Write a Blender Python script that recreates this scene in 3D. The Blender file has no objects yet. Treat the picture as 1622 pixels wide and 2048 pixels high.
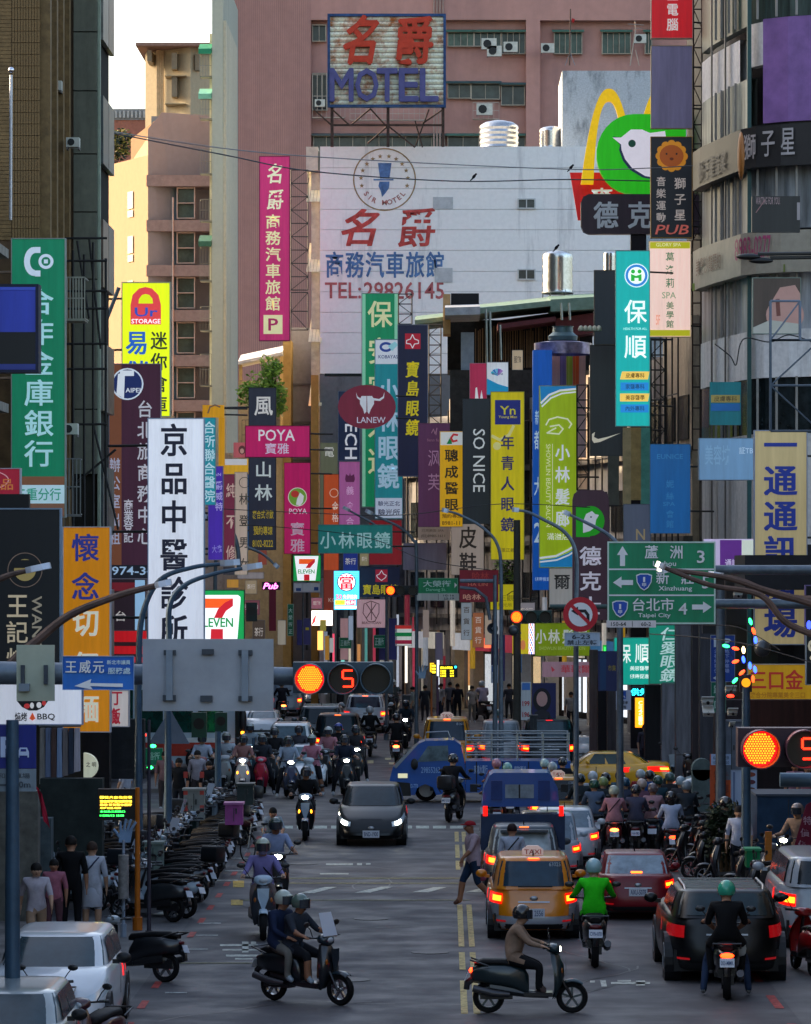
import bpy,math,random
from mathutils import Vector,Matrix
random.seed(7)
S=bpy.context.scene
COL=S.collection
# ------------------------------------------------------------------ camera, world, sun, exposure
# a long lens on a footbridge 6.8 m over the street, level, looking along +Y
F,VX,VY,H=8000.0,890.0,1140.0,6.8      # focal length, vanishing point and horizon in photograph pixels, eye height
cd=bpy.data.cameras.new('camera');cam=bpy.data.objects.new('camera',cd);COL.objects.link(cam)
cam.location=(0,0,H);cam.rotation_euler=(math.radians(90),0,0)
cd.sensor_fit='VERTICAL';cd.sensor_height=36.0;cd.sensor_width=36.0;cd.lens=F/2048*36
cd.shift_x=-(VX-811)/2048;cd.shift_y=(VY-1024)/2048
cd.clip_start=1.0;cd.clip_end=6000
S.camera=cam
SUN_AZ,SUN_EL=62.0,21.0                    # degrees from +Y towards -X, and above the horizon
w=bpy.data.worlds.new('World');S.world=w;w.use_nodes=True
nt=w.node_tree;bg=nt.nodes['Background']
sky=nt.nodes.new('ShaderNodeTexSky');sky.sky_type='NISHITA';sky.sun_disc=False
sky.sun_elevation=math.radians(SUN_EL);sky.sun_rotation=math.radians(-SUN_AZ);sky.air_density=1.0;sky.dust_density=4.0;sky.ozone_density=0.2
nt.links.new(sky.outputs[0],bg.inputs[0]);bg.inputs[1].default_value=0.15
ld=bpy.data.lights.new('sun','SUN');sun=bpy.data.objects.new('sun',ld);COL.objects.link(sun)
ld.energy=2.6;ld.angle=math.radians(0.6);ld.color=(1.0,0.78,0.5)
a,e=math.radians(SUN_AZ),math.radians(SUN_EL)
sdir=Vector((-math.sin(a)*math.cos(e),math.cos(a)*math.cos(e),math.sin(e)))
sun.rotation_euler=sdir.to_track_quat('Z','Y').to_euler()
sun['label']='sun'
S.view_settings.view_transform='Standard';S.view_settings.look='None'
S.view_settings.exposure=1.75;S.view_settings.gamma=1.0
S.cycles.max_bounces=5;S.cycles.diffuse_bounces=3;S.cycles.glossy_bounces=3;S.cycles.transmission_bounces=3
S.cycles.use_denoising=True;S.cycles.use_adaptive_sampling=True;S.cycles.adaptive_threshold=0.02
S.cycles.caustics_reflective=False;S.cycles.caustics_refractive=False
# ------------------------------------------------------------------ helpers
def D(s):return F/s                                     # metres away for a scale of s pixels per metre
def P(px,py,s):return Vector(((px-VX)/s,F/s,H-(py-VY)/s))   # a photograph pixel at scale s as a point of the place
def GS(gy):return(gy-VY)/H                           # scale of a ground point seen at row gy
def hexc(h,k=1.0):
    h=h.lstrip('#');r=[]
    for i in(0,2,4):
        v=int(h[i:i+2],16)/255
        v=v/12.92 if v<=0.04045 else((v+0.055)/1.055)**2.4
        r.append(min(v*k,0.86))
    return tuple(r)
MATS={}
def M(h,rough=0.55,metal=0.0,emit=0.0,noise=0.14,scale=3.0,coat=0.0,k=1.0,bump=0.0,streak=False,ecol=None,trans=0.0):
    key=(h,rough,metal,emit,noise,scale,coat,k,bump,streak,ecol,trans)
    if key in MATS:return MATS[key]
    m=bpy.data.materials.new('mat_%s'%h.strip('#'));m.use_nodes=True;MATS[key]=m
    n,l=m.node_tree.nodes,m.node_tree.links;b=n['Principled BSDF']
    c=hexc(h,k);b.inputs['Base Color'].default_value=(*c,1)
    b.inputs['Roughness'].default_value=rough;b.inputs['Metallic'].default_value=metal
    if not metal and not coat:b.inputs['Specular IOR Level'].default_value=.22 if rough>.5 else .4
    if coat:b.inputs['Coat Weight'].default_value=coat;b.inputs['Coat Roughness'].default_value=0.08
    if trans:b.inputs['Transmission Weight'].default_value=trans
    if emit:
        b.inputs['Emission Color'].default_value=(*(hexc(ecol or h)),1);b.inputs['Emission Strength'].default_value=emit
    if noise:
        tc=n.new('ShaderNodeTexCoord');mp=n.new('ShaderNodeMapping');l.new(tc.outputs['Object'],mp.inputs[0])
        if streak:mp.inputs['Scale'].default_value=(2.2,2.2,0.22)
        t=n.new('ShaderNodeTexNoise');t.inputs['Scale'].default_value=scale;t.inputs['Detail'].default_value=6;t.inputs['Roughness'].default_value=0.65
        l.new(mp.outputs[0],t.inputs['Vector'])
        r=n.new('ShaderNodeMapRange');r.inputs[1].default_value=0.3;r.inputs[2].default_value=0.7
        r.inputs[3].default_value=1-noise*1.6;r.inputs[4].default_value=1+noise*0.7
        l.new(t.outputs[0],r.inputs[0])
        x=n.new('ShaderNodeVectorMath');x.operation='SCALE';x.inputs[0].default_value=c;l.new(r.outputs[0],x.inputs['Scale'])
        l.new(x.outputs[0],b.inputs['Base Color'])
        if bump:
            bp=n.new('ShaderNodeBump');bp.inputs['Strength'].default_value=bump;bp.inputs['Distance'].default_value=0.02
            l.new(t.outputs[0],bp.inputs['Height']);l.new(bp.outputs[0],b.inputs['Normal'])
    return m
def stain(h,h2,scale=0.6,lo=0.52,hi=0.7,rough=0.85,streak=True,k=1.0,fine=0.1,zr=0.16):
    """a wall colour with grime of a second colour running down it"""
    key=('stain',h,h2,scale,lo,hi,rough,streak,k,zr)
    if key in MATS:return MATS[key]
    m=bpy.data.materials.new('mat_wall_%s'%h.strip('#'));m.use_nodes=True;MATS[key]=m
    n,l=m.node_tree.nodes,m.node_tree.links;b=n['Principled BSDF'];b.inputs['Roughness'].default_value=rough
    tc=n.new('ShaderNodeTexCoord');mp=n.new('ShaderNodeMapping');l.new(tc.outputs['Object'],mp.inputs[0])
    mp.inputs['Scale'].default_value=(1,1,zr if streak else 1)
    t=n.new('ShaderNodeTexNoise');t.inputs['Scale'].default_value=scale;t.inputs['Detail'].default_value=9;t.inputs['Roughness'].default_value=0.72
    l.new(mp.outputs[0],t.inputs['Vector'])
    r=n.new('ShaderNodeMapRange');r.inputs[1].default_value=lo;r.inputs[2].default_value=hi;l.new(t.outputs[0],r.inputs[0])
    t2=n.new('ShaderNodeTexNoise');t2.inputs['Scale'].default_value=scale*9;t2.inputs['Detail'].default_value=5
    l.new(tc.outputs['Object'],t2.inputs['Vector'])
    mx=n.new('ShaderNodeMix');mx.data_type='RGBA';mx.inputs[6].default_value=(*hexc(h,k),1);mx.inputs[7].default_value=(*hexc(h2,k),1)
    l.new(r.outputs[0],mx.inputs[0])
    r2=n.new('ShaderNodeMapRange');r2.inputs[1].default_value=0.3;r2.inputs[2].default_value=0.7;r2.inputs[3].default_value=1-fine;r2.inputs[4].default_value=1+fine
    l.new(t2.outputs[0],r2.inputs[0])
    x=n.new('ShaderNodeVectorMath');x.operation='SCALE';l.new(mx.outputs[2],x.inputs[0]);l.new(r2.outputs[0],x.inputs['Scale'])
    l.new(x.outputs[0],b.inputs['Base Color']);return m
def EM(h,st=3.0):
    key=('em',h,st)
    if key in MATS:return MATS[key]
    m=bpy.data.materials.new('mat_lamp_%s'%h.strip('#'));m.use_nodes=True;MATS[key]=m
    b=m.node_tree.nodes['Principled BSDF'];b.inputs['Base Color'].default_value=(*hexc(h,0.6),1)
    b.inputs['Emission Color'].default_value=(*hexc(h),1);b.inputs['Emission Strength'].default_value=st;b.inputs['Roughness'].default_value=0.3
    return m
def se(v,p):return math.copysign(abs(v)**p,v)
class MB:
    """collects faces and links them as one mesh object"""
    def __init__(s):s.v,s.f,s.m=[],[],[]
    def add(s,vs,fs,mi=0):
        b=len(s.v);s.v+=[tuple(v)for v in vs]
        for f in fs:s.f.append(tuple(b+i for i in f));s.m.append(mi)
        return s
    def box(s,x0,y0,z0,x1,y1,z1,mi=0):
        x0,x1=min(x0,x1),max(x0,x1);y0,y1=min(y0,y1),max(y0,y1);z0,z1=min(z0,z1),max(z0,z1)
        return s.add([(x0,y0,z0),(x1,y0,z0),(x1,y1,z0),(x0,y1,z0),(x0,y0,z1),(x1,y0,z1),(x1,y1,z1),(x0,y1,z1)],
                     [(3,2,1,0),(4,5,6,7),(0,1,5,4),(1,2,6,5),(2,3,7,6),(3,0,4,7)],mi)
    def cbox(s,c,d,mi=0,rz=0.0,rx=0.0):
        mt=Matrix.Rotation(rz,3,'Z')@Matrix.Rotation(rx,3,'X');vs=[]
        for z in(-1,1):
            for x,y in((-1,-1),(1,-1),(1,1),(-1,1)):vs.append(Vector(c)+mt@Vector((x*d[0]/2,y*d[1]/2,z*d[2]/2)))
        return s.add(vs,[(3,2,1,0),(4,5,6,7),(0,1,5,4),(1,2,6,5),(2,3,7,6),(3,0,4,7)],mi)
    def tube(s,pts,r,n=8,mi=0,caps=True):
        pts=[Vector(p)for p in pts];rs=r if isinstance(r,(list,tuple))else[r]*len(pts);vs=[];up=None
        for i,p in enumerate(pts):
            t=(pts[min(i+1,len(pts)-1)]-pts[max(i-1,0)]).normalized()
            if up is None:up=Vector((0,0,1))if abs(t.z)<0.9 else Vector((0,1,0))
            sd=t.cross(up).normalized();uu=sd.cross(t).normalized();up=uu
            for k in range(n):
                q=2*math.pi*(k+0.5)/n;vs.append(p+(sd*math.cos(q)+uu*math.sin(q))*rs[i])
        fs=[]
        for i in range(len(pts)-1):
            for k in range(n):a=i*n+k;b=i*n+(k+1)%n;fs.append((a,a+n,b+n,b))
        if caps:fs.append(tuple(range(n)));fs.append(tuple(reversed(range((len(pts)-1)*n,len(pts)*n))))
        return s.add(vs,fs,mi)
    def ball(s,c,r,n=12,m=8,mi=0,z0=-1.0,z1=1.0,mat=None):
        r=r if isinstance(r,(list,tuple))else(r,r,r);c=Vector(c);vs=[]
        a0,a1=math.asin(z0),math.asin(z1)
        for j in range(m+1):
            q=a0+(a1-a0)*j/m
            for i in range(n):
                t=2*math.pi*i/n;p=Vector((math.cos(q)*math.cos(t)*r[0],math.cos(q)*math.sin(t)*r[1],math.sin(q)*r[2]))
                vs.append(c+(mat@p if mat else p))
        fs=[(j*n+i,j*n+(i+1)%n,(j+1)*n+(i+1)%n,(j+1)*n+i)for j in range(m)for i in range(n)]
        return s.add(vs,fs,mi)
    def prism(s,poly,y0,y1,mi=0):
        """polygon of (x, z) given a depth from y0 to y1"""
        n=len(poly);ar=sum(poly[i][0]*poly[(i+1)%n][1]-poly[(i+1)%n][0]*poly[i][1]for i in range(n))
        if ar<0:poly=poly[::-1]
        vs=[(x,y0,z)for x,z in poly]+[(x,y1,z)for x,z in poly]
        return s.add(vs,[tuple(range(n)),tuple(reversed(range(n,2*n)))]+[(i,i+n,(i+1)%n+n,(i+1)%n)for i in range(n)],mi)
    def flat(s,poly,y,mi=0):
        n=len(poly);ar=sum(poly[i][0]*poly[(i+1)%n][1]-poly[(i+1)%n][0]*poly[i][1]for i in range(n))
        if ar<0:poly=poly[::-1]
        return s.add([(x,y,z)for x,z in poly],[tuple(range(n))],mi)
    def loft(s,secs,n=14,mi=0,caps=True):
        """secs: (y, cx, cz, half width, half height, exponent) rings round the y axis"""
        vs=[]
        for(y,cx,cz,hw,hh,e)in secs:
            for k in range(n):
                q=2*math.pi*k/n;vs.append((cx+hw*se(math.cos(q),2/e),y,cz+hh*se(math.sin(q),2/e)))
        fs=[]
        for i in range(len(secs)-1):
            for k in range(n):a=i*n+k;b=i*n+(k+1)%n;fs.append((a,b,b+n,a+n))
        if caps:fs.append(tuple(reversed(range(n))));fs.append(tuple(range((len(secs)-1)*n,len(secs)*n)))
        return s.add(vs,fs,mi)
    def grid(s,rows,mi=0,flip=False):
        nr,nc=len(rows),len(rows[0]);vs=[p for r in rows for p in r]
        fs=[((j*nc+i),(j*nc+i+1),((j+1)*nc+i+1),((j+1)*nc+i))for j in range(nr-1)for i in range(nc-1)]
        if flip:fs=[f[::-1]for f in fs]
        return s.add(vs,fs,mi)
    def mesh(s,name,mats=None,smooth=False,o=None):
        me=bpy.data.meshes.new(name);vs=s.v
        if o is not None:vs=[(x-o[0],y-o[1],z-o[2])for x,y,z in vs]
        me.from_pydata(vs,[],s.f)
        for m in(mats if isinstance(mats,(list,tuple))else[mats]):
            me.materials.append(m)
        if any(s.m):me.polygons.foreach_set('material_index',s.m)
        if smooth:
            me.polygons.foreach_set('use_smooth',[True]*len(me.polygons))
            if smooth is not True:me.set_sharp_from_angle(angle=math.radians(smooth))
        me.update();return me
    def build(s,name,mats,parent=None,smooth=False,o=None,kind=None):
        if parent is not None and o is None and parent.parent is None and parent.get('world_o'):o=parent.location
        ob=bpy.data.objects.new(name,s.mesh(name,mats,smooth,o));COL.objects.link(ob)
        if parent is not None:ob.parent=parent
        if kind:ob['kind']=kind
        return ob
def thing(name,label,cat,loc=(0,0,0),rz=0.0,group=None,world=True):
    o=bpy.data.objects.new(name,None);COL.objects.link(o);o.location=loc;o.rotation_euler=(0,0,rz);o.empty_display_size=0.2
    o['label']=label;o['category']=cat
    if group:o['group']=group
    if world:o['world_o']=1
    return o
def tag(o,label,cat,group=None):
    o['label']=label;o['category']=cat
    if group:o['group']=group
    return o
def link(name,me,parent=None,loc=(0,0,0),rz=0.0,scale=None):
    o=bpy.data.objects.new(name,me);COL.objects.link(o);o.location=loc;o.rotation_euler=(0,0,rz)
    if scale:o.scale=scale
    if parent is not None:o.parent=parent
    return o
def kids_map():
    k={}
    for o in bpy.data.objects:
        if o.parent:k.setdefault(o.parent.name,[]).append(o)
    return k
KM={}
def copy_tree(o,parent=None):
    c=o.copy();COL.objects.link(c);c.parent=parent
    if o.name not in KM:KM[o.name]=[x for x in COL.objects if x.parent==o]
    for ch in KM[o.name]:copy_tree(ch,c)
    return c
# ------------------------------------------------------------------ lettering
_tc=bpy.data.curves.new('glyph','FONT');_to=bpy.data.objects.new('glyph',_tc);COL.objects.link(_to)
_tc.resolution_u=2;_tc.fill_mode='FRONT'
GL={}
def glyph(st,bold=0.0,shear=0.0):
    key=(st,bold,shear)
    if key not in GL:
        _tc.body=st;_tc.offset=bold;_tc.shear=shear;_to.update_tag();bpy.context.view_layer.update()
        m=bpy.data.meshes.new_from_object(_to.evaluated_get(bpy.context.evaluated_depsgraph_get()))
        vs=[(v.co.x,v.co.y)for v in m.vertices];fs=[tuple(p.vertices)for p in m.polygons]
        fl=[]
        for f in fs:
            ar=sum(vs[f[i]][0]*vs[f[(i+1)%len(f)]][1]-vs[f[(i+1)%len(f)]][0]*vs[f[i]][1]for i in range(len(f)))
            fl.append(f if ar>0 else f[::-1])
        bpy.data.meshes.remove(m);GL[key]=(vs,fl)
    return GL[key]
def cjk(c):return ord(c)>0x2E80
def put(mb,st,x0,z0,x1,z1,y,bold=0.012,shear=0.0,em=None,rot=0):
    """letters of st fitted to the rectangle (x0..x1, z0..z1) in the plane y, facing -Y"""
    if bold>0.013:     # heavier strokes: the letters laid down again a little to each side, each coat above the last
        d=(bold-0.004)*.62*(z1-z0 if not rot else x1-x0)*(1 if len(st)==1 and cjk(st)else .8)
        for i,(dx,dz)in enumerate(((-d,-d*.6),(d,-d*.6),(-d,d*.6),(d,d*.6))):put(mb,st,x0+dx,z0+dz,x1+dx,z1+dz,y-.0013*(i+1),0.006,shear,em,rot)
        bold=0.006
    vs,fs=glyph(st,bold,shear)
    if not vs:return
    if em is None:em=len(st)==1 and cjk(st)
    if em:a0,a1,b0,b1=0.0,1.0,-0.12,0.88
    else:a0,a1,b0,b1=min(v[0]for v in vs),max(v[0]for v in vs),min(v[1]for v in vs),max(v[1]for v in vs)
    if rot:      # turned a quarter clockwise, reading downwards
        out=[(x0+(v[1]-b0)/(b1-b0)*(x1-x0),y,z1-(v[0]-a0)/(a1-a0)*(z1-z0))for v in vs]
    else:
        out=[(x0+(v[0]-a0)/(a1-a0)*(x1-x0),y,z0+(v[1]-b0)/(b1-b0)*(z1-z0))for v in vs]
    mb.add(out,fs)
# ------------------------------------------------------------------ ground, road, kerbs, markings
def G(px,py):s=GS(py);return((px-VX)/s,F/s)
STR=dict()
def struct(name,mb,m,smooth=False):
    o=mb.build(name,m,smooth=smooth);o['kind']='structure';return o
def road_mat(name,c0,c1,patch=True):
    m=bpy.data.materials.new(name);m.use_nodes=True;n,l=m.node_tree.nodes,m.node_tree.links;b=n['Principled BSDF']
    tc=n.new('ShaderNodeTexCoord');t=n.new('ShaderNodeTexNoise');t.inputs['Scale'].default_value=0.35;t.inputs['Detail'].default_value=8
    mp=n.new('ShaderNodeMapping');mp.inputs['Scale'].default_value=(1.4,0.12,1);l.new(tc.outputs['Object'],mp.inputs[0]);l.new(mp.outputs[0],t.inputs['Vector'])
    t2=n.new('ShaderNodeTexNoise');t2.inputs['Scale'].default_value=30;t2.inputs['Detail'].default_value=4;l.new(tc.outputs['Object'],t2.inputs['Vector'])
    t3=n.new('ShaderNodeTexNoise');t3.inputs['Scale'].default_value=0.9;t3.inputs['Detail'].default_value=3;l.new(tc.outputs['Object'],t3.inputs['Vector'])
    ad=n.new('ShaderNodeMath');ad.operation='MULTIPLY_ADD';ad.inputs[1].default_value=0.35;l.new(t2.outputs[0],ad.inputs[0]);l.new(t.outputs[0],ad.inputs[2])
    r=n.new('ShaderNodeMapRange');r.inputs[1].default_value=0.45;r.inputs[2].default_value=0.9;l.new(ad.outputs[0],r.inputs[0])
    mx=n.new('ShaderNodeMix');mx.data_type='RGBA';mx.inputs[6].default_value=(*c0,1);mx.inputs[7].default_value=(*c1,1);l.new(r.outputs[0],mx.inputs[0])
    l.new(mx.outputs[2],b.inputs['Base Color'])
    r3=n.new('ShaderNodeMapRange');r3.inputs[1].default_value=0.35;r3.inputs[2].default_value=0.65;r3.inputs[3].default_value=0.55;r3.inputs[4].default_value=0.8;l.new(t3.outputs[0],r3.inputs[0])
    l.new(r3.outputs[0],b.inputs['Roughness'])
    bp=n.new('ShaderNodeBump');bp.inputs['Strength'].default_value=0.25;bp.inputs['Distance'].default_value=0.01;l.new(t2.outputs[0],bp.inputs['Height']);l.new(bp.outputs[0],b.inputs['Normal'])
    return m
asphalt=road_mat('asphalt',(0.048,0.045,0.05),(0.074,0.07,0.076))
struct('ground',MB().add([(-900,-300,-0.02),(900,-300,-0.02),(900,2500,-0.02),(-900,2500,-0.02)],[(0,1,2,3)]),M('#6b6a68',0.9))
struct('road',MB().add([(-45,-40,0),(45,-40,0),(45,330,0),(-45,330,0)],[(0,1,2,3)]),asphalt)
gutter=road_mat('gutter_concrete',(0.07,0.068,0.071),(0.115,0.112,0.115))
struct('parking_strip',MB().add([(-7.0,20,0.004),(-4.95,20,0.004),(-4.95,112,0.004),(-7.0,112,0.004)],[(0,1,2,3)])
       .add([(5.35,20,0.004),(7.2,20,0.004),(7.2,112,0.004),(5.35,112,0.004)],[(0,1,2,3)]),gutter)
pave=M('#7d7773',0.85,noise=0.3,scale=1.5)
kerbm=M('#8f8b88',0.8,noise=0.3,scale=2)
def slab(x0,x1,y0,y1):return MB().box(x0,y0,-0.1,x1,y1,0.13)
for x0,x1,y0,y1 in((-9.4,-7.15,-30,76),(-9.4,-7.15,80,112),(7.35,9.6,-30,112),(-9.4,-7.0,122,172),(8.2,9.6,122,160)):
    b=struct('pavement',slab(x0,x1,y0,y1),pave)
    xk=x1 if x0<0 else x0;y=y0;k=None
    me=None
    while y+1.0<=y1 and y<100:
        if y>=50:
            if me is None:me=MB().box(-0.075,0.01,-0.1,0.075,0.98,0.145).mesh('kerb_stone',kerbm)
            link('kerb_stone',me,b,(xk+(0.078 if x0<0 else-0.078),y,0))
        y+=1.0
# painted lines
def paint(name,pts_list,col,z=0.008,k=1.0):
    mb=MB()
    for pts in pts_list:
        q=[Vector((*G(*p),z))for p in pts]
        ar=sum(q[i].x*q[(i+1)%len(q)].y-q[(i+1)%len(q)].x*q[i].y for i in range(len(q)))
        mb.add(q if ar>0 else q[::-1],[tuple(range(len(q)))])
    return struct(name,mb,M(col,0.7,noise=0.45,scale=9,k=k))
def gline(x0,y0,x1,y1,w,dashes):
    """a line from ground pixel to ground pixel, w metres wide, painted over the fractions in dashes"""
    a,b=Vector(G(x0,y0)),Vector(G(x1,y1));d=(b-a).normalized();nn=Vector((d.y,-d.x))*w/2;out=[]
    for f0,f1 in dashes:
        p,q=a.lerp(b,f0),a.lerp(b,f1);out.append([p-nn,p+nn,q+nn,q-nn])
    return out
def paintw(name,quads,col,z=0.008,k=1.0):
    mb=MB()
    for q in quads:mb.add([(v[0],v[1],z)for v in q],[tuple(range(len(q)))])
    return struct(name,mb,M(col,0.7,noise=0.45,scale=9,k=k))
yl='#c8b276'
ys=[2028,1962,1940,1905,1894,1810,1740,1722,1716,1690,1684,1664]
def yline(x0,x1):
    q=[]
    for i in range(0,len(ys),2):
        f=lambda y:x0+(x1-x0)*(2028-y)/364
        q+=gline(f(ys[i]),ys[i],f(ys[i+1]),ys[i+1],0.105,[(0,1)])
    return q
paintw('centre_line',yline(929,913)+yline(954,927),yl)
red=[]
xr=-4.72
for y0 in range(56,112,3):red+=[[(xr-.06,y0),(xr+.06,y0),(xr+.06,y0+1.1),(xr-.06,y0+1.1)]]
for y0 in range(58,112,4):red+=[[(5.12,y0),(5.26,y0),(5.26,y0+1.9),(5.12,y0+1.9)]]
paintw('no_stopping_line',red,'#b9504a')
wh='#c9cbbf'
def gr(x0,y0,x1,y1,sk=0):return[(x0,y1),(x1,y1),(x1+sk,y0),(x0+sk,y0)]
paint('stop_line',[gr(x,1652,x+26,1657.5)for x in range(560,905,34)],'#bfc8bd')
paint('crossing_bar',[[(598,1787),(628,1787),(674,1774.5),(650,1774.5)],[(709,1786),(740,1786),(787,1774),(762,1774)],[(824,1785),(858,1785),(893,1775),(868,1775)],
                       [(930,1785),(960,1785),(990,1775),(970,1775)],[(300,1830),(330,1830),(380,1818),(350,1818)]],wh)
paint('lane_marking',[gr(640,1747,697,1749.5),gr(652,1727.5,706,1731),gr(714,1727,724,1731),gr(732,1727,741,1730),
                       gr(1180,1962,1190,1966),gr(1203,1961,1214,1974,-3),gr(1222,1965,1300,1969),gr(1235,1961,1262,1964),gr(1272,1962,1290,1972),
                       gr(440,1889,515,1893),gr(445,1899,530,1902),gr(452,1910,524,1914),gr(470,1917,505,1920),gr(484,1884,497,1906),gr(502,1884,512,1890)],wh)
paint('lane_dash',[gr(735-12*i,1521+12*i,747-12*i,1527+12*i)for i in range(3)]+[gr(770+8*i,1516+9*i,782+8*i,1520+9*i)for i in range(2)],'#d5c99a')
paint('box_marking',[gr(466,1762,488,1775),gr(462,1800,486,1811),gr(1358,1760,1385,1772)],'#c9a850')
paint('bay_line',[gr(x,y,x+44,y+2.2)for x,y in((455,1716),(432,1760),(450,1741),(398,1846),(372,1898),(330,1985),(392,1870))],'#a9aca8')
paint('yellowish_stripe',[gr(560,1756,940,1758),gr(500,1766,930,1768),gr(480,1800,940,1801.5),gr(300,1926,560,1927.5)],'#8a8562')  # thin yellowish strips across the lanes
rr0=random.Random(4)
for i,(cx,gy)in enumerate(((1005,1936),(742,1838),(608,1728),(1120,1990),(860,1905),(700,1960))):
    g=G(cx,gy);mb=MB();mb.tube([(g[0],g[1],-.02),(g[0],g[1],.011)],.34,20);o=struct('manhole_cover',mb,M('#4c4a4c',.55,.3,noise=.4,scale=14));o.name='manhole_cover'
mb=MB()
for i in range(26):      # tar-filled cracks wandering along the lanes
    x,y=rr0.uniform(-4.4,5),rr0.uniform(58,108);q=rr0.uniform(-.5,.5)+(1.57 if i%3 else 0);L_=rr0.uniform(1.2,6)
    for k in range(int(L_/.5)):
        q+=rr0.uniform(-.35,.35);x2,y2=x+.5*math.cos(q),y+.5*math.sin(q);nx,ny=-math.sin(q)*.018,math.cos(q)*.018
        mb.add([(x+nx,y+ny,.0055),(x-nx,y-ny,.0055),(x2-nx,y2-ny,.0055),(x2+nx,y2+ny,.0055)],[(0,1,2,3)]);x,y=x2,y2
o=mb.build('tar_cracks',M('#26252a',.4));o['kind']='structure'
# ------------------------------------------------------------------ buildings
dark_glass=M('#20262b',0.12,noise=0)
def win(parent,x0,z0,x1,z1,y,fr='#9aa09c',glass='#36433f',mull=1,hood=None,horiz=False,fw=0.05,depth=0.08):
    """a window in a wall facing -Y: recessed pane, frame and mullions"""
    f=MB();f.box(x0,y-depth,z0,x0+fw,y+.02,z1).box(x1-fw,y-depth,z0,x1,y+.02,z1)
    f.box(x0+fw,y-depth,z0,x1-fw,y+.02,z0+fw).box(x0+fw,y-depth,z1-fw,x1-fw,y+.02,z1)
    for i in range(1,mull+1):
        if horiz:q=z0+(z1-z0)*i/(mull+1);f.box(x0+fw,y-depth+.01,q-fw*.4,x1-fw,y+.02,q+fw*.4)
        else:q=x0+(x1-x0)*i/(mull+1);f.box(q-fw*.4,y-depth+.01,z0+fw,q+fw*.4,y+.02,z1-fw)
    o=f.build('window',M(fr,0.6),parent)
    MB().box(x0+fw,y-0.03,z0+fw,x1-fw,y-.01,z1-fw).build('pane',M(glass,0.15,noise=0.35,scale=1.2),o,o=parent.location)
    if hood:MB().cbox(((x0+x1)/2,y-.3,z1+.06),(x1-x0+.2,.65,.06),rx=.25).build('hood',M(hood,0.7),o,o=parent.location)
    return o
def ac_unit(px,py,w_,s,label,y=None):
    """an outdoor air conditioner hung on a wall; px, py its top left corner, w_ its width in pixels"""
    p=P(px,py,s);ww=w_/s;hh=ww*.72
    t=thing('air_conditioner',label,'air conditioner',p,group='air conditioners on the walls')
    x,z,yy=p.x,p.z,p.y
    MB().box(x,yy-.38,z-hh,x+ww,yy-.03,z).build('case',M('#c3c3b8',0.5),t)
    c=(x+ww*.38,z-hh/2);r=hh*.38
    ring=[(c[0]+r*math.cos(q*.3142*2),c[1]+r*math.sin(q*.3142*2))for q in range(10)]
    MB().prism(ring,yy-.4,yy-.382).build('fan',M('#2c2e2e',0.6),t)
    for q in(x,x+ww-.04):MB().box(q,yy-.4,z-hh-.06,q+.04,yy,z-hh-.003).build('bracket',M('#6a6560',0.6),t)
def cage(parent,x0,z0,x1,z1,y,dp=.5,col='#9b9c94',n=6):
    m=MB()
    for i in range(n+1):x=x0+(x1-x0)*i/n;m.box(x-.012,y-dp,z0,x+.012,y-dp+.024,z1)
    for z in(z0,(z0+z1)/2,z1):m.box(x0,y-dp-.01,z-.015,x1,y-dp+.012,z+.015)
    for x in(x0,x1):m.box(x-.015,y-dp,z0,x+.015,y,z0+.03).box(x-.015,y-dp,z1-.03,x+.015,y,z1)
    m.box(x0,y-dp,z0-.04,x1,y,z0-.01)
    return m.build('window_cage',M(col,0.5,0.4),parent)
X=lambda px,s:(px-VX)/s
Z=lambda py,s:H-(py-VY)/s
# pink tiled apartment tower behind everything
s=32.0;y0=D(s)
B=thing('pink_apartment_tower','tall pinkish brown tiled apartment tower filling the background behind the motel','building',(X(900,s),y0+10,0))
pink=stain('#b4867b','#96706a',0.22,0.45,0.75,0.8,True,fine=0.06)
core=MB();core.box(X(452,s),y0+.6,0,X(1412,s),y0+22,Z(-160,s));core.build('wall',pink,B)
pil=MB()   # piers and spandrel bands standing proud of the window bays
for a_,b_ in((452,622),(1052,1080)):pil.box(X(a_,s),y0-.1,0,X(b_,s),y0+.7,Z(-160,s))
pil.box(X(622,s),y0-.1,Z(40,s),X(1052,s),y0+.7,Z(-160,s)).box(X(1080,s),y0-.1,Z(41,s),X(1412,s),y0+.7,Z(-160,s))
pil.build('pier',pink,B)
for(a_,t_,b_,u_,m_,hd,gl)in((895,62,948,92,3,'#4f7a6c','#5d7a6a'),(948,62,1002,92,3,'#4f7a6c','#475a55'),(1003,62,1051,107,3,'#4f7a6c','#3c4c49'),(1108,62,1165,107,4,'#4f7a6c','#4c6a60'),
                                     (1204,62,1262,107,4,'#4f7a6c','#4c6a60'),(895,165,942,196,1,'#3d5b5e','#46504e'),(942,165,1000,198,1,'#3d5b5e','#46504e'),(1002,168,1050,210,1,'#3d5b5e','#3e4748'),
                                     (895,270,1051,310,4,'#4d7568','#3e4748'),(626,270,890,310,9,'#566','#4d5450'),(624,48,652,82,1,None,'#36413f'),(624,145,655,220,2,None,'#33393a'),(1290,62,1305,107,1,'#4f7a6c','#4c6a60'),
                                     (1090,270,1200,310,3,'#4d7568','#3e4748')):
    hd={'#566':'#55615f'}.get(hd,hd)
    win(B,X(a_,s),Z(u_,s),X(b_,s),Z(t_,s),y0+.58,'#a59c8c',gl,m_,hd,fw=.05,depth=.35)
cage(B,X(625,s),Z(235,s),X(690,s),Z(150,s),y0+.4,.5,'#b5a79b',7);cage(B,X(700,s),Z(240,s),X(850,s),Z(215,s),y0+.4,.5,'#b5a79b',14)
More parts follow.
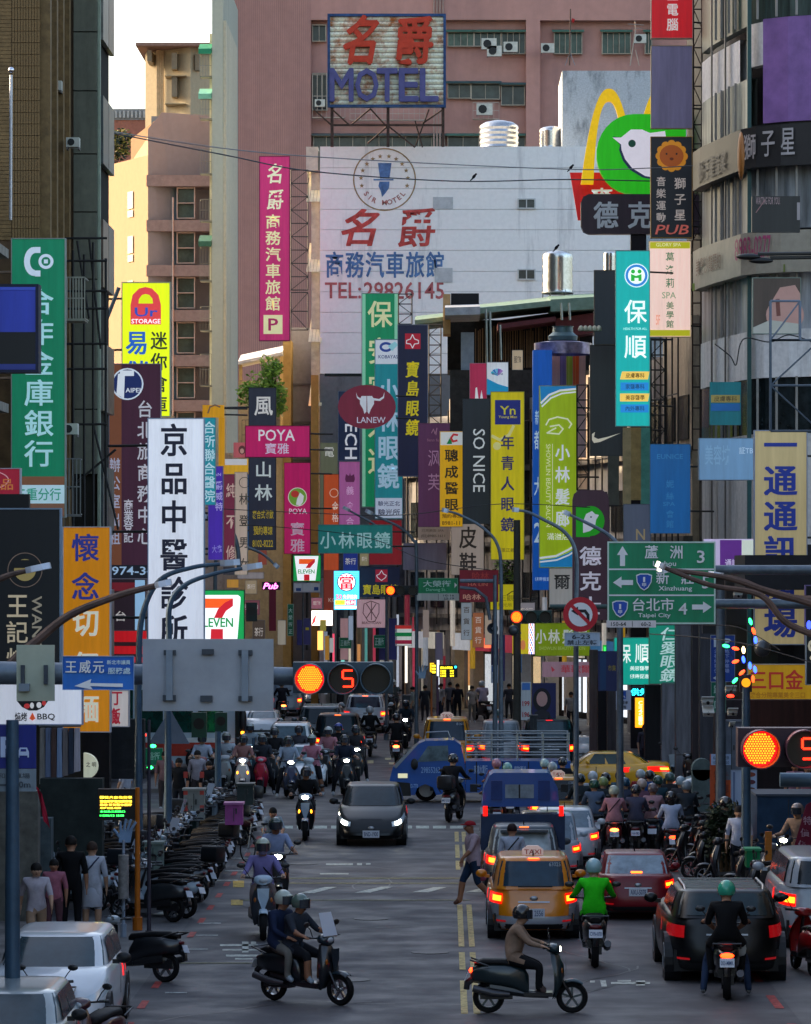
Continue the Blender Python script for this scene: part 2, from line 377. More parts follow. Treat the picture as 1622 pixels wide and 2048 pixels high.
cage(B,X(946,s),Z(238,s),X(998,s),Z(205,s),y0+.4,.5,'#b9ada2',5)
for px in(868,874,880,886):MB().tube([(X(px,s),y0-.2,0),(X(px,s),y0-.2,Z(-160,s))],.05,6).build('drain_pipe',M('#a08a80',0.7),B)
tr=MB()    # the joints of the small wall tiles, one square metre apart in relief
for i in range(40):x=X(456+i*4.2,s);tr.box(x,y0-.115,8,x+.022,y0-.103,Z(-150,s))
tr.build('tile_joints',M('#8f6f68',0.8),B,kind='stuff')
for a_,b_,w_,n_ in((963,78,30,'topmost left'),(974,93,29,'below its neighbour on the left'),(1007,85,28,'right of two others'),(1082,88,26,'beside the lone window in the middle bay'),
                       (1268,70,24,'high at the right beside the aerial'),(953,208,32,'inside the cage under the middle window'),(630,200,20,'under the dark recess left of the billboard')):
    ac_unit(a_,b_,w_,32.1,'off-white wall air conditioner on the pink tower, '+n_)
# pale strip building with caged windows at the left of the pink tower
s=36.0;y0=D(s)
B=thing('pale_slab_building','narrow pale grey slab building with caged windows up its left edge','building',(X(430,s),y0+8,0))
MB().box(X(424,s),y0,0,X(446,s),y0+16,Z(-60,s)).build('wall',stain('#a4a899','#84877b',0.5,fine=.05),B)
MB().box(X(416,s),y0+1.5,0,X(423.8,s),y0+16,Z(60,s)).box(X(446.2,s),y0+.2,0,X(452,s),y0+12,Z(40,s)).build('pier',stain('#bdb7a0','#97947f',0.5),B)
for i,(t_,u_)in enumerate(((95,150),(185,235),(285,345),(385,440),(480,560),(600,660),(695,770))):
    cage(B,X(399,s),Z(u_,s),X(422,s),Z(t_+12,s),y0+1.4,.9,'#7f8078',4)
    if i in(0,1,4):MB().cbox((X(410,s),y0+.6,Z(t_,s)),(X(424,s)-X(398,s),1.5,.3),rx=.3).build('awning',M(['#2f8a68','#77b8a0','#3f6a58'][min(i,2)],0.7),B)
# ochre apartment block, sun and shade put into its two wall colours
s=30.0;y0=D(s)
B=thing('ochre_apartment_block','ochre apartment block with one wall in the evening sun and a gable roof','building',(X(295,s),y0,0))
cx,zt=X(296,s),Z(222,s)
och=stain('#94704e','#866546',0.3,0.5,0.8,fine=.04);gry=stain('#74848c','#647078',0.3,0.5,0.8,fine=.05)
xl=X(196,s);xr2=X(426,s)
MB().add([(cx,y0,0),(cx,y0,Z(310,s)),(xl,y0+7,Z(310,s)),(xl,y0+7,0)],[(0,1,2,3)]).add([(cx-.02,y0+.05,Z(310,s)),(X(322,s),y0+2,zt),(X(325,s),y0+14,zt),(X(250,s),y0+5,Z(262,s)),(X(250,s),y0+5,Z(310,s))],[(0,1,2,3,4)]).build('sun_tinted_wall',och,B)
MB().add([(cx,y0,0),(xr2,y0+3,0),(xr2,y0+3,zt),(X(322,s),y0+.8,zt),(cx,y0,Z(258,s))],[(0,1,2,3,4)]).build('shade_tinted_wall',gry,B)
for k_ in range(6):
    z=Z(350+k_*90,s)
    MB().box(cx-.1,y0-.05,z-.75,xr2,y0+3.3,z).build('ledge',M('#7c7a78',0.8),B)
    win(B,X(352,s),Z(436+k_*90,s),X(389,s),Z(373+k_*90,s),y0+1.1,'#a3a59f','#3c5752',1,horiz=True,depth=.6,fw=.07)
    xa,xb=X(247,s),X(260,s)
    for z0_,z1_ in((Z(410+k_*90,s),Z(375+k_*90,s)),(Z(427+k_*90,s),Z(413+k_*90,s))):
        yy=lambda x:y0+7*(cx-x)/(cx-xl)
        MB().add([(xa,yy(xa)-.15,z0_),(xb,yy(xb)-.15,z0_),(xb,yy(xb)-.15,z1_),(xa,yy(xa)-.15,z1_)],[(0,1,2,3)]).build('slit_window',M('#3d4a46',0.2),B)
MB().box(X(296,s),y0+3,0,xr2+2,y0+16,zt-.01).build('core_wall',gry,B)
MB().tube([(X(346,s),y0-.1,0),(X(346,s),y0-.1,Z(395,s))],.06,6).build('drain_pipe',M('#a9a49c'),B)
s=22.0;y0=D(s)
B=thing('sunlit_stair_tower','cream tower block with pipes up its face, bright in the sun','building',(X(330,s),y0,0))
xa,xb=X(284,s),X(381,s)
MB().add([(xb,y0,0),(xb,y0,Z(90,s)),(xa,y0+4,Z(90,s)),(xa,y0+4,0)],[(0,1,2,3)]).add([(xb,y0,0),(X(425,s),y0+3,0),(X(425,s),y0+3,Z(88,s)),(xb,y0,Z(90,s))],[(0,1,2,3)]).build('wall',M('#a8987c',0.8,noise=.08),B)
MB().box(xa-.5,y0-1,Z(94,s),X(428,s),y0+12,Z(88,s)).build('roof_slab',M('#8f6f60',0.8),B)
for px in(311,314,318,322):MB().tube([(X(px,s),y0+2.2,0),(X(px,s),y0+2.2,Z(82,s))],.1,6).build('drain_pipe',M('#c9b08a'),B)
for a_,t_,b_,u_ in((294,100,303,122),(343,105,354,138),(343,152,354,193),(390,108,398,140)):
    MB().box(X(a_,s),y0+.1,Z(u_,s),X(b_,s),y0+3.5,Z(t_,s)).build('window',M('#7f6f56',0.5),B)
for t_ in(151,207):MB().box(X(330,s),y0-.2,Z(t_+1.5,s),X(372,s),y0+3,Z(t_,s)).build('ledge',M('#a08f70'),B)
s=20.0;y0=D(s)
B=thing('red_roofed_block','far low block with a red brick storey and a grey parapet','building',(X(250,s),y0,0))
MB().box(X(150,s),y0,0,X(330,s),y0+20,Z(240,s)).build('wall',M('#9c6350',0.8,k=1.1),B)
pr=MB()
for i in range(14):pr.box(X(222+i*8,s),y0-.3,Z(236,s),X(227+i*8,s),y0-.1,Z(222,s))
MB().box(X(150,s),y0-.1,Z(240,s),X(330,s),y0+20,Z(218,s)).build('parapet',M('#8d8a86',0.8),B);pr.build('parapet_bars',M('#aaa7a0'),B,kind='stuff')
# white motel building with its painted wall
s=40.0;y0=D(s)
B=thing('motel_building','white painted motel building with blue and red lettering on its blank wall','building',(X(800,s),y0,0))
wallm=stain('#f0f0ec','#8f9296',0.55,0.53,0.74,0.75,True,fine=.04,zr=.1);xl,xr2=X(640,s),X(1290,s)
MB().box(xl+.1,y0+.12,0,xr2,y0+16,Z(296,s)).build('wall',M('#b9bbbb',0.8),B)
ys_=[293,336,378,419,460,501,543,584,625,666,707,748]
for i in range(len(ys_)-1):        # cast bands of the wall with recessed joints
    MB().box(xl,y0,Z(ys_[i+1],s)+.02,xr2,y0+.11,Z(ys_[i],s)).build('wall_panel',wallm,B)
upper=stain('#b4babe','#60666a',1.5,0.5,0.74,0.85,True,fine=.16,zr=.35)
MB().box(X(1127,s),y0+2.3,9,X(1400,s),y0+9,Z(130,s)).build('upper_block',upper,B)
MB().box(xl-.02,y0-.03,0,X(1000,s),y0+.1,Z(749,s)).build('lower_wall',stain('#6e7072','#3e4042',.6),B)
side=M('#b7b2a6',0.8,noise=.2)
MB().box(X(622,s),y0+.4,0,xl-.02,y0+15,Z(300,s)).build('side_wall',side,B)
for i,(t_,u_)in enumerate(((293,340),(345,400),(482,540),(622,680),(755,808))):
    a0=X(612 if i<3 else 616,s)
    if i==0:MB().box(a0,y0+.1,Z(u_,s),X(636,s),y0+4,Z(t_,s)).build('awning',M('#d8d2c0',.6),B)
    else:
        for k_ in range(4):
            x=a0+.12+k_*.17
            MB().add([(x-.1,y0-.2,Z(u_,s)-.1),(x+.05,y0-.2,Z(u_,s)-.1),(x+.18,y0+1.2,Z(t_,s)),(x+.03,y0+1.2,Z(t_,s)),(x-.1,y0-.16,Z(u_,s)-.1),(x+.05,y0-.16,Z(u_,s)-.1),(x+.18,y0+1.24,Z(t_,s)),(x+.03,y0+1.24,Z(t_,s))],
                     [(0,1,2,3),(7,6,5,4),(0,4,5,1),(1,5,6,2),(2,6,7,3),(3,7,4,0)]).build('awning',M('#d8cdae',.6),B)
for a_,t_,b_,u_ in((1035,397,1071,418),(1035,538,1071,560)):win(B,X(a_,s),Z(u_,s),X(b_,s),Z(t_,s),y0-.02,'#c8cccb','#3b4447',1,fw=.06)
for a_,t_,b_,u_ in((866,394,906,418),(870,536,905,565)):MB().box(X(a_,s),y0-.03,Z(u_,s),X(b_,s),y0-.01,Z(t_,s)).build('blocked_window',M('#c0c4c6',.8),B)
# painted signs on the wall, laid on as thin coats
pm={}
def wpaint(name,fn,col):
    mb=MB();fn(mb);mb.build(name,M(col,0.8,noise=.35,scale=3),B)
def circ(cx,cy,r,n=40,a0=0,a1=360):return[(cx+r*math.cos(math.radians(a0+(a1-a0)*i/n)),cy+r*math.sin(math.radians(a0+(a1-a0)*i/n)))for i in range(n+1)]
def ring(mb,cx,cz,r0,r1,y,n=40):
    a,b=circ(cx,cz,r0,n),circ(cx,cz,r1,n)
    mb.add([(p[0],y,p[1])for p in a+b],[(i,i+1,n+2+i,n+1+i)for i in range(n)])
def star(mb,cx,cz,r,y):
    mb.flat([(cx+(r if i%2==0 else r*.42)*math.sin(i*math.pi/5),cz+(r if i%2==0 else r*.42)*math.cos(i*math.pi/5))for i in range(10)],y)
yp=y0-.012
def f1(mb):
    ring(mb,X(769,s),Z(359,s),60.5/s,63/s,yp)
    for q in(-78,-64,-50,-36,-22,-8,8,22,36,50,64,78):star(mb,X(769+47*math.sin(math.radians(q*1.35)),s),Z(359-47*math.cos(math.radians(q*1.35)),s),.13,yp)
wpaint('painted_ring',f1,'#a5895f')
wpaint('painted_hat_figure',lambda mb:(mb.flat([(X(p,s),Z(q,s))for p,q in((756,326),(783,326),(779,357),(760,357))],yp),mb.flat([(X(p,s),Z(q,s))for p,q in((747,358),(787,358),(787,361),(747,361))],yp),
       mb.flat([(X(p,s),Z(q,s))for p,q in((759,363),(779,363),(778,376),(772,385),(764,394),(762,384),(757,372))],yp)),'#5f83b8')
def arc_text(mb,st,cx,cy,r,a0,a1,h):
    for i,ch in enumerate(st):
        if ch==' ':continue
        q=math.radians(a0+(a1-a0)*i/(len(st)-1));vs,fs=glyph(ch,0.02)
        a,b=min(v[0]for v in vs),max(v[0]for v in vs)
        out=[]
        for v in vs:
            lx,lz=(v[0]-(a+b)/2)*h,(v[1]-.35)*h
            px,pz=cx+r*math.sin(q),cy-r*math.cos(q)
            out.append((px+lx*math.cos(q)-lz*math.sin(q),yp,pz+lx*math.sin(q)+lz*math.cos(q)))
        mb.add(out,fs)
wpaint('painted_small_letters',lambda mb:arc_text(mb,'SIR MOTEL',X(769,s),Z(359,s),46/s,-52,52,.36),'#b9776f')
wpaint('painted_red_characters',lambda mb:(put(mb,'名',X(675,s),Z(494,s),X(756,s),Z(416,s),yp,.03,.25),put(mb,'爵',X(792,s),Z(496,s),X(870,s),Z(414,s),yp,.02,.12)),'#c8544e')
wpaint('painted_blue_characters',lambda mb:[put(mb,ch,X(650+i*40.3,s),Z(557,s),X(688+i*40.3,s),Z(502,s),yp,.022)for i,ch in enumerate('商務汽車旅館')],'#5b82b4')
wpaint('painted_telephone_number',lambda mb:(put(mb,'TEL:',X(650,s),Z(597,s),X(722,s),Z(565,s),yp,.02),put(mb,'29826145',X(728,s),Z(598,s),X(888,s),Z(564,s),yp,.02)),'#c06b6c')
# rooftop billboard on a steel frame
s=40.5;y0=D(s);bx0,bx1,bz0,bz1=X(655,s),X(892,s),Z(215,s),Z(28,s)
B=thing('rooftop_billboard','rusty slatted billboard with red characters over violet MOTEL letters on the motel roof','billboard',(X(773,s),y0,Z(293,s)))
rust=stain('#fff4d4','#b4682c',1.4,0.47,0.64,0.7,False,fine=.15)
n_=17;sl=None
for i in range(n_):
    z0_=bz0+.1+(bz1-bz0-.2)*i/n_;z1_=bz0+.1+(bz1-bz0-.2)*(i+1)/n_
    MB().add([(bx0+.1,y0,z0_+.02),(bx1-.1,y0,z0_+.02),(bx1-.1,y0-.06,(z0_+z1_)/2),(bx0+.1,y0-.06,(z0_+z1_)/2),(bx0+.1,y0,z1_-.01),(bx1-.1,y0,z1_-.01)],[(0,1,2,3),(3,2,5,4)]).build('slat',rust,B)
MB().box(bx0+.05,y0+.01,bz0,bx1-.05,y0+.15,bz1).build('back_panel',M('#6a5646',.8),B)
fr=MB();fr.box(bx0,y0-.15,bz0,bx0+.13,y0+.3,bz1).box(bx1-.13,y0-.15,bz0,bx1,y0+.3,bz1).box(bx0+.13,y0-.15,bz1-.13,bx1-.13,y0+.3,bz1).box(bx0+.13,y0-.15,bz0,bx1-.13,y0+.3,bz0+.13)
fr.build('frame',M('#33507c',.6,noise=.3),B)
def solid(mb,st,x0,z0,x1,z1,y,dp,bold,shear=0):
    if bold>.013:
        d=bold*(z1-z0)*.7
        for i,(dx,dz)in enumerate(((0,-d),(-d,0),(0,d),(d,0))):solid(mb,st,x0+dx,z0+dz,x1+dx,z1+dz,y-.004*i,dp,0.0,shear)
        return
    vs,fs=glyph(st,bold,shear);em=cjk(st)
    a0,a1,b0,b1=(0,1,-.12,.88)if em else(min(v[0]for v in vs),max(v[0]for v in vs),min(v[1]for v in vs),max(v[1]for v in vs))
    g=[(x0+(v[0]-a0)/(a1-a0)*(x1-x0),z0+(v[1]-b0)/(b1-b0)*(z1-z0))for v in vs];n=len(g)
    ed={}
    for f in fs:
        for i in range(len(f)):ed[(f[i],f[(i+1)%len(f)])]=1
    walls=[(a,a+n,b+n,b)for(a,b)in ed if(b,a)not in ed]
    mb.add([(x,y,z)for x,z in g]+[(x,y+dp,z)for x,z in g],list(fs)+walls)
for ch,a_,t_,b_,u_,sh in(('名',680,30,755,132,.25),('爵',785,32,866,132,.1)):
    mb=MB();solid(mb,ch,X(a_,s),Z(u_,s),X(b_,s),Z(t_,s),y0-.3,.2,.035,sh);mb.build('character',M('#c8452f',.6),B)
for ch,a_,b_ in(('M',661,706),('O',712,756),('T',755,794),('E',799,836),('L',841,876)):
    mb=MB();solid(mb,ch,X(a_,s),Z(203,s),X(b_,s),Z(139,s),y0-.32,.22,.035);mb.build('letter',M('#5a5a8c',.6),B)
sp=MB();dk=M('#4b3a33',.7,noise=.4)
zb_,zt_=Z(293,s),Z(215,s)
for px in(664,776,886):sp.box(X(px-3,s),y0+.05,zb_,X(px+3,s),y0+.25,zt_)
sp.box(X(664,s),y0+.26,Z(251,s),X(886,s),y0+.36,Z(247,s))
for a_,b_,c_,d_ in((628,218,664,250),(740,215,776,255),(776,250,735,285),(776,250,830,293),(830,240,845,293),(858,217,830,292),(664,217,700,250),(886,217,845,245),(700,250,740,216)):
    sp.tube([(X(a_,s),y0+.4,Z(b_,s)),(X(c_,s),y0+.4,Z(d_,s))],.04,6)
sp.build('steel_support',dk,B)
# steel water tanks on roofs
def tank(px,py0,py1,w_,s,label,leg=0):
    x,z0_,z1_=X(px,s),Z(py1,s),Z(py0,s);r=w_/2/s;y=D(s)
    t=thing('water_tank',label,'water tank',(x,y,z0_),group='steel water tanks')
    mb=MB();n=24;prof=[]
    zz=z0_+leg;hgt=z1_-zz-r*.28;m_=9
    for i in range(m_+1):prof+=[(r*(.95 if i%2 else 1.0),zz+hgt*i/m_)]
    prof+=[(r*.75,zz+hgt+r*.14),(r*.3,zz+hgt+r*.25),(r*.12,zz+hgt+r*.27)]
    mb.add([(x+p[0]*math.cos(2*math.pi*k/n),y+p[0]*math.sin(2*math.pi*k/n),p[1])for p in prof for k in range(n)],[(i*n+k,i*n+(k+1)%n,(i+1)*n+(k+1)%n,(i+1)*n+k)for i in range(len(prof)-1)for k in range(n)]+[tuple(range((len(prof)-1)*n,len(prof)*n))])
    mb.build('tank',M('#c8c8c8',.22,1.0,noise=.15,scale=8),t,smooth=40)
    if leg:
        lg=MB()
        for k in range(6):q=k*1.047;c=(x+r*.95*math.cos(q),y+r*.95*math.sin(q));lg.tube([(c[0],c[1],z0_),(c[0],c[1],zz+.15)],.03,6)
        lg.tube([(x+r*math.cos(q*.2618),y+r*math.sin(q*.2618),zz+.02)for q in range(25)],.035,6);lg.build('stand',M('#7d8080',.5,.5),t)
tank(998,240,296,80,39.0,'wide steel water tank with a conical lid on the motel roof');tank(1103,252,296,50,39.0,'narrow steel water tank with a red label on the motel roof')
tank(1115,500,602,62,42.5,'steel water tank on legs above the green roof sheets',.35);tank(1219,503,570,24,44,'small steel water tank half hidden behind the teal clinic sign')
# ------------------------------------------------------------------ shop signs
def fitv(n,y0,y1,i,h):return y0+(y1-y0-h)*(i/max(1,n-1))
def sign(name,r,s,bg,items,label,th=.28,frame='#b9bcbc',fw=2.0,emit=0.0,mount='',cat='sign',group=None,rough=.4,shape=None,k=1.4,board=None,streak=True):
    """a box sign facing the camera. r = x0,y0,x1,y1 in photograph pixels at scale s; items are printed on its face"""
    x0,x1,z0,z1=X(r[0],s),X(r[2],s),Z(r[3],s),Z(r[1],s);y0=D(s)
    t=thing(name,label,cat,((x0+x1)/2,y0+th/2,z0),group=group)
    if not emit and name in(V,'hanging_board','shop_sign','small_sign','oval_sign','shop_fascia'):emit=.14      # faint glow added to plain shop signs to lift their colours
    f_=fw/s if frame else 0
    mat=M(bg,rough,emit=emit,noise=.17,scale=1.6,streak=streak,k=k)
    if shape:MB().prism([(X(a,s),Z(b,s))for a,b in shape],y0+.004,y0+th).build('panel',mat,t)
    else:MB().box(x0+f_,y0+.004,z0+f_,x1-f_,y0+th-.01,z1-f_).build('panel',mat,t)
    if frame and not shape:
        m=MB();m.box(x0,y0-.012,z0,x0+f_-.001,y0+th,z1).box(x1-f_+.001,y0-.012,z0,x1,y0+th,z1)
        m.box(x0+f_,y0-.012,z1-f_+.001,x1-f_,y0+th,z1).box(x0+f_,y0-.012,z0,x1-f_,y0+th,z0+f_-.001)
        m.build('frame',M(frame,.5,.3),t)
    acc={};order=[];y=y0-.002
    for it in items:
        kind,a=it[0],it[1:];col=a[-1];o={}
        if isinstance(col,dict):o=col;a=a[:-1];col=a[-1]
        nm={'v':'lettering','h':'lettering','d':'lettering','r':'band','e':'emblem','o':'emblem','p':'emblem','l':'emblem'}[kind]
        em=o.get('em',emit*.8);key=(nm,col,em,kind in 'vhd')
        if key not in acc:acc[key]=MB();order.append(key)
        mb=acc[key];y-=.0025;b=o.get('b',.012);sh=o.get('sh',0.0)
        if kind=='v':      # text down a column: string, cx, y0, y1, char width, char height
            st,cx,a0,a1,cw,ch_=a[:6];chars=list(st)
            for i,c in enumerate(chars):
                if c==' ':continue
                yy=fitv(len(chars),a0,a1,i,ch_)
                put(mb,c,X(cx-cw/2,s),Z(yy+ch_,s),X(cx+cw/2,s),Z(yy,s),y,b,sh,em=cjk(c))
        elif kind=='h':st,a0,b0,a1,b1=a[:5];put(mb,st,X(a0,s),Z(b1,s),X(a1,s),Z(b0,s),y,b,sh,em=False)
        elif kind=='d':st,a0,b0,a1,b1=a[:5];put(mb,st,X(a0,s),Z(b1,s),X(a1,s),Z(b0,s),y,b,sh,em=False,rot=1)
        elif kind=='r':mb.flat([(X(a[0],s),Z(a[1],s)),(X(a[2],s),Z(a[1],s)),(X(a[2],s),Z(a[3],s)),(X(a[0],s),Z(a[3],s))],y)
        elif kind=='e':mb.flat([(X(a[0],s)+a[2]/s*math.cos(q*.2618),Z(a[1],s)+a[3]/s*math.sin(q*.2618))for q in range(24)],y)
        elif kind=='p':mb.flat([(X(p,s),Z(q,s))for p,q in a[0]],y)
        elif kind=='o':
            cx,cy,rx,ry,wd=a[:5];n=32;q=[2*math.pi*i/n for i in range(n)]
            mb.add([(X(cx,s)+(rx-wd)/s*math.cos(t_),y,Z(cy,s)+(ry-wd)/s*math.sin(t_))for t_ in q]+[(X(cx,s)+rx/s*math.cos(t_),y,Z(cy,s)+ry/s*math.sin(t_))for t_ in q],[(i,(i+1)%n,n+(i+1)%n,n+i)[::-1]for i in range(n)])
            mb.f=mb.f
        elif kind=='l':    # a line with a width: points, width
            pts,wd=a[0],a[1]
            for i in range(len(pts)-1):
                (ax,ay),(bx,by)=pts[i],pts[i+1];dx,dy=bx-ax,by-ay;q=math.hypot(dx,dy)or 1;nx,ny=-dy/q*wd/2,dx/q*wd/2
                ex,ey=dx/q*wd*.25,dy/q*wd*.25
                mb.flat([(X(p,s),Z(q_,s))for p,q_ in((ax+nx-ex,ay+ny-ey),(bx+nx+ex,by+ny+ey),(bx-nx+ex,by-ny+ey),(ax-nx-ex,ay-ny-ey))],y);y-=.0004
    for key in order:
        if acc[key].v:acc[key].build(key[0],M(key[1],.45,emit=key[2],noise=.05,k=k),t)
    if mount:
        zz=(z1-z0);bm=M('#3b3836',.6,noise=.2)
        for q in(.12,.5,.88)if zz>3 else(.25,.75):
            z=z0+zz*q
            if 'L' in mount:MB().tube([(x0,y0+th*.7,z),(x0-1.1,y0+th*.7+.5,z)],.035,6).build('bracket',bm,t)
            if 'R' in mount:MB().tube([(x1,y0+th*.7,z),(x1+.8,y0+th*.7+.5,z)],.03,6).build('bracket',bm,t)
        if 'B' in mount:MB().tube([((x0+x1)/2,y0+th*.5,z0),((x0+x1)/2,y0+th*.5,0 if board is None else Z(board,s))],.06,8).build('bracket',bm,t)
    return t
V='vertical_sign'
W_,K_,DG='#e4e6ea','#15171c','#2a2c30'
# ---- left side of the street
sign(V,(22,476,131,1035),86,'#0b6b4c',[('e',68,523,20,29,'#b9c6d8'),('e',71,523,11,17,'#0b6b4c'),('r',70,490,96,556,'#0b6b4c'),('r',70,494,81,506,'#b9c6d8'),('r',70,541,81,553,'#b9c6d8'),('o',92,523,15,15,6,'#b9c6d8'),('r',88,519,96,527,'#b9c6d8'),
    ('v','合作金庫銀行',78,575,935,60,56,'#9cc8cc',{'b':.02}),('r',24,953,129,970,'#6d4a35'),('r',24,970,129,1007,'#a9c6cf'),('r',24,1007,129,1033,'#6b4d3d'),('h','三重分行',30,976,122,1001,'#2f8f78')],
    'tall green bank sign with a pale ring emblem, at the far left',frame='#8b958f',mount='L')
sign('screen',(-60,568,77,745),110,'#2b3a9a',[('r',-58,664,71,728,'#15171a'),('r',-58,728,71,738,'#2a3576'),('r',-58,572,71,580,'#3a4cb0',{'em':.05})],'back of a blue outdoor screen jutting in at the left edge',th=.5,frame='#1c2340',fw=6,emit=.05,mount='L',cat='screen')
sign(V,(243,564,341,834),62,'#c3cf10',[('p',[(261,649),(261,610),(265,590),(278,577),(291,574),(304,577),(317,590),(322,610),(322,649)],'#c23a3c'),('p',[(277,607),(278,598),(284,590),(291,588),(299,590),(305,598),(306,607)],'#c3cf10'),
    ('h','Ur',270,615,315,633,'#23439a',{'b':.04}),('h','STORAGE',263,638,321,647,W_,{'b':.03}),('v','易儲',274,660,770,46,50,'#1c52a0',{'b':.035}),('v','迷你倉庫',318,662,828,34,38,'#1f2a20',{'b':.02})],
    'yellow-green storage sign with a red padlock emblem, topmost of the left stack',emit=.35,frame='#a8b0a0',mount='L')
sign(V,(217,727,322,1158),68,'#3a1c2c',[('r',219,729,243,1130,'#6e3f28'),('e',255,768,32,32,'#c8ccd8'),('e',255,768,29,29,'#1a2858'),('p',[(236,748),(250,744),(248,797),(233,788)],W_),('p',[(240,741),(268,741),(268,752),(240,752)],W_),('h','AIPEI',251,776,281,785,W_),
    ('v','台北旅商務中心',290,800,1090,32,36,'#b5b0b4'),('v','辦公室出租',230,915,1090,22,30,'#9c9aa8'),('v','商業登記',257,998,1086,20,24,'#b5b0b4'),('r',219,1130,320,1156,'#14161f'),('h','974-341',224,1133,318,1150,'#9db4c8')],
    'dark maroon business centre sign with a round blue emblem behind the white clinic sign',mount='L',frame='#9a94a0',fw=1.5)
sign(V,(295,836,409,1290),78,'#d3d8e8',[('v','京品中醫診所',348,846,1296,56,68,'#191b2c',{'b':.03})],'big white clinic sign with bold black brush characters',emit=.18,frame='#9fb0c8',mount='L')
sign(V,(125,1053,221,1465),93,'#c07808',[('v','懷念',171,1066,1202,56,58,'#27317e',{'b':.025}),('v','切仔麵',172,1216,1446,54,58,'#ddd8bc',{'b':.03})],'orange noodle shop sign with two blue and three cream characters',frame='#c9ccd4',mount='L')
sign(V,(-40,1016,122,1340),101,'#0d1116',[('o',50,1140,35,35,1.6,'#6a5a50'),('e',50,1140,22,22,'#8c7c4c'),('r',28,1120,74,1136,'#0d1116'),('h','王',14,1190,56,1234,'#b9a98c',{'b':.01}),('h','記',13,1242,56,1286,'#b9a98c',{'b':.01}),('h','烤',13,1296,56,1336,'#b9a98c'),('d','WANG',64,1192,84,1300,'#8f8674')],
    'black restaurant sign with a pale ring and beige lettering at the left edge',frame='#8ea4bc',fw=3,mount='L')
sign('small_sign',(-30,936,41,992),96,'#8c1d30',[('o',-30,960,48,20,2,'#c89ca0'),('h','品',2,958,26,980,'#b8703c')],'small dark red sign with a white border above the black restaurant sign',frame='#c9c4cc',mount='L')
sign('black_board',(-30,988,58,1020),99,'#121519',[],'plain black board at the left edge between the red and black signs',frame=None)
sign('light_box',(-30,1345,165,1450),97,'#d5dcf0',[('p',[(34,1402),(96,1402),(88,1414),(74,1421),(58,1421),(44,1414)],K_),('e',54,1412,6,5,'#c23a3c'),('e',64,1411,4,6,W_),('e',78,1410,5,6,W_),('e',88,1406,4,5,'#c23a3c'),
    ('h','燒烤',30,1425,54,1442,K_,{'b':.03}),('p',[(65,1425),(71,1437),(65,1441),(59,1437)],'#d8552c'),('h','BBQ',75,1427,110,1441,K_,{'b':.03})],'glowing white barbecue light box with a grill bowl drawn on it',emit=.15,frame='#a6aec8',mount='L')
sign('small_sign',(222,1380,258,1454),88,'#b8b3b0',[('h','丁',224,1384,244,1410,'#a02034',{'b':.04}),('h','飯',224,1416,240,1448,'#a02034',{'b':.04})],'pale grey sign with crimson characters right of the orange noodle sign',frame='#c9ccd4',mount='L')
sign('shop_fascia',(222,1158,292,1262),72,'#22161e',[('r',224,1165,290,1182,'#6a1822'),('h','台',231,1222,252,1242,'#b9b0a8'),('r',270,1160,290,1260,'#8fb4d0')],'dark shop fascia with a pale blue edge behind the lamp arms',frame='#5a4a50')
sign('shop_fascia',(222,1262,292,1325),70,'#b8141c',[('r',224,1284,290,1292,'#2a1418'),('r',224,1308,290,1314,'#2a1418')],'bright red striped fascia left of the road sign backs',emit=.15,frame=None)
seven=lambda x0,y0,x1,y1,full:[('p',[(x0,y0),(x1,y0),(x1,y1),(x0,y1)],'#0f7a3c'),
    ('p',[(x0+(x1-x0)*a,y0+(y1-y0)*b)for a,b in((.06,.05),(.86,.05),(.92,.09),(.92,.12),(.8,.97),(.2,.97))],'#e8eaf0')]
sign('convenience_store_sign',(385,1180,489,1290),60,'#0f7a3c',[('p',[(386,1190),(476,1190),(481,1194),(481,1200),(474,1288),(386,1288)],'#e4e6ec'),('p',[(386,1197),(466,1197),(460,1203),(444,1216),(386,1216)],'#d8511c'),
    ('p',[(466,1197),(466,1212),(452,1222),(444,1236),(428,1236),(436,1218),(450,1205)],'#b01c28'),('h','ELEVEN',396,1236,466,1254,'#0f7a3c',{'b':.04}),('p',[(422,1258),(446,1258),(446,1288),(421,1288)],'#b01c28')],
    'large white and green convenience store sign with a 7, beside the white clinic sign',emit=.45,frame='#0a6b32',fw=1.5,mount='L')
sign('convenience_store_sign',(586,1110,642,1163),44,'#0f7a3c',[('p',[(589,1112),(637,1112),(631,1161),(595,1161)],'#e4e6ec'),('p',[(598,1118),(630,1118),(626,1124),(621,1128),(598,1128)],'#d8511c'),('p',[(630,1118),(630,1124),(620,1136),(611,1136),(617,1127)],'#b01c28'),
    ('h','ELEVEN',596,1139,629,1147,'#0f7a3c',{'b':.04}),('p',[(608,1149),(619,1149),(619,1161),(608,1161)],'#b01c28')],'small convenience store sign with a red 7 on a pole over three service panels',emit=.35,frame='#0a6b32',fw=1,mount='B',board=1300)
sign('service_panel',(587,1165,641,1185),44,'#cfd8e0',[('r',590,1168,603,1182,'#dfe6ee'),('r',592,1176,602,1182,'#2a4f8c'),('r',607,1168,621,1182,'#e8e8ec'),('r',625,1168,639,1182,'#dfe6ee'),('r',628,1174,637,1181,'#2a4f8c')],'row of three small service pictograms under the far 7 sign',frame='#9aa6b4',fw=1)
sign(V,(518,312,580,682),41,'#b02a62',[('v','名爵',549,326,420,34,42,'#f0e4b4',{'b':.02,'sh':.15}),('v','商務汽車旅館',546,428,622,31,30,'#f0dca0',{'b':.025}),('r',527,630,565,668,'#f0dca0'),('h','P',537,637,556,661,'#a02458',{'b':.03})],
    'tall magenta motel sign with cream characters and a boxed P',frame='#8c2050',fw=1.5,mount='')
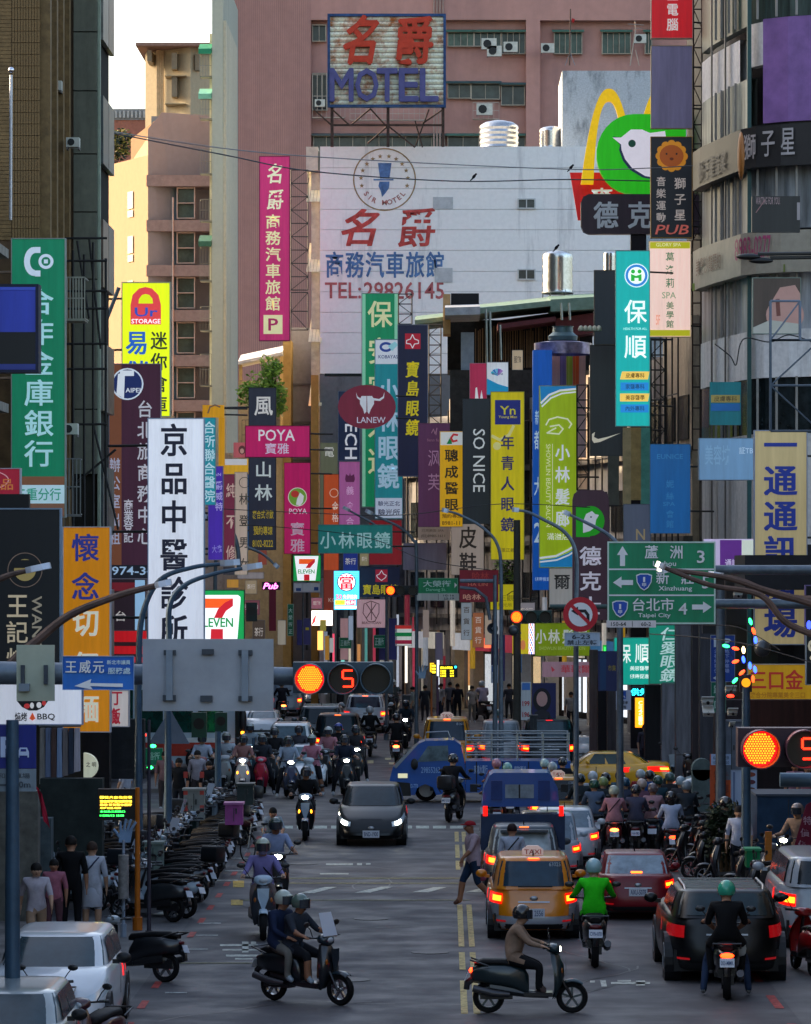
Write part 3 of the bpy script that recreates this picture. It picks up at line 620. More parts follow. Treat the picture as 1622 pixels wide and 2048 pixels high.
sign(V,(497,775,552,1100),50,'#262a38',[('v','風',527,790,836,38,42,'#d8d0c8',{'b':.02}),('v','山林',527,922,1002,36,34,'#c4ccc8',{'b':.02}),('h','複合式餐飲',505,1020,547,1038,'#b8a030'),('h','預約專線',507,1052,545,1070,'#b8a030'),('h','8102-8222',505,1080,546,1094,'#b8a030')],
    'dark navy restaurant sign standing behind the magenta beauty store board',mount='L',frame='#1a1e2a',fw=1)
sign('hanging_board',(490,851,620,915),55,'#b01258',[('h','POYA',517,859,590,882,'#e8d4dc'),('h','寶雅',530,886,578,908,'#c8b4c8')],'horizontal magenta board reading POYA with a red glow at its left end',frame='#8c1448',fw=1.5,mount='R')
sign(V,(568,925,621,1108),52,'#b01258',[('e',595,994,19,19,'#d8d4c0'),('e',595,994,17.5,17.5,'#6f9a34'),('e',590,988,8,7,'#b8342c'),('p',[(600,985),(608,992),(606,1004),(600,1012),(592,1009),(594,998)],'#e0d8d8'),('h','POYA',578,1017,614,1028,'#e4c4d0'),('v','寶雅',595,1044,1105,30,28,'#b89cae')],
    'vertical magenta beauty store sign with a round green and white profile emblem',frame='#8c1448',fw=1,mount='R')
sign(V,(405,835,431,1010),66,'#1b8490',[('v','合所聯合醫院',418,842,1005,26,26,'#b8d0d8')],'teal clinic sign half hidden behind the white clinic sign',frame='#7fb0b8',fw=1,mount='L')
sign(V,(416,932,446,1120),62,'#4a2a9c',[('h','GaN',424,946,442,952,'#b8a8e0'),('v','爵威特',438,962,1022,16,18,'#b8a8e0'),('h','大鑫',424,1090,444,1106,'#9484c8')],'narrow violet sign with pale lavender characters in the left stack',frame='#8c84b8',fw=1,mount='L',emit=.1)
sign(V,(447,948,470,1130),60,'#6a2438',[('v','純不修',462,966,1120,20,30,'#c0a090')],'dull crimson sign with tan characters between the violet and tan ones',frame='#a89080',fw=1,mount='L')
sign(V,(469,944,495,1150),58,'#b09888',[('o',489,965,11,11,1.2,K_),('v','林登男女',488,986,1140,20,24,'#3a3430')],'tan sign with dark characters and a thin ring, left of the navy restaurant sign',frame='#c0b0a0',fw=1)
sign('small_sign',(405,810,448,835),56,'#c98a12',[('l',[(416,826),(420,814),(430,810),(440,814)],3,'#6a5040')],'short orange sign with a brown hook shape above the teal clinic sign',frame=None,mount='R')
sign(V,(437,835,449,948),55,'#c98a12',[],'plain orange strip sign under the short orange sign',frame=None)
sign('small_sign',(467,885,492,915),52,'#b0565a',[('e',484,900,7,9,'#5c3030'),('e',484,902,4,5,'#c09080')],'small salmon portrait sign at the left end of the POYA board',frame=None)
sign(V,(494,928,500,1100),49.8,'#1c5c98',[],'narrow blue strip along the left edge of the navy restaurant sign',frame=None)
sign('shop_fascia',(446,918,496,948),53,'#d8a028',[('r',448,918,494,930,'#d8d4d0')],'orange-yellow fascia under a white strip behind the crimson sign',frame=None)
# ---- middle of the picture, where the street bends
sign('oval_sign',(675,769,792,858),50,'#6a2034',[('p',[(733+sx*a,b)for sx,a,b in((-1,0,792),(-1,10,792),(-1,13,798),(-1,13,808),(-1,7,818),(-1,4,828),(-1,1,824))]+[(733,824),(733,792)],'#c8ccd8'),
    ('p',[(734,792),(744,792),(748,798),(748,808),(742,818),(738,828),(735,824)],'#c8ccd8'),('p',[(712,784),(715,793),(723,798),(731,796),(730,801),(722,802),(714,796)],'#c8ccd8'),('p',[(769,784),(766,793),(758,798),(746,796),(748,801),(760,802),(768,796)],'#c8ccd8'),
    ('h','LANEW',714,834,771,846,'#c0c0d0',{'b':.006})],'dark red oval shoe shop sign with a white cow skull',shape=[(733.5+58*math.cos(i*.2244),813.5+44*math.sin(i*.2244))for i in range(28)],frame=None,mount='R')
for o in[x for x in COL.objects if x.name=='emblem_never']:pass
sign(V,(676,782,720,922),48,'#14223c',[('d','ECH',690,848,714,918,W_,{'b':.02,'sh':0})],'navy sign with white sideways lettering under the oval shoe sign',frame='#7f8ca0',fw=1)
sign(V,(678,923,720,1060),49,'#a0568c',[('p',[(690,958),(692,948),(698,952),(700,945),(702,952),(708,948),(710,958),(708,964),(692,964)],'#5c2048'),('v','義食合',700,972,1052,16,18,'#c89cc0')],'mauve sign with a small dark crown emblem',frame='#b890b0',fw=1)
sign(V,(647,948,678,1220),47,'#b84a20',[('o',668,986,9,9,1.5,'#e0b8a0'),('h','金',664,1003,677,1022,'#e0c8b8'),('h','格',664,1026,677,1044,'#e0c8b8'),('r',648,1140,677,1218,'#7c3020'),('h','KOI',657,1196,674,1204,'#c0a090')],'orange-red sign with pale characters beside the mauve one',frame='#904020',fw=1)
sign(V,(723,586,797,1015),46,'#0f7a50',[('r',723,588,731,1013,'#7fc09c'),('r',789,588,797,1013,'#7fc09c'),('v','保安宮大道',760,600,950,50,56,'#d4cf9c',{'b':.02})],'tall green temple sign with yellow-cream characters and pale edges',frame='#a0a8a0',fw=1.5)
sign(V,(749,678,806,1038),47.5,'#1c7c84',[('r',751,680,804,728,'#ccd4e0'),('o',772,694,13,10,5,'#2a448c'),('p',[(776,692),(790,683),(796,690),(784,702)],'#8cc4c8'),('h','KOBAYASHI',757,710,804,717,'#33406c'),('v','小林眼鏡',777,756,978,44,52,'#a8c4d8',{'b':.03}),('r',751,996,804,1036,'#c0c8dc'),('h','驗光正北',756,1002,800,1012,'#3c4464'),('h','驗光所',756,1018,800,1031,'#28304c')],
    'teal optician sign with large pale characters between the green and navy signs',frame='#8ca4a8',fw=1.5)
sign(V,(795,649,856,953),49,'#161a34',[('r',810,667,841,698,'#a81c30'),('l',[(825,669),(821,678),(813,681),(813,687),(821,688),(825,696),(829,688),(837,687),(837,681),(829,678),(825,669)],1.8,'#e8dcdc'),('v','寶島眼鏡',824,722,872,27,34,'#c8b81c',{'b':.03,'sh':.1})],
    'dark navy optician sign with yellow characters and a red knot emblem',frame='#8c90a0',fw=1.5)
sign('hanging_board',(636,1049,785,1107),54,'#0c5f5c',[('v','小',656,1063,1098,33,35,'#8fb0b0',{'b':.015}),('v','林',693,1063,1098,33,35,'#8fb0b0',{'b':.015}),('v','眼',729,1063,1098,33,35,'#8fb0b0',{'b':.015}),('v','鏡',765,1063,1098,33,35,'#8fb0b0',{'b':.015})],'wide teal board with four pale characters over the street',frame='#5f8c88',fw=1.5,mount='R')
sign(V,(836,846,900,1054),51,'#4c2648',[('l',[(863,866),(867,858),(870,868),(874,856),(872,870)],1.4,'#8c6478'),('h','fenn fu',854,877,878,883,'#7c5468'),('v','沨芙',868,898,982,26,36,'#94708c',{'b':0})],'dull purple sign with thin mauve characters',frame='#6a4460',fw=1)
sign('small_sign',(836,1054,900,1080),51,'#74655c',[('h','沨芙美容 SPA',843,1058,888,1064,'#4a403a'),('h','(02)8980-1611',842,1069,890,1076,'#3c342e')],'brown foot panel with a telephone number below the purple sign',frame=None)
sign('blank_board',(806,1086,893,1140),50,'#8c8494',[],'blank lilac-grey board above the green street name plate',frame='#a09aa8',fw=1)
sign(V,(879,862,926,1054),52,'#d8a010',[('r',881,864,925,890,'#d8dcd4'),('p',[(893,888),(902,872),(904,888)],'#127c40'),('l',[(915,870),(907,869),(902,876),(906,883),(914,881)],4,'#c02c34'),('v','聰成醫眼',903,898,1022,28,26,'#28241c',{'b':.03}),('h','預約專線',884,1028,924,1036,'#5c4410'),('h','8981-11',884,1042,920,1050,'#5c4410')],'orange-yellow clinic sign with a white cap bearing a green and red emblem',frame='#a89c8c',fw=1)
sign(V,(902,890,968,1150),50.5,'#9c9088',[('r',912,896,930,942,'#4c1c38'),('v','適皮鞋',936,1000,1150,36,46,'#2c2828',{'b':.02})],'taupe leather shoe sign with large dark characters',frame='#b0a8a0',fw=1)
sign(V,(925,797,980,1048),53,'#1c232c',[('d','SO NICE',946,858,970,984,'#c8ccd0',{'b':.004})],'black sign reading SO NICE sideways beside the yellow optician sign',frame='#30363c',fw=1)
sign(V,(981,783,1049,1120),55,'#d4bc08',[('r',990,800,1041,849,'#232a78'),('h','Yn',1000,812,1031,829,'#d4c434',{'b':.02}),('h','Young Man',997,831,1034,838,'#c8b850'),('l',[(984,872),(1000,880),(1018,870),(1027,852)],6,'#e8d488'),('e',994,892,8,8,'#e8d488'),('v','年青人眼鏡',1015,870,1064,28,30,'#2c2a64',{'b':.025}),('h','三重正義店',994,1096,1038,1104,'#8c7c20')],
    'tall yellow optician sign with dark blue characters and a blue square emblem',frame='#b8ac50',fw=1.5,emit=.1)
sign(V,(939,726,974,798),50,'#a02448',[('p',[(950,797),(951,776),(954,774),(957,797)],W_),('p',[(960,797),(963,780),(966,797)],W_)],'crimson sign with white strokes behind the black SO NICE sign',frame='#b8909c',fw=1)
sign(V,(973,724,1017,790),51,'#ccd4e0',[('p',[(974,757),(984,762),(996,768),(1016,774),(1016,789),(974,789)],'#1c90c0')]+[('p',[(995,752),(995+15*math.sin(q),752-15*math.cos(q)),(995+15*math.sin(q+.4),752-15*math.cos(q+.4))],c)for q,c in((-1.2,'#20a0b8'),(-.75,'#1c78b8'),(-.3,'#60b0d0'),(.05,'#7c58a8'),(.45,'#a078b8'))]+[('h','MAYSUNE',984,746,1006,750,'#4c5c7c')],
    'white and blue sign with a fan of coloured petals above the yellow sign',frame='#9aa4b0',fw=1)
sign(V,(1066,700,1104,1180),50,'#0c50a8',[('h','新',1070,820,1080,850,'#a0c0e0'),('v','都大2',1076,860,1085,16,40,'#b8d0e8'),('h','健康檢查',1070,1154,1100,1162,'#a8c0e0')],'tall blue cylinder-topped sign between the yellow and lime signs',th=1.2,frame=None)
sign('striped_board',(1103,705,1172,915),49,'#c8a090',[('r',1120,706,1132,770,'#6c6088'),('r',1133,706,1145,770,'#90a82c'),('r',1146,706,1158,770,'#d85018'),('r',1123,706,1124.5,770,'#8c80a8'),('r',1137,706,1138.5,770,'#b0c450'),('r',1150,706,1151.5,770,'#e87838')],'salmon board striped purple, green and orange behind the lime sign',frame='#7c6c68',fw=1)
sign(V,(1078,771,1154,1136),56,'#8ca40c',[('p',[(1080,772),(1152,772),(1152,778),(1128,780),(1104,790),(1082,810)],'#1c7cb4'),('l',[(1082,806),(1098,790),(1120,781),(1151,778)],4,W_),('l',[(1084,813),(1102,796),(1124,787),(1151,784)],3,W_),
    ('l',[(1092,850),(1098,839),(1115,834),(1135,838),(1143,848),(1138,856)],3,'#dce4b4'),('l',[(1100,853),(1118,850),(1126,858),(1118,868),(1094,866),(1104,860),(1112,856)],3,'#dce4b4'),
    ('v','小林髮廊',1125,888,1054,30,34,'#d8dce4',{'b':.025}),('l',[(1105,888),(1105,1054)],1.2,'#dce4b4'),('d','SHOWLIN BEAUTY SALON',1092,888,1101,1054,'#d4dc9c'),('h','滿溢店',1094,1066,1138,1080,'#e0e4c8'),
    ('p',[(1080,1134),(1080,1120),(1110,1116),(1136,1106),(1152,1096),(1152,1134)],'#1c7cb4'),('l',[(1080,1116),(1112,1112),(1136,1100),(1152,1090)],4,W_),('l',[(1080,1124),(1114,1120),(1138,1110),(1152,1100)],3,W_)],
    'lime green hair salon sign with blue and white swooshes at top and foot',frame='#b8bc94',fw=1.5,emit=.15,mount='R')
sign(V,(1098,1136,1147,1215),54,'#949498',[('h','爾',1108,1150,1140,1178,'#24262c',{'b':.02})],'plain grey sign with one black character under the lime salon sign',frame='#a8a8ac',fw=1)
sign(V,(1145,980,1218,1240),58,'#33202c',[('e',1182,1042,27,30,'#1c9416',{'em':.1}),('r',1152,1014,1180,1074,'#1c9416',{'em':.1}),('p',[(1166,1066),(1166,1044),(1172,1028),(1184,1022),(1190,1028),(1198,1030),(1192,1040),(1190,1054),(1180,1062)],'#c8c8d0',{'em':.1}),('e',1182,1034,1.8,1.8,'#22403c'),('v','德克士',1181,1092,1232,44,40,'#bcb8c4',{'b':.03})],
    'dark brown fast food sign with a green D emblem holding a white bird',shape=[(1145,1240),(1145,1000),(1148,988),(1158,980),(1205,980),(1215,988),(1218,1000),(1218,1240)],frame=None,mount='R')
sign(V,(1180,690,1247,912),56,'#23262a',[('p',[(1184,868),(1190,864),(1188,874),(1196,878),(1214,874),(1241,866),(1200,884),(1188,886),(1184,880)],'#d8ccb8')],'black sportswear sign with a cream swoosh behind the teal clinic sign',frame='#3a3c40',fw=1)
sign(V,(1188,540,1232,690),57,'#1c2028',[],'plain black box sign above the sportswear sign',frame='#4a4038',fw=2)
# ---- right side stack
sign('arches_board',(1140,345,1400,470),50,'#b8101c',[('h','麥',1182,376,1226,410,W_,{'b':.03})],'big red trapezoid board of the burger restaurant behind the green bird board',shape=[(1140,345),(1400,345),(1385,440),(1156,440)],frame=None,emit=.1)
def arch(cx,w_,s,label):
    t=thing('golden_arch',label,'sign',(X(cx,s),D(s),Z(370,s)),group='yellow arches on the red board');mb=MB();y=D(s)-.5;n=22;o,i_=[],[]
    for k in range(n+1):
        q=-1+2*k/n;hh=1-abs(q)**2.3;o.append((X(cx+q*w_,s),Z(370-190*hh,s)));i_.append((X(cx+q*(w_-25+8*hh),s),Z(370-165*hh,s)))
    for k in range(n):
        a,b,c,d=o[k],o[k+1],i_[k+1],i_[k]
        mb.add([(a[0],y,a[1]),(b[0],y,b[1]),(c[0],y,c[1]),(d[0],y,d[1]),(a[0],y+.35,a[1]),(b[0],y+.35,b[1]),(c[0],y+.35,c[1]),(d[0],y+.35,d[1])],[(0,3,2,1)[::-1],(4,5,6,7)[::-1],(0,1,5,4)[::-1],(3,7,6,2)[::-1]])
    mb.build('arch_tube',M('#e0ae08',.4,emit=.22),t);return t
arch(1217,56,50.3,'yellow arch rising left of the green bird board');arch(1318,56,50.3,'yellow arch mostly hidden behind the lilac blank board')
sign('bird_board',(1193,228,1400,388),51.5,'#1f9a10',[('p',[(1225,273),(1243,275),(1262,260),(1283,259),(1300,268),(1330,268),(1340,330),(1330,352),(1310,360),(1285,355),(1260,340),(1246,322),(1238,300),(1240,290)],'#1c2440'),('p',[(1225,275),(1242,275),(1262,259),(1284,259),(1300,266),(1330,262),(1340,330),(1330,348),(1312,356),(1290,352),(1264,336),(1250,318),(1243,300),(1242,289)],'#d0c8d0'),
    ('e',1264,287,7.5,7.5,'#12382c')],'green fast food board with a white bird in profile above the dark name board',shape=[(1193+75-75*math.cos(math.radians(q)),308-80*math.sin(math.radians(q)))for q in range(-90,91,12)]+[(1372,228),(1372,388)],frame=None,emit=.25,th=.5)
sign('name_board',(1162,388,1408,468),52.5,'#3a2a34',[('v','德',1212,402,458,50,56,'#dcd4dc',{'b':.035}),('v','克',1280,402,458,50,56,'#dcd4dc',{'b':.035}),('v','士',1360,402,458,50,56,'#dcd4dc',{'b':.035})],'dark brown rounded name board with large white characters on a thick post',shape=[(1178,388),(1394,388),(1404,393),(1408,404),(1408,452),(1404,463),(1394,468),(1178,468),(1167,463),(1162,452),(1162,404),(1167,393)],frame=None,th=.5)
tp=thing('sign_post','thick dark post carrying the name board down to the roofs','post',(X(1277,52.5),D(52.5)+.3,0));MB().box(X(1262,52.5),D(52.5)+.1,0,X(1293,52.5),D(52.5)+.6,Z(468,52.5)-.01).build('post',M('#2c262c',.6),tp)
sign(V,(1302,-60,1386,77),58,'#b80c18',[('v','匠電腦',1345,-24,62,24,26,'#e0ccc4',{'b':.02})],'red computer shop sign at the top of the right hand stack',mount='R',frame='#b88c80',fw=1.5)
sign('blank_board',(1302,91,1385,257),58,'#8c7c98',[],'blank lilac board under the red computer shop sign',mount='R',frame='#a89070',fw=1)
sign(V,(1301,273,1385,476),58,'#17181f',[('e',1343+25*math.cos(0),313,8,8,'#c8781c')]+[('e',1343+24*math.cos(q*.5236),312+24*math.sin(q*.5236),8,8,'#c8801c')for q in range(12)]+[('e',1343,312,24,22,'#9c4c18'),('e',1333,308,2,2,K_),('e',1353,308,2,2,K_),('e',1343,318,4,3,'#5c2810'),
    ('v','音樂運動',1322,353,445,20,20,'#b0a098'),('v','獅子星',1360,355,442,24,24,'#b0a098'),('h','PUB',1310,450,1377,469,'#c05c50',{'b':.02,'sh':.2})],'black pub sign with an orange lion face and red PUB lettering',mount='R',frame='#b07c30',fw=1.5)
sign(V,(1298,482,1382,674),58,'#d8b4a8',[('r',1300,484,1380,497,'#a4a018'),('h','GLORY SPA',1312,486,1362,493,'#ccc890'),('v','葛洛莉',1340,504,576,18,20,'#4c6c50'),('h','SPA',1324,584,1352,597,'#7c8c70'),('v','美學館',1340,603,656,16,16,'#4c6c50'),('h','5F',1312,630,1320,650,'#c8846c'),('r',1300,660,1380,672,'#a4a018')],'pale pink spa sign with olive bands below the lion pub sign',mount='R',emit=.3,frame='#a49c50',fw=1)
sign(V,(1231,501,1300,853),60,'#0c8c88',[('e',1273,551,24,24,'#c8e0e8'),('e',1273,551,22,22,'#2a74b8'),('e',1273,551,17,17,'#e0ece4'),('p',[(1262,562),(1262,548),(1272,552),(1283,548),(1283,562),(1277,562),(1277,556),(1269,556),(1269,562)],'#1c9c34'),('e',1266,543,4,4,'#1c9c34'),('e',1279,543,4,4,'#1c9c34'),
    ('v','保順',1271,598,718,46,50,'#e0ece8',{'b':.01}),('h','HEALTH FOR ALL',1247,655,1294,660,'#a0dcd4'),('p',[(1244,743),(1302-3,743),(1296,759),(1240,759)],'#d8b050'),('p',[(1240,787),(1240+3,787),(1299,787),(1296,803),(1240,803)],'#d8b050'),('r',1241,765,1297,781,'#1c74b4'),('r',1241,809,1297,825,'#1c74b4'),
    ('h','皮膚專科',1251,746,1289,756,'#4c3c14'),('h','家醫專科',1251,768,1289,778,'#143c60'),('h','美容醫學',1251,790,1289,800,'#4c3c14'),('h','內外專科',1251,812,1289,822,'#143c60')],'tall glowing teal clinic sign with a round blue and green emblem',mount='R',emit=.35,frame='#74b8b0',fw=1.5)
sign(V,(1300,888,1381,1067),62,'#0c4c80',[('h','EUNICE',1314,908,1366,918,'#2c6894'),('v','妮絲',1340,960,1000,16,16,'#2c6894'),('h','SPA',1326,1004,1350,1012,'#2c6894'),('v','會館',1340,1020,1056,16,16,'#2c6894')],'deep blue sign with barely readable faded lettering',mount='R',frame='#3c6c90',fw=1)
sign('small_sign',(1247,1008,1302,1090),61,'#454c5c',[('h','N',1272,1058,1290,1080,'#8c7c5c',{'b':.01})],'slate sign with a gold letter N beside the blue sign',frame='#5c6474',fw=1)
sign(V,(1508,860,1615,1290),72,'#a09068',[('v','一通通訊廣場',1561,858,1276,68,64,'#1c2c74',{'b':.04})],'large khaki telecom sign with thick dark blue characters at the right',mount='R',frame='#8c98b0',fw=2)
sign('shop_fascia',(1398,876,1509,960),66,'#5c7c98',[('h','美容坊',1410,890,1460,930,'#6c8ca4'),('h','証TB',1478,894,1506,908,'#a0b4c4')],'faded blue-grey fascia left of the khaki telecom sign',frame='#7c90a4',fw=1,th=.6)
sign('shop_fascia',(1408,1078,1510,1140),64,'#b8a8c4',[('r',1440,1080,1483,1138,'#5c2878'),('r',1484,1080,1508,1138,'#d0d4bc'),('h','通訊行',1450,1118,1490,1134,'#c8b8d0')],'lilac and purple fascia behind the green road sign',frame=None)
sign('light_box',(1228,1275,1300,1370),58,'#0c8474',[('h','保',1238,1288,1262,1326,'#dce8e4',{'b':.01}),('h','順',1270,1288,1298,1326,'#dce8e4',{'b':.01}),('h','美容醫學',1260,1332,1298,1341,'#dce8e4'),('h','健康促進',1260,1348,1298,1357,'#dce8e4')],'green clinic light box behind the striped pole banner',emit=.35,frame='#74b8a8',fw=1)
sign(V,(1298,1248,1377,1368),62,'#0a6f5a',[('v','仁愛眼鏡',1338,1254,1364,40,28,'#a8c0bc',{'b':.02,'sh':.15})],'green optician light box with wavy pale characters under the road sign',emit=.22,frame='#5c8c7c',fw=1)
sign('led_sign',(1262,1374,1314,1394),60,'#0a1420',[('h','供免費',1262,1377,1312,1391,'#20c8e0',{'em':2.0,'b':.03})],'small black display with glowing cyan characters',frame=None,cat='display')
sign('light_box',(1271,1396,1290,1455),58,'#e88010',[('v','C店4518',1281,1402,1450,8,8,'#f4d8a0')],'narrow glowing orange light box beside a doorway',emit=.9,frame=None)
sign('shop_fascia',(1495,1328,1640,1406),66,'#9c7414',[('h','三口金',1500,1340,1606,1378,'#8c2420',{'b':.035}),('h','複合分院專業美食三口',1500,1384,1610,1396,'#7c5414')],'ochre shop fascia with dark red characters at the right edge',frame='#b8b0a0',fw=1.5)
sign(V,(1612,1262,1690,1370),78,'#101418',[('h','9S',1616,1280,1650,1320,'#b8b098',{'b':.03})],'black sign cut off by the right edge with a pale figure',frame='#b0bcc8',fw=1.5)
sign('parking_sign',(1421,1270,1470,1364),82,'#123c8c',[('h','P',1428,1276,1462,1294,'#b8c4d8',{'b':.04}),('v','地下停車場',1454,1298,1346,10,9,'#8c9cc8'),('v','公有停車位',1432,1298,1346,8,9,'#8c9cc8'),('p',[(1426,1356),(1434,1351),(1434,1354),(1442,1354),(1442,1358),(1434,1358),(1434,1361)],'#b8c4d8')],'dark blue parking direction sign with a big P and a left arrow',frame='#9ca8bc',fw=1,th=.05)
sign('street_sign',(1422,1364,1452,1425),80,'#0c6c50',[('v','路口',1435,1370,1418,16,18,'#a8c4b8')],'narrow green street sign under the blue parking sign',frame='#8cac9c',fw=1,th=.05)
sign('led_sign',(1610,1170,1640,1290),74,'#1a1a20',[('e',1618,1250,5,9,'#3040e0',{'em':1.5})],'dark strip display at the right edge with a blue glow',frame='#8c7cb0',cat='display')
# ---- lower middle
sign('hanging_board',(919,1140,997,1204),52,'#581424',[('h','哈林',944,1144,978,1160,'#7c2c30'),('h','HA LIN',936,1166,975,1172,'#a05c54'),('h','哈林',926,1188,962,1200,'#b08878')],'dark crimson board behind the street name plate',frame=None)
sign('hanging_board',(980,1168,1030,1220),50,'#c0b41c',[('l',[(1014,1190),(1024,1183),(1030,1182)],2,'#4c4418'),('h','正觀',998,1190,1028,1202,'#8c8418'),('h','驗光所',996,1206,1024,1214,'#8c8418')],'small yellow optician board behind a lamp post',frame='#8c8430',fw=1)
sign('hanging_board',(1070,1246,1180,1312),56,'#7c9408',[('v','小',1082,1258,1288,22,30,'#dce0d0',{'b':.025}),('v','林',1108,1258,1288,24,30,'#dce0d0',{'b':.025}),('v','髮',1136,1258,1288,24,30,'#dce0d0',{'b':.025}),('v','廊',1162,1258,1288,24,30,'#dce0d0',{'b':.025}),('h','SHOWLIN BEAUTY SALON',1078,1293,1170,1300,'#a8b860')],'lime green horizontal salon board above the pink awning board',emit=.1,frame='#9cac30',fw=1)
sign(V,(1025,1248,1058,1308),57,'#c8b414',[('v','小林',1036,1254,1290,14,18,'#4c4c84'),('e',1046,1290,5,10,'#e8844c')],'yellow side panel left of the barber pole',frame=None)
sign('led_sign',(668,1142,718,1219),49,'#38a8d8',[('e',693,1164,19,19,K_),('e',693,1164,17,17,'#e8e0e0'),('h','當',680,1150,706,1178,'#c8142c',{'b':.04}),('h','50',672,1189,684,1198,'#d02020',{'b':.04}),('h','免費諮詢',686,1189,714,1198,'#e8e8f0'),('r',670,1200,690,1210,'#e8d820'),('r',691,1200,711,1210,'#d81830'),('h','利息',671,1201,689,1209,'#188040'),('h','低利',692,1201,710,1209,'#f0e8e8'),('r',670,1212,714,1217,'#e8e0e8')]+[('r',670,1144+q*4,716,1145+q*4,'#60c8f0')for q in range(3)],'glowing blue pawnshop display with a red character in a white disc',emit=.9,frame=None)
sign('hanging_board',(719,1134,800,1194),48,'#12162c',[('r',751,1139,775,1164,'#a01c30'),('l',[(763,1141),(759,1148),(753,1151),(755,1155),(763,1161),(771,1155),(773,1151),(767,1148),(763,1141)],1.5,'#e0d4d4'),('h','寶島眼鏡',726,1169,796,1189,'#c0ac18',{'b':.03})],'dark horizontal optician board with yellow characters behind the far red light',frame='#3c4058',fw=1)
sign('hanging_board',(713,1198,773,1256),49.5,'#b8949c',[('l',[(728,1208),(726,1226),(736,1242),(742,1244),(750,1242),(758,1226),(758,1208),(742,1202),(728,1208)],1.5,'#4c3438'),('l',[(733,1236),(752,1208)],1.8,'#4c3438'),('l',[(752,1236),(733,1208)],1.8,'#4c3438'),('l',[(743,1204),(743,1240)],1.5,'#4c3438'),('h','BEAUTICIAN',724,1243,762,1248,'#4c3438')],'dusty pink square sign with a shield of crossed tools',frame='#9c848c',fw=1)
sign('light_box',(622,1220,666,1252),47,'#e8d8c8',[('p',[(623,1251),(626,1238),(633,1228),(630,1244)],'#c82c34'),('l',[(629,1228),(638,1226)],1.5,'#40604c'),('h','日',642,1232,652,1241,'#d8a880')],'small bright cream light box with a red streak',emit=.9,frame='#a05040',fw=1)
sign('neon_sign',(524,1164,560,1180),50,'#2c2430',[('h','Pub',526,1166,556,1178,'#f060c8',{'em':2.5,'b':.01,'sh':.3})],'pink neon script on a dark board',frame=None)
sign('hanging_board',(1085,1324,1196,1354),52,'#8c7080',[('h','華歌爾',1122,1330,1182,1346,'#a03848',{'b':.02}),('p',[(1102,1332),(1110,1340),(1104,1344)],'#a03848')],'dusty mauve board with crimson characters above the shop doors',frame=None)
for i,(r_,c_,lb)in enumerate((((575,1208,587,1272),'#0c6444','narrow green street name sign hung vertically'),((678,1275,703,1297),'#0c7450','small green street plate left of the pink square sign'),((747,1270,771,1296),'#0c6c4c','small green street plate right of the pink square sign'))):
    sign('street_sign',r_,46,c_,[('v' if i==0 else 'h','大榮街正' if i==0 else '正義街')+((581,1216,1268,8,10)if i==0 else(r_[0]+3,r_[1]+5,r_[2]-3,r_[3]-5))+('#a8d0c0',)],lb,frame='#9cc0b0',fw=.8,th=.05)
# nondescript small signs filling the far bend of the street
rnd=random.Random(11)
FARS=[((538,1178,552,1262),'#781c34','dull crimson vertical banner'),((640,885,676,1050),'#5c5c48','faded olive board'),((446,1133,494,1150),'#3c3c44','dark narrow fascia'),((474,1144,528,1158),'#8c8484','grey lettered fascia'),((490,1160,514,1188),'#a08c70','tan square board'),
        ((484,1200,520,1230),'#7c4850','dusty red board'),((453,1158,478,1176),'#c08c3c','amber board'),((622,1195,645,1218),'#a06474','pink board'),((516,1100,534,1130),'#8c4434','brick red board'),((686,1105,716,1142),'#1c2c78','navy board'),
        ((719,1105,738,1132),'#8c8464','khaki board'),((738,1040,804,1130),'#7c1c24','dark red sign with white bars'),((680,1236,697,1320),'#a07c80','dusty rose strip'),((697,1232,706,1280),'#8c9cb0','pale blue strip'),((635,1262,646,1300),'#e8a050','glowing amber strip'),
        ((650,1272,658,1320),'#b07c30','ochre strip'),((659,1276,667,1305),'#b8b8b4','off-white strip'),((922,1205,944,1280),'#8c98a4','slate blue vertical board'),((945,1225,968,1295),'#a06444','rust coloured board'),((969,1230,984,1290),'#b0a090','beige narrow board'),
        ((968,1276,982,1296),'#e85838','glowing red-orange panel'),((870,1265,886,1320),'#a89cb4','pale lilac strip banner'),((846,1220,858,1275),'#908078','brown strip board'),((790,1250,824,1292),'#d0d8d0','striped awning board in red, white and green'),((640,1240,652,1262),'#9c8c3c','mustard board'),
        ((1030,1205,1070,1240),'#8c8890','pale grey box on a balcony'),((1024,700,1046,740),'#b09c80','beige board on a roof'),((505,1240,530,1290),'#4c4038','dark brown hanging board'),((555,1240,572,1290),'#9c9484','stone coloured board'),((860,1326,868,1344),'#d0a014','tiny yellow light strip'),
        ((594,1240,604,1290),'#3c3c74','indigo pole banner'),((606,1236,622,1290),'#44447c','indigo banner with yellow square'),((758,1240,772,1320),'#34346c','blue pole banner left of a lamp post'),((777,1236,794,1320),'#3c3c78','blue pole banner right of a lamp post'),((982,1268,997,1362),'#3c3c70','blue pole banner with a yellow square'),((998,1270,1010,1362),'#44407c','blue pole banner beside the loudspeaker')]
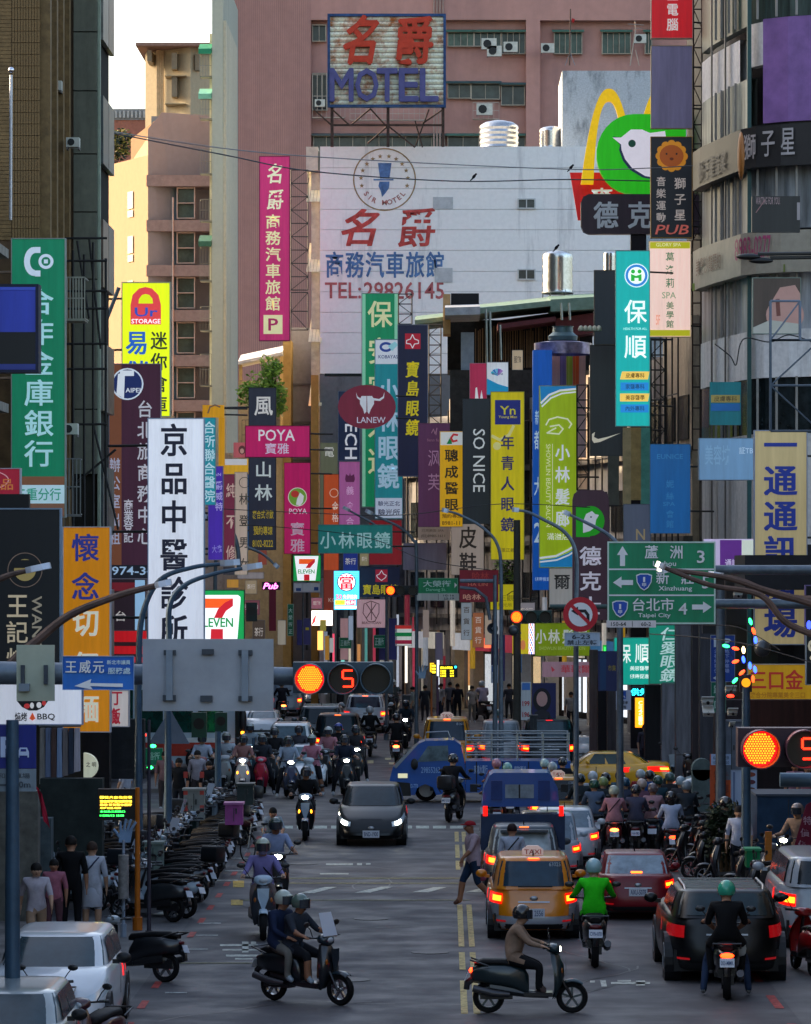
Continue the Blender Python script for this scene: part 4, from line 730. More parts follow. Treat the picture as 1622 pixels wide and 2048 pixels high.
for i,(r_,c_,lb)in enumerate(FARS):
    it=[];w_,h_=r_[2]-r_[0],r_[3]-r_[1];tone='#c8c0b8' if sum(hexc(c_))<.8 else '#4c4440'
    if 'awning' in lb:it=[('r',r_[0],r_[1]+h_*q,r_[2],r_[1]+h_*(q+.18),c)for q,c in((0,'#c83430'),(.36,'#0c8044'),(.72,'#a02040'))]
    elif 'bars' in lb:it=[('r',r_[0]+6,r_[1]+20+11*q,r_[0]+40,r_[1]+24+11*q,'#c8c0c4')for q in range(4)]
    elif 'yellow square' in lb:it=[('r',r_[0]+5,r_[1]+h_*.35,r_[0]+12,r_[1]+h_*.45,'#c8b830')]
    elif w_>18 and h_>18:it=[('h',rnd.choice(['美食','藥局','眼鏡','服飾','茶行']),r_[0]+4,r_[1]+h_*.3,r_[2]-4,r_[1]+h_*.65,tone)]if h_<60 else[('v',rnd.choice(['百貨行','電器行','大藥局']),(r_[0]+r_[2])/2,r_[1]+8,r_[3]-8,w_*.6,w_*.6,tone)]
    sign('shop_sign' if 'banner' not in lb else 'pole_banner',r_,44+(i%5)*.9 if r_[0]<830 else 49+(i%4)*.8,c_,it,lb+' in the far bend, '+('left of the tall green sign' if r_[2]<722 else 'below the purple sign' if r_[0]<900 else 'below the tall yellow sign' if r_[0]>920 else 'beside the green street plate'),
         emit=.8 if 'glow' in lb or 'light strip' in lb else 0,frame='#8c8888' if w_>14 else None,fw=.8,th=.12)
# ---- traffic direction signs and road sign plates
gs=100.0
sign('direction_sign',(1215,1083,1431,1248),gs,'#0a7a52',[('r',1218,1137,1428,1140,'#c8e0d4'),('r',1218,1189,1428,1192,'#c8e0d4'),
    ('p',[(1245,1092),(1256,1110),(1250,1110),(1250,1132),(1240,1132),(1240,1110),(1234,1110)],'#dce0e8'),('p',[(1226,1165),(1243,1153),(1243,1160),(1266,1160),(1266,1170),(1243,1170),(1243,1176)],'#dce0e8'),('p',[(1423,1214),(1406,1203),(1406,1209),(1384,1209),(1384,1219),(1406,1219),(1406,1226)],'#dce0e8'),
    ('v','蘆',1303,1090,1118,28,28,'#dce0e8'),('v','洲',1353,1090,1118,28,28,'#dce0e8'),('h','Luzhou',1306,1122,1352,1132,'#c8d8d4'),('h','3',1394,1101,1409,1126,'#dce0e8',{'b':.02}),
    ('v','新',1325,1141,1169,27,28,'#dce0e8'),('v','莊',1375,1141,1169,27,28,'#dce0e8'),('h','Xinzhuang',1317,1172,1384,1184,'#c8d8d4'),('h','5',1404,1152,1418,1177,'#dce0e8',{'b':.02}),
    ('h','台北市',1265,1196,1348,1222,'#dce0e8',{'b':.012}),('h','Taipei City',1276,1226,1341,1237,'#c8d8d4'),('h','4',1357,1206,1374,1229,'#dce0e8',{'b':.02})]+
    [it for cx,cy in((1288,1164),(1240,1218))for it in(('p',[(cx-16,cy-14),(cx-8,cy-17),(cx+8,cy-17),(cx+16,cy-14),(cx+15,cy),(cx+8,cy+12),(cx,cy+17),(cx-8,cy+12),(cx-15,cy)],'#c8d4e4'),('p',[(cx-14,cy-12),(cx-7,cy-15),(cx+7,cy-15),(cx+14,cy-12),(cx+13,cy),(cx+7,cy+10),(cx,cy+15),(cx-7,cy+10),(cx-13,cy)],'#18449c'),('h','1',cx-2,cy-10,cx+2,cy,W_,{'b':.02}),('h','甲',cx-4,cy+2,cx+4,cy+10,W_))],
    'green direction sign listing three destinations with white arrows',th=.06,frame='#c8e0d4',fw=3)
sign('number_plate_board',(1213,1241,1312,1255),gs+.5,'#c8c0c0',[('h','150-64',1222,1244,1252,1252,DG),('h','60-2',1282,1244,1302,1252,DG),('r',1264,1242,1265,1254,DG)],'narrow white number strip under the green direction sign',th=.04,frame=None)
sign('direction_plate',(125,1312,268,1380),209,'#1c62b0',[('r',128,1316,265,1344,'#1450a0'),('v','王',142,1320,1347,24,27,'#dce4f0',{'b':.02}),('v','威',170,1320,1347,24,27,'#dce4f0',{'b':.02}),('v','元',197,1320,1347,24,27,'#dce4f0',{'b':.02}),('h','新北市議員',214,1320,261,1329,'#b8ccec'),('h','服務處',216,1335,261,1348,'#b8ccec'),
    ('p',[(149,1372),(183,1358),(181,1366),(246,1367),(246,1374),(181,1372),(186,1379)],'#e0e8f4')],'blue plate with white characters and a left arrow clamped to the mast arm',th=.03,frame='#8cacd8',fw=1)
sign('street_name_plate',(834,1156,916,1187),54,'#0a8050',[('h','大榮街',846,1161,902,1174,'#b8dcc8'),('h','Darong St.',852,1176,892,1184,'#8cc8ac'),('p',[(909,1165),(914,1170),(909,1176)],'#dce8e0')],'green street name plate with a white arrow and pale number strip',th=.05,frame='#8cc0a8',fw=1)
sign('number_plate_board',(834,1187,918,1201),54.1,'#b0b0ac',[('h','10-16',887,1189,908,1193,DG),('h','23-19',887,1195,908,1199,DG),('r',876,1188,877,1200,DG)],'pale number strip directly under the green street name plate',th=.04,frame=None)
sign('no_turn_sign',(1126,1194,1196,1264),84,'#b01828',[('e',1161,1229,24,24,'#d8dce4'),('l',[(1176,1246),(1176,1230),(1170,1222),(1156,1222)],6,K_),('p',[(1142,1222),(1156,1213),(1156,1231)],K_),('l',[(1143,1211),(1179,1247)],7,'#b01828')],'round red no left turn sign on a grey pole',shape=[(1161+35*math.cos(i*.2244),1229+35*math.sin(i*.2244))for i in range(28)],frame=None,th=.04,cat='traffic sign')
sign('time_plate',(1129,1265,1200,1292),84,'#98a8b8',[('h','6-23',1144,1269,1180,1278,'#28303c',{'b':.03}),('h','禁止左轉',1134,1280,1194,1290,'#28303c')],'small grey plate with hours under the no turn sign',th=.03,frame='#c0ccd4',fw=1,cat='traffic sign')
sign('parking_sign',(-40,1450,72,1537),150,'#14206c',[('h','P',2,1474,34,1514,'#a8b4cc',{'b':.05}),('p',[(36,1515),(36,1504),(40,1495),(54,1495),(58,1504),(58,1515),(55,1515),(55,1511),(39,1511),(39,1515)],'#a8b4cc'),('p',[(41,1503),(42,1498),(52,1498),(53,1503)],'#14206c')],'dark blue parking sign with a white P and car at the left edge',th=.05,frame=None,cat='traffic sign')
sign('parking_plate',(-40,1538,72,1583),150,'#6c7880',[('h','三和停車場',-20,1546,60,1557,'#3c444c'),('h','30m',29,1563,61,1575,'#343c44',{'b':.03}),('l',[(-10,1570),(16,1570)],4,'#343c44')],'grey plate reading 30m under the parking sign',th=.05,frame=None,cat='traffic sign')
sign('street_sign',(283,1496,326,1531),66,'#0a6c48',[('h','裕街',296,1504,320,1520,'#8cb8a0')],'green street name sign low at the left junction',th=.05,frame='#8cb8a4',fw=1)
sign('disabled_parking_sign',(1232,1380,1262,1420),76,'#a8b0c4',[('r',1236,1382,1252,1398,'#1c4c9c'),('l',[(1243,1385),(1243,1392),(1248,1392),(1250,1396)],1.2,W_),('o',1243,1393,4,4,1,W_),('h','身障車',1236,1402,1256,1408,DG),('h','專用',1236,1411,1252,1417,DG)],'white parking plate with a blue wheelchair symbol below the banners',th=.03,frame=None,cat='traffic sign')
sign('disabled_parking_sign',(982,1330,996,1366),56,'#a8b4c8',[('r',984,1332,993,1344,'#1c4c9c'),('l',[(988,1334),(988,1339),(991,1341)],.9,W_),('h','專用',985,1348,993,1360,DG)],'small white and blue wheelchair plate on the mid-street pole',th=.03,frame=None,cat='traffic sign')
sign('pole_banner',(1196,1302,1238,1382),80,'#242c54',[('r',1200,1306,1212,1380,'#1c3c60'),('h','市集',1216,1330,1232,1342,'#8c7c3c')],'dark blue banner beside the disabled parking plate',th=.02,frame=None)
# banners and boards at street level
sign('menu_board',(1462,1540,1514,1632),88,'#9cacc4',[('r',1466,1544,1470,1630,'#5c6c8c')]+[('e',1502,1549+15*i,9,4.5,c)for i,c in enumerate(['#74382c','#4c2430','#5c3424','#502030','#602c20','#3c3c28'])],'pale menu board with a column of round dishes',th=.06,frame='#8c9cb8',fw=1)
sign('vertical_banner',(1420,1508,1463,1622),84,'#a8441c',[('r',1422,1508,1462,1530,'#8ca0bc'),('h','6:8-7/28',1426,1512,1458,1519,'#4c5c74'),('h','10:30-10:50',1426,1522,1458,1528,'#4c5c74'),('v','特賣會',1434,1540,1614,14,20,'#702c18'),('v','優惠中',1452,1540,1614,12,18,'#702c18')],'orange cloth banner with a pale blue heading',th=.03,frame=None)
sign('portrait_poster',(1064,1366,1112,1438),60,'#1c2050',[('e',1084,1400,18,24,'#14141c'),('e',1084,1398,11,15,'#b88c84'),('p',[(1066,1438),(1070,1424),(1084,1418),(1098,1424),(1104,1438)],'#24242c')],'dark blue poster of a woman with long black hair',th=.06,frame=None)
sign('price_board',(1042,1364,1062,1440),60,'#b8bcbc',[('r',1044,1366,1060,1380,'#3c6cac'),('h','199',1045,1402,1059,1412,'#b02c34',{'b':.03}),('h','196',1045,1424,1059,1434,'#b02c34',{'b':.03})],'white price board with red figures beside the portrait poster',th=.05,frame=None)
sign('bus_display',(196,1578,272,1640),106,'#0c0a0a',[('h','開往大台北公車',200,1592,264,1597,'#e8c030',{'em':2.2}),('h','預估即將進站請稍候',200,1600,264,1605,'#e8c030',{'em':2.2}),('h','路線 時刻暫停服務',200,1607,264,1612,'#e8a830',{'em':2.2}),('h','末班已過 站牌',200,1614,242,1618,'#e8c030',{'em':2.2}),('h','本站為三和路口',200,1621,250,1625,'#30d850',{'em':2.2}),('h','115/06/12 18:08',200,1629,248,1633,'#30d850',{'em':2.2})],'bus stop display with amber and green lines of light',th=.2,frame='#2c1814',fw=2,cat='display')
sign('bus_display',(863,1328,872,1350),57,'#141008',[('r',864,1330,871,1333,'#e8c820',{'em':2}),('r',864,1336,871,1339,'#e8c820',{'em':2}),('r',864,1342,871,1346,'#e8c820',{'em':2})],'side face of the far bus display',th=.1,frame=None,cat='display')
sign('bus_display',(878,1330,915,1355),56,'#0c0c10',[('h','開往公車動態',881,1333,905,1338,'#e8c820',{'em':1.6})]+[('h','三和路',880,1340+q*5,892,1343.5+q*5,'#e8d020',{'em':1.6})for q in range(3)]+[('h','8分',900,1340+q*5,908,1343.5+q*5,'#e8d020',{'em':1.6})for q in range(3)]+[('r',909,1332,913,1336,'#20b8e8',{'em':2})],'far bus stop display with small yellow and cyan lights',th=.15,frame=None,cat='display')
sign('pharmacy_cross_sign',(1206,1290,1213,1362),60,'#1c8c2c',[('r',1208,1294,1211,1358,'#30e050',{'em':.8})],'narrow glowing green upright sign left of the clinic light box',frame=None,emit=.3)
sign('round_sign',(165,1508,196,1560),92,'#c8ccb4',[('h','之 明',172,1524,192,1534,'#3c3c34')],'half-round cream sign beside hanging clothes',shape=[(167+28*math.cos(math.radians(q)),1533+27*math.sin(math.radians(q)))for q in range(-90,91,15)],frame=None,emit=.12)  # only one half of the round face is modelled
# ------------------------------------------------------------------ street walls left and right
def block(name,label,x0,x1,y0,y1,h,mat,floors=True,arcade=4.2,glassc='#2a3236',side=1,bands='#8a857c',fh=3.4):
    """a plain block with an arcade at street level and ribbon windows on its street side; side = +1 when the street lies towards +X"""
    t=thing(name,label,'building',((x0+x1)/2,(y0+y1)/2,0))
    MB().box(x0,y0,arcade,x1,y1,h).build('wall',mat,t)
    xs=x1 if side>0 else x0
    inn=3.2*side
    MB().box(x0 if side>0 else xs+3.2,y0+.2,0,xs-3.2 if side>0 else x1,y1-.2,arcade-.01).build('shop_wall',M('#2b2826',.8,noise=.3),t)
    n=max(1,round((y1-y0)/4.5))
    for i in range(n+1):
        yy=y0+.25+(y1-y0-.5)*i/n
        MB().box(xs-.55*side,yy-.25,0.1,xs-.02*side,yy+.25,arcade-.01).build('pillar',mat,t)
    if floors:
        z=arcade+1.1
        while z+1.6<h:
            MB().box(xs-.1*side,y0+.6,z,xs+.03*side,y1-.6,z+1.5).build('window_band',M(glassc,.2,noise=.4,scale=.8),t)
            f=MB()
            k=int((y1-y0-1.2)/1.5)
            for i in range(k+1):yy=y0+.6+(y1-y0-1.2)*i/k;f.box(xs+.031*side,yy-.04,z,xs+.07*side,yy+.04,z+1.5)
            f.build('mullions',M('#77756e',.6),t,kind='stuff')
            MB().box(xs,y0,z+1.55,xs+.3*side,y1,z+1.75).build('ledge',M(bands,.8,noise=.3),t)
            z+=fh
    return t
brown=stain('#6e5a45','#3c3228',.5,fine=.08);olive=stain('#67685a','#3d3f36',.8,.45,.75,fine=.08);conc=stain('#6c6762','#403d3a',.5)
block('apartment_block','dim concrete block beside the footbridge on the left, out of the picture',-24,-10.2,-30,60,11,conc)
block('apartment_block','dim concrete block beside the footbridge on the right, out of the picture',10.2,24,-30,104,12,conc,side=-1)
block('apartment_block','near left block with shops under its arcade',-24,-9.9,61,88,17,stain('#5c544c','#38332e',.5))
block('apartment_block','left block across the junction, low and grey',-30,-10.5,124,172,11,conc)
block('sun_blocking_slab','low slab added to block the sun behind the far left bend',-60,-16.2,213,240,16,conc,arcade=1)  # unseen, added to shade the low shop row
block('sun_blocking_slab','second slab added to block the sun behind the left row at the bend',-60,-18.2,179,204,22,conc,arcade=1)  # unseen, added to shade the right row at the bend
block('sun_blocking_slab','tall unseen slab added to block the sun behind the left row',-60,-17.5,110,178,42,conc,arcade=1)  # unseen, added to keep the sun off the curved corner building
# brown tiled tower at the left edge
t=thing('brown_tiled_building','brown tiled tower with a grid of tile joints at the upper left edge','building',(-14,97,0))
s=85.0;y0=D(s);xc=X(78,s);tz=27.5
MB().box(X(-60,s),y0,3.5,xc,y0+6.6,tz).build('wall',M('#574432',.75,noise=.25),t)
tm=M('#77603f',.6,noise=.25,scale=5)
n=0;z=Z(480,s);th_=23.2/s;tw=5.6/s
me1=MB().box(.006,-.03,.006,tw-.006,0,th_-.008).mesh('tile',tm);me2=MB().box(.006,-.03,.006,X(24,s)-X(-12,s),0,th_/3-.01).mesh('tile',tm)
r_=0
while z<Z(-20,s):
    for i in range(10):link('tile',me1,t,(X(24,s)+i*tw-t.location.x,y0-.002-t.location.y,z))
    z+=th_
tl=MB();z=Z(480,s)
while z<Z(-20,s):tl.box(X(-12,s),y0-.025,z,X(23,s),y0-.001,z+th_/3-.01);z+=th_/3
tl.build('tile_courses',tm,t,kind='stuff')
y=y0+.3;lou=MB();wm=MB()
for k in range(4):      # street side: piers with louvred and glazed bays between them
    ya=y0+.15+k*1.6
    MB().box(xc,ya,3.5,xc+.25,ya+.35,tz).build('pier',tm,t)
    for zz in range(9):
        z0_=6+zz*2.6
        if(zz+k)%3==0:
            for q in range(9):lou.box(xc+.02,ya+.4,z0_+q*.2,xc+.12,ya+1.55,z0_+.12+q*.2)
        else:wm.box(xc+.01,ya+.4,z0_,xc+.05,ya+1.55,z0_+1.9)
lou.build('louvres',M('#8c7a64',.6),t,kind='stuff');wm.build('window_panes',dark_glass,t,kind='stuff')
# olive panelled building behind it
t=thing('olive_panel_building','narrow building of stained olive concrete panels left of the bright sky','building',(-11,103,0))
s=80.0;y0=D(s)
MB().box(X(-300,s),y0+.1,0,X(195,s)-.02,y0+3.6,29).build('wall',M('#26241f',.9),t)
for a_,b_ in((-60,66),(66,184),(184,310),(310,426),(426,560),(560,690),(690,820),(820,950)):
    MB().box(X(148,s),y0-.12,Z(b_,s)+.03,X(194,s),y0+.098,Z(a_,s)).build('panel',olive,t)
MB().box(X(112,s),y0+.02,3,X(147,s),y0+.09,29).build('brown_wall',brown,t)
for k in range(2):
    yy=y0+.3+k*1.7
    for zz in range(8):
        z0_=4.6+zz*3.1
        MB().box(X(195,s),yy,z0_,X(195,s)+.12,yy+1.6,z0_+1.7).build('window',M(['#5c4a40','#3c4448','#6a6a66'][(k+zz)%3],.3,noise=.4),t)
MB().box(X(195,s),y0,3,X(195,s)+.06,y0+.3,29).build('corner_trim',M('#8f9a88',.6),t)
sc=MB()     # dark scaffold frames at the foot of the panels
dkm=M('#1f1e1e',.6,.3)
for px in(132,150,172,190,215):sc.tube([(X(px,81),D(81)-.5,5),(X(px,81),D(81)-.5,Z(480+(px%7)*8,81))],.035,6)
for py in(480,525,585,620,690,740,850):sc.tube([(X(120,81),D(81)-.5,Z(py,81)),(X(218,81),D(81)-.55,Z(py,81))],.03,6)
for a_,b_,c_,d_ in((158,485,182,640),(182,480,205,700),(140,980,235,900),(190,850,240,1060)):sc.tube([(X(a_,81),D(81)-.5,Z(b_,81)),(X(c_,81),D(81)-.5,Z(d_,81))],.03,6)
tt=thing('steel_scaffold','dark steel frames bolted along the foot of the olive panels','scaffold',(X(170,81),D(81),5));sc.build('steel_bars',dkm,tt)
tt=thing('leaning_pole','grey pole leaning against the left building beside the storage sign','pole',(X(150,74),D(74),Z(800,74)));MB().tube([P(150,800,74),P(238,575,74)],.055,8).build('pole',M('#5c6870',.4,.5),tt)
for a_,b_,w_,n_ in((100,165,26,'on the brown wall with a projecting hood'),(135,278,26,'tall one on the stained olive panels')):ac_unit(a_,b_,w_,82,'grey air conditioner '+n_)
ac_unit(128,848,30,84,'white air conditioner below the caged balcony beside the bank sign')
tt=thing('window_cage','pale caged balcony box sticking out right of the green bank sign','cage',(X(150,83),D(83),Z(640,83)))
cage(tt,X(130,83),Z(643,83),X(176,83),Z(560,83),D(83),.9,'#9a978c',8)
tt=thing('window_cage','large arched window cage below the caged balcony box','cage',(X(145,83),D(83),Z(1040,83)))
cage(tt,X(125,83),Z(1030,83),X(163,83),Z(918,83),D(83),.3,'#7c7f80',5)
tt=thing('flag_pole','thin white pole with a bright ball on top at the upper left edge','pole',(X(21,95),D(95),Z(440,95)));MB().tube([P(21,440,95),P(22,150,95)],.035,8).build('pole',M('#b0b0b8',.3,.4),tt);MB().ball(P(22,140,95),.065).build('ball',M('#d8d8e0',.1,1),tt,smooth=True)
# right corner building with curved floors
t=thing('curved_corner_building','grey and purple corner building with rounded floors at the upper right','building',(12,146,0))
s0=54.0;yc=D(s0)
PS=((1404,59.3),(1418,60),(1448,61),(1480,62),(1500,62.6),(1530,63),(1580,63.3),(1640,63.5),(1760,63.5))
path=[(X(a,b),D(b))for a,b in PS]
def sp(px):return max((b for a,b in PS if a<=px),default=59.3)
def wallstrip(i0,i1,pz0,pz1,name,mat,off=0.0,thick=.25,slope=None):
    """a curved wall strip along path points i0..i1 between rows pz0 (top) and pz1 (bottom) read at scale 62"""
    mb=MB();a=[]
    for i in range(i0,i1+1):
        x,y=path[i];z1_,z0_=Z(pz0,62),Z(pz1,62);a.append([(x-off*.5,y-off,z0_),(x-off*.5,y-off,z1_)])
    mb.grid([[p[0]for p in a],[p[1]for p in a]])
    b=[[(q[0]+thick,q[1]+thick,q[2])for q in p]for p in a]
    mb.grid([[p[0]for p in b],[p[1]for p in b]],flip=True)
    mb.grid([[p[1]for p in a],[p[1]for p in b]]);mb.grid([[p[0]for p in a],[p[0]for p in b]],flip=True)
    return mb.build(name,mat,t)
gw=stain('#e8e4e2','#a8a29e',.8,.5,.75);pur=M('#8660a0',.5,noise=.2,scale=1.5);glz=M('#b0b4a8',.45,noise=.5,scale=1.5,streak=True)
core=MB();pts=[(x+1.0,y+1.2)for x,y in path]
core.add([(x,y,z)for z in(0,30)for x,y in pts+[(32,D(63.5)+1.2),(32,D(50)),(pts[0][0],D(50))]],[])
nn=len(pts)+3;core.f=[tuple((i,(i+1)%nn,nn+(i+1)%nn,nn+i))for i in range(nn)]+[tuple(range(nn,2*nn))];core.m=[0]*len(core.f)
core.build('core_wall',M('#2a2829',.7),t)
wallstrip(0,3,80,165,'parapet_panel',gw);wallstrip(4,5,60,145,'parapet_panel',gw)
wallstrip(5,8,57,262,'purple_panel',pur,.15)
wallstrip(0,8,262,350,'window_band',M('#1e1f22',.4,noise=.2),.05)
wallstrip(0,8,350,470,'window_band',M('#8c9094',.4,noise=.5,scale=1.2,streak=True))
wallstrip(0,4,165,262,'window_band',glz);wallstrip(0,8,-120,60,'window_band',M('#31443f',.4,noise=.5,streak=True))
wallstrip(0,8,548,668,'window_band',M('#b0b0b4',.4,noise=.5,scale=1.0,streak=True));wallstrip(0,8,668,762,'parapet_panel',gw,.1)
wallstrip(0,8,762,872,'window_band',M('#232b2e',.15,noise=.5));wallstrip(0,8,872,1090,'lower_wall',stain('#ccc8c4','#8c8884',.8));wallstrip(0,8,1090,1250,'lower_wall',M('#2a2a30',.6))
for px,w_,ss in((1492,8,62.6),(1420,3,60.4),(1447,3,61.2)):MB().box(X(px,ss),D(ss)-.6,0,X(px+w_,ss),D(ss)-.35,30).build('downpipe',M('#1c4c4c' if w_>4 else '#5c5450',.4),t)
for px,ss in((1429,60.6),(1440,60.9),(1455,61.4),(1468,61.8),(1512,63),(1550,63.3),(1590,63.5)):
    for a_,b_ in((165,262),(350,470),(548,668),(762,872),(-60,57)):
        if a_==165 and px>1500:continue
        MB().box(X(px,ss),D(ss)-.22,Z(b_*1.0,62),X(px,ss)+.07,D(ss)-.1,Z(a_,62)).build('mullion',M('#8f8a84',.5),t)
# its signs, bent with the wall
def bentsign(label,name,i0,i1,pz0,pz1,col,items):
    global t
    keep=t;t=thing(name,label,'sign',(path[i0][0],path[i0][1]-.6,Z(pz1,62)));wallstrip(i0,i1,pz0,pz1,'panel',M(col,.45,noise=.12),.7,.35)
    def pos(px,dpt=.78):
        for i in range(i0,i1):
            sa,sb=F/path[i][1],F/path[i+1][1];pa,pb=VX+path[i][0]*sa,VX+path[i+1][0]*sb
            if pa<=px<=pb or i==i1-1:
                f=(px-pa)/(pb-pa);x=path[i][0]+(path[i+1][0]-path[i][0])*f;y=path[i][1]+(path[i+1][1]-path[i][1])*f;return x-dpt*.5,y-dpt
    for(st,a0,b0,a1,b1,c,kw)in items:
        mb=MB()
        if st is None: 
            xa,ya=pos(a0);xb,yb=pos(a1);sg=62;mb.add([(xa,ya,Z(b1,sg)),(xb,yb,Z(b1,sg)),(xb,yb,Z(b0,sg)),(xa,ya,Z(b0,sg))],[(0,1,2,3)]);nm='band'
        else:
            vs,fs=glyph(st,.008,kw);u0,u1,v0,v1=min(v[0]for v in vs),max(v[0]for v in vs),min(v[1]for v in vs),max(v[1]for v in vs);o=[]
            for v in vs:x,y=pos(a0+(v[0]-u0)/(u1-u0)*(a1-a0));o.append((x,y,Z(b1+(v[1]-v0)/(v1-v0)*(b0-b1),62)))
            mb.add(o,fs);nm='lettering'
        mb.build(nm,M(c,.5),t)
    t=keep
bentsign('black curved fascia with three big pale characters on the corner building','shop_fascia',0,8,272,352,'#201f22',[('獅',1508,285,1532,335,'#b0a8a8',0),('子',1543,283,1570,333,'#b0a8a8',0),('星',1582,280,1610,332,'#b0a8a8',0),('獅子星音樂',1415,300,1472,345,'#55504e',0)])
bentsign('cream curved fascia with a pink telephone number and a lime lower edge','shop_fascia',0,7,478,560,'#a39a8a',[(None,1405,545,1590,560,'#7c9430',0),('8983-0277',1490,486,1562,530,'#a8446c',0),('美髮沙龍預約',1412,500,1462,535,'#7c5c4c',0)])
tt=sign('poster',(1505,555,1602,668),66,'#4a3c34',[('e',1570,630,38,34,'#b08478'),('p',[(1545,600),(1560,575),(1590,570),(1602,590),(1602,640),(1560,650)],'#b08478'),('p',[(1506,655),(1540,640),(1600,648),(1600,668),(1506,668)],'#a8a498'),('l',[(1555,600),(1557,630)],8,'#6a3c34')],'window poster of a resting face and white towels on the corner building',frame='#7c8a80',fw=1.5)
sign('poster',(1504,392,1600,464),66,'#242424',[('h','WAITING FOR YOU.',1512,374+20,1560,404+5,'#8c7474',{'sh':.3}),('l',[(1512,425),(1530,400)],1.5,'#8c6464'),('r',1594,405,1600,440,'#8c8484')],'dark window poster reading WAITING FOR YOU on the corner building',frame=None)
sign('poster',(1420,764,1482,850),62.8,'#0f7278',[('r',1422,790,1480,805,'#a8904c'),('h','皮膚專科',1428,792,1474,803,'#5c4c2c'),('r',1422,807,1480,822,'#1c64a0')],'teal clinic poster inside the second floor window of the corner building',frame=None)
lw=thing('lion_wall_emblem','thin edge-on orange lion emblem on the corner of the building','sign',(X(1482,63.5),D(63.5),Z(362,63.5)));MB().ball((X(1482,65),D(65),Z(312,65)),(.11,.5,.75)).build('emblem',M('#a0642c',.5),lw,smooth=True)
# right row beyond the corner: bent line of narrow shop houses
right=[(9.4,152),(8.6,158),(7.6,165),(6.2,172),(4.4,179),(2.4,186),(.2,192),(-2,197)]
cols=['#b8a48c','#8c8480','#c0bab4','#a08c7c','#8c8888','#b8aca0','#a09a98']
tops=[16.5,15.2,15.6,15.2,14.6,15.0,14.2]
nm=['brown cladding behind the pub and spa signs','grey front behind the teal clinic sign','pale front behind the sportswear sign','brown front behind the lime salon sign','dark front behind the yellow optician sign','cream front behind the purple sign','dim front at the far bend beside the motel']
rr1=random.Random(17)
for i in range(7):
    (xa,ya),(xb,yb)=right[i],right[i+1]
    t=thing('shop_house','narrow shop house with '+nm[i],'building',((xa+xb)/2,(ya+yb)/2,0));hh=tops[i]
    d=Vector((xb-xa,yb-ya,0));L_=d.length;d.normalize();nrm=Vector((d.y,-d.x,0))*1.0    # away from the street (towards +X)
    if nrm.x<0:nrm=-nrm
    def pt(u,v,z):return(xa+d.x*u+nrm.x*v,ya+d.y*u+nrm.y*v,z)
    def sbox(u0,u1,v0,v1,z0,z1,name,m):
        mb=MB();vs=[pt(u,v,z)for z in(z0,z1)for u,v in((u0,v0),(u0,v1),(u1,v1),(u1,v0))]
        return mb.add(vs,[(0,1,2,3)[::-1],(4,5,6,7),(0,1,5,4),(1,2,6,5),(2,3,7,6),(3,0,4,7)]).build(name,m,t)
    wm_=stain(cols[i],'#3e3834',.7)
    sbox(0,L_-.02,0,9,3.9,hh,'wall',wm_);sbox(0,L_-.02,3.0,9,0,3.89,'shop_wall',M('#1c1a1c',.6))
    for u in(0.05,L_/2,L_-.6):sbox(u,u+.5,.05,.55,.1,3.89,'pillar',stain(cols[(i+2)%7],'#3e3834',.7))
    for k,u in enumerate((.6,L_/2+.1)):
        sbox(u,u+L_/2-.9,-.14,-.02,3.0,3.8,'shop_board',M(rr1.choice(['#a83048','#d8d0c0','#2c6c9c','#c8a030','#4c8c60','#c0c4cc','#7c4c8c','#d07040']),.5,emit=.12))
        sbox(u,u+L_/2-1.2,2.85,2.98,.3,2.7,'shop_interior',M(rr1.choice(['#f0e0c0','#dce4ec','#f0d0a0','#c8d0d8']),.5,emit=rr1.choice([.2,.4,.6]),noise=.5,scale=2.2))
        sbox(u+.1,u+.5,-.9,-.8,2.2+k,4.6+k,'hanging_board',M(rr1.choice(['#8c2c40','#e0d8cc','#2c5c8c','#c89c28','#a8b0bc']),.5,emit=.1))
    for z in(5,8.4,11.8):
        if z+2<hh:
            for u in(.6,L_/2+.3):sbox(u,u+L_/2-1.2,-.06,.1,z,z+1.7,'window',M('#2c3134',.2,noise=.4)); 
            sbox(0,L_-.05,-.35,.02,z-.5,z-.3,'ledge',M('#77706a',.8,noise=.3))
    for k in range(5):sbox(.4+k*1.2,.46+k*1.2,-.5,-.44,4.2,hh-.6,'frame_bar',M('#3c3430',.6,.3))
    for z in(5.5,7.5,9.5,11.5,13.5):sbox(.4,5.3,-.49,-.45,z,z+.05,'frame_bar',M('#3c3430',.6,.3))
# jumbled roofs, sheds and pipes over that row
t=thing('roof_shed','green sheet metal roof with dark space beneath it behind the navy and yellow signs','shed',(X(1000,43),D(43),12))
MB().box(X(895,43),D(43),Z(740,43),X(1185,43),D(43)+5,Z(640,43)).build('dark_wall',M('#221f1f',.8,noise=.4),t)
def roofp(a,b,c,d,th,col,s_=43.5,ob=t,name='roof_sheet',dy=4):
    pa,pb=P(a,b,s_),P(c,d,s_);MB().add([(pa.x,pa.y-1,pa.z),(pb.x,pb.y-1,pb.z),(pb.x,pb.y+dy,pb.z+.5),(pa.x,pa.y+dy,pa.z+.5),(pa.x,pa.y-1,pa.z-th),(pb.x,pb.y-1,pb.z-th),(pb.x,pb.y+dy,pb.z-th),(pa.x,pa.y+dy,pa.z-th)],
        [(0,1,2,3),(7,6,5,4),(0,4,5,1),(1,5,6,2),(2,6,7,3),(3,7,4,0)]).build(name,M(col,.6,noise=.2),ob)
roofp(950,620,1100,604,.25,'#7c9484');roofp(1100,602,1195,596,.55,'#6f8a7c');roofp(830,643,890,636,.2,'#7c9484');roofp(995,652,1110,636,.2,'#5c2c30');roofp(1110,640,1190,628,.9,'#5c2c30',43.3)
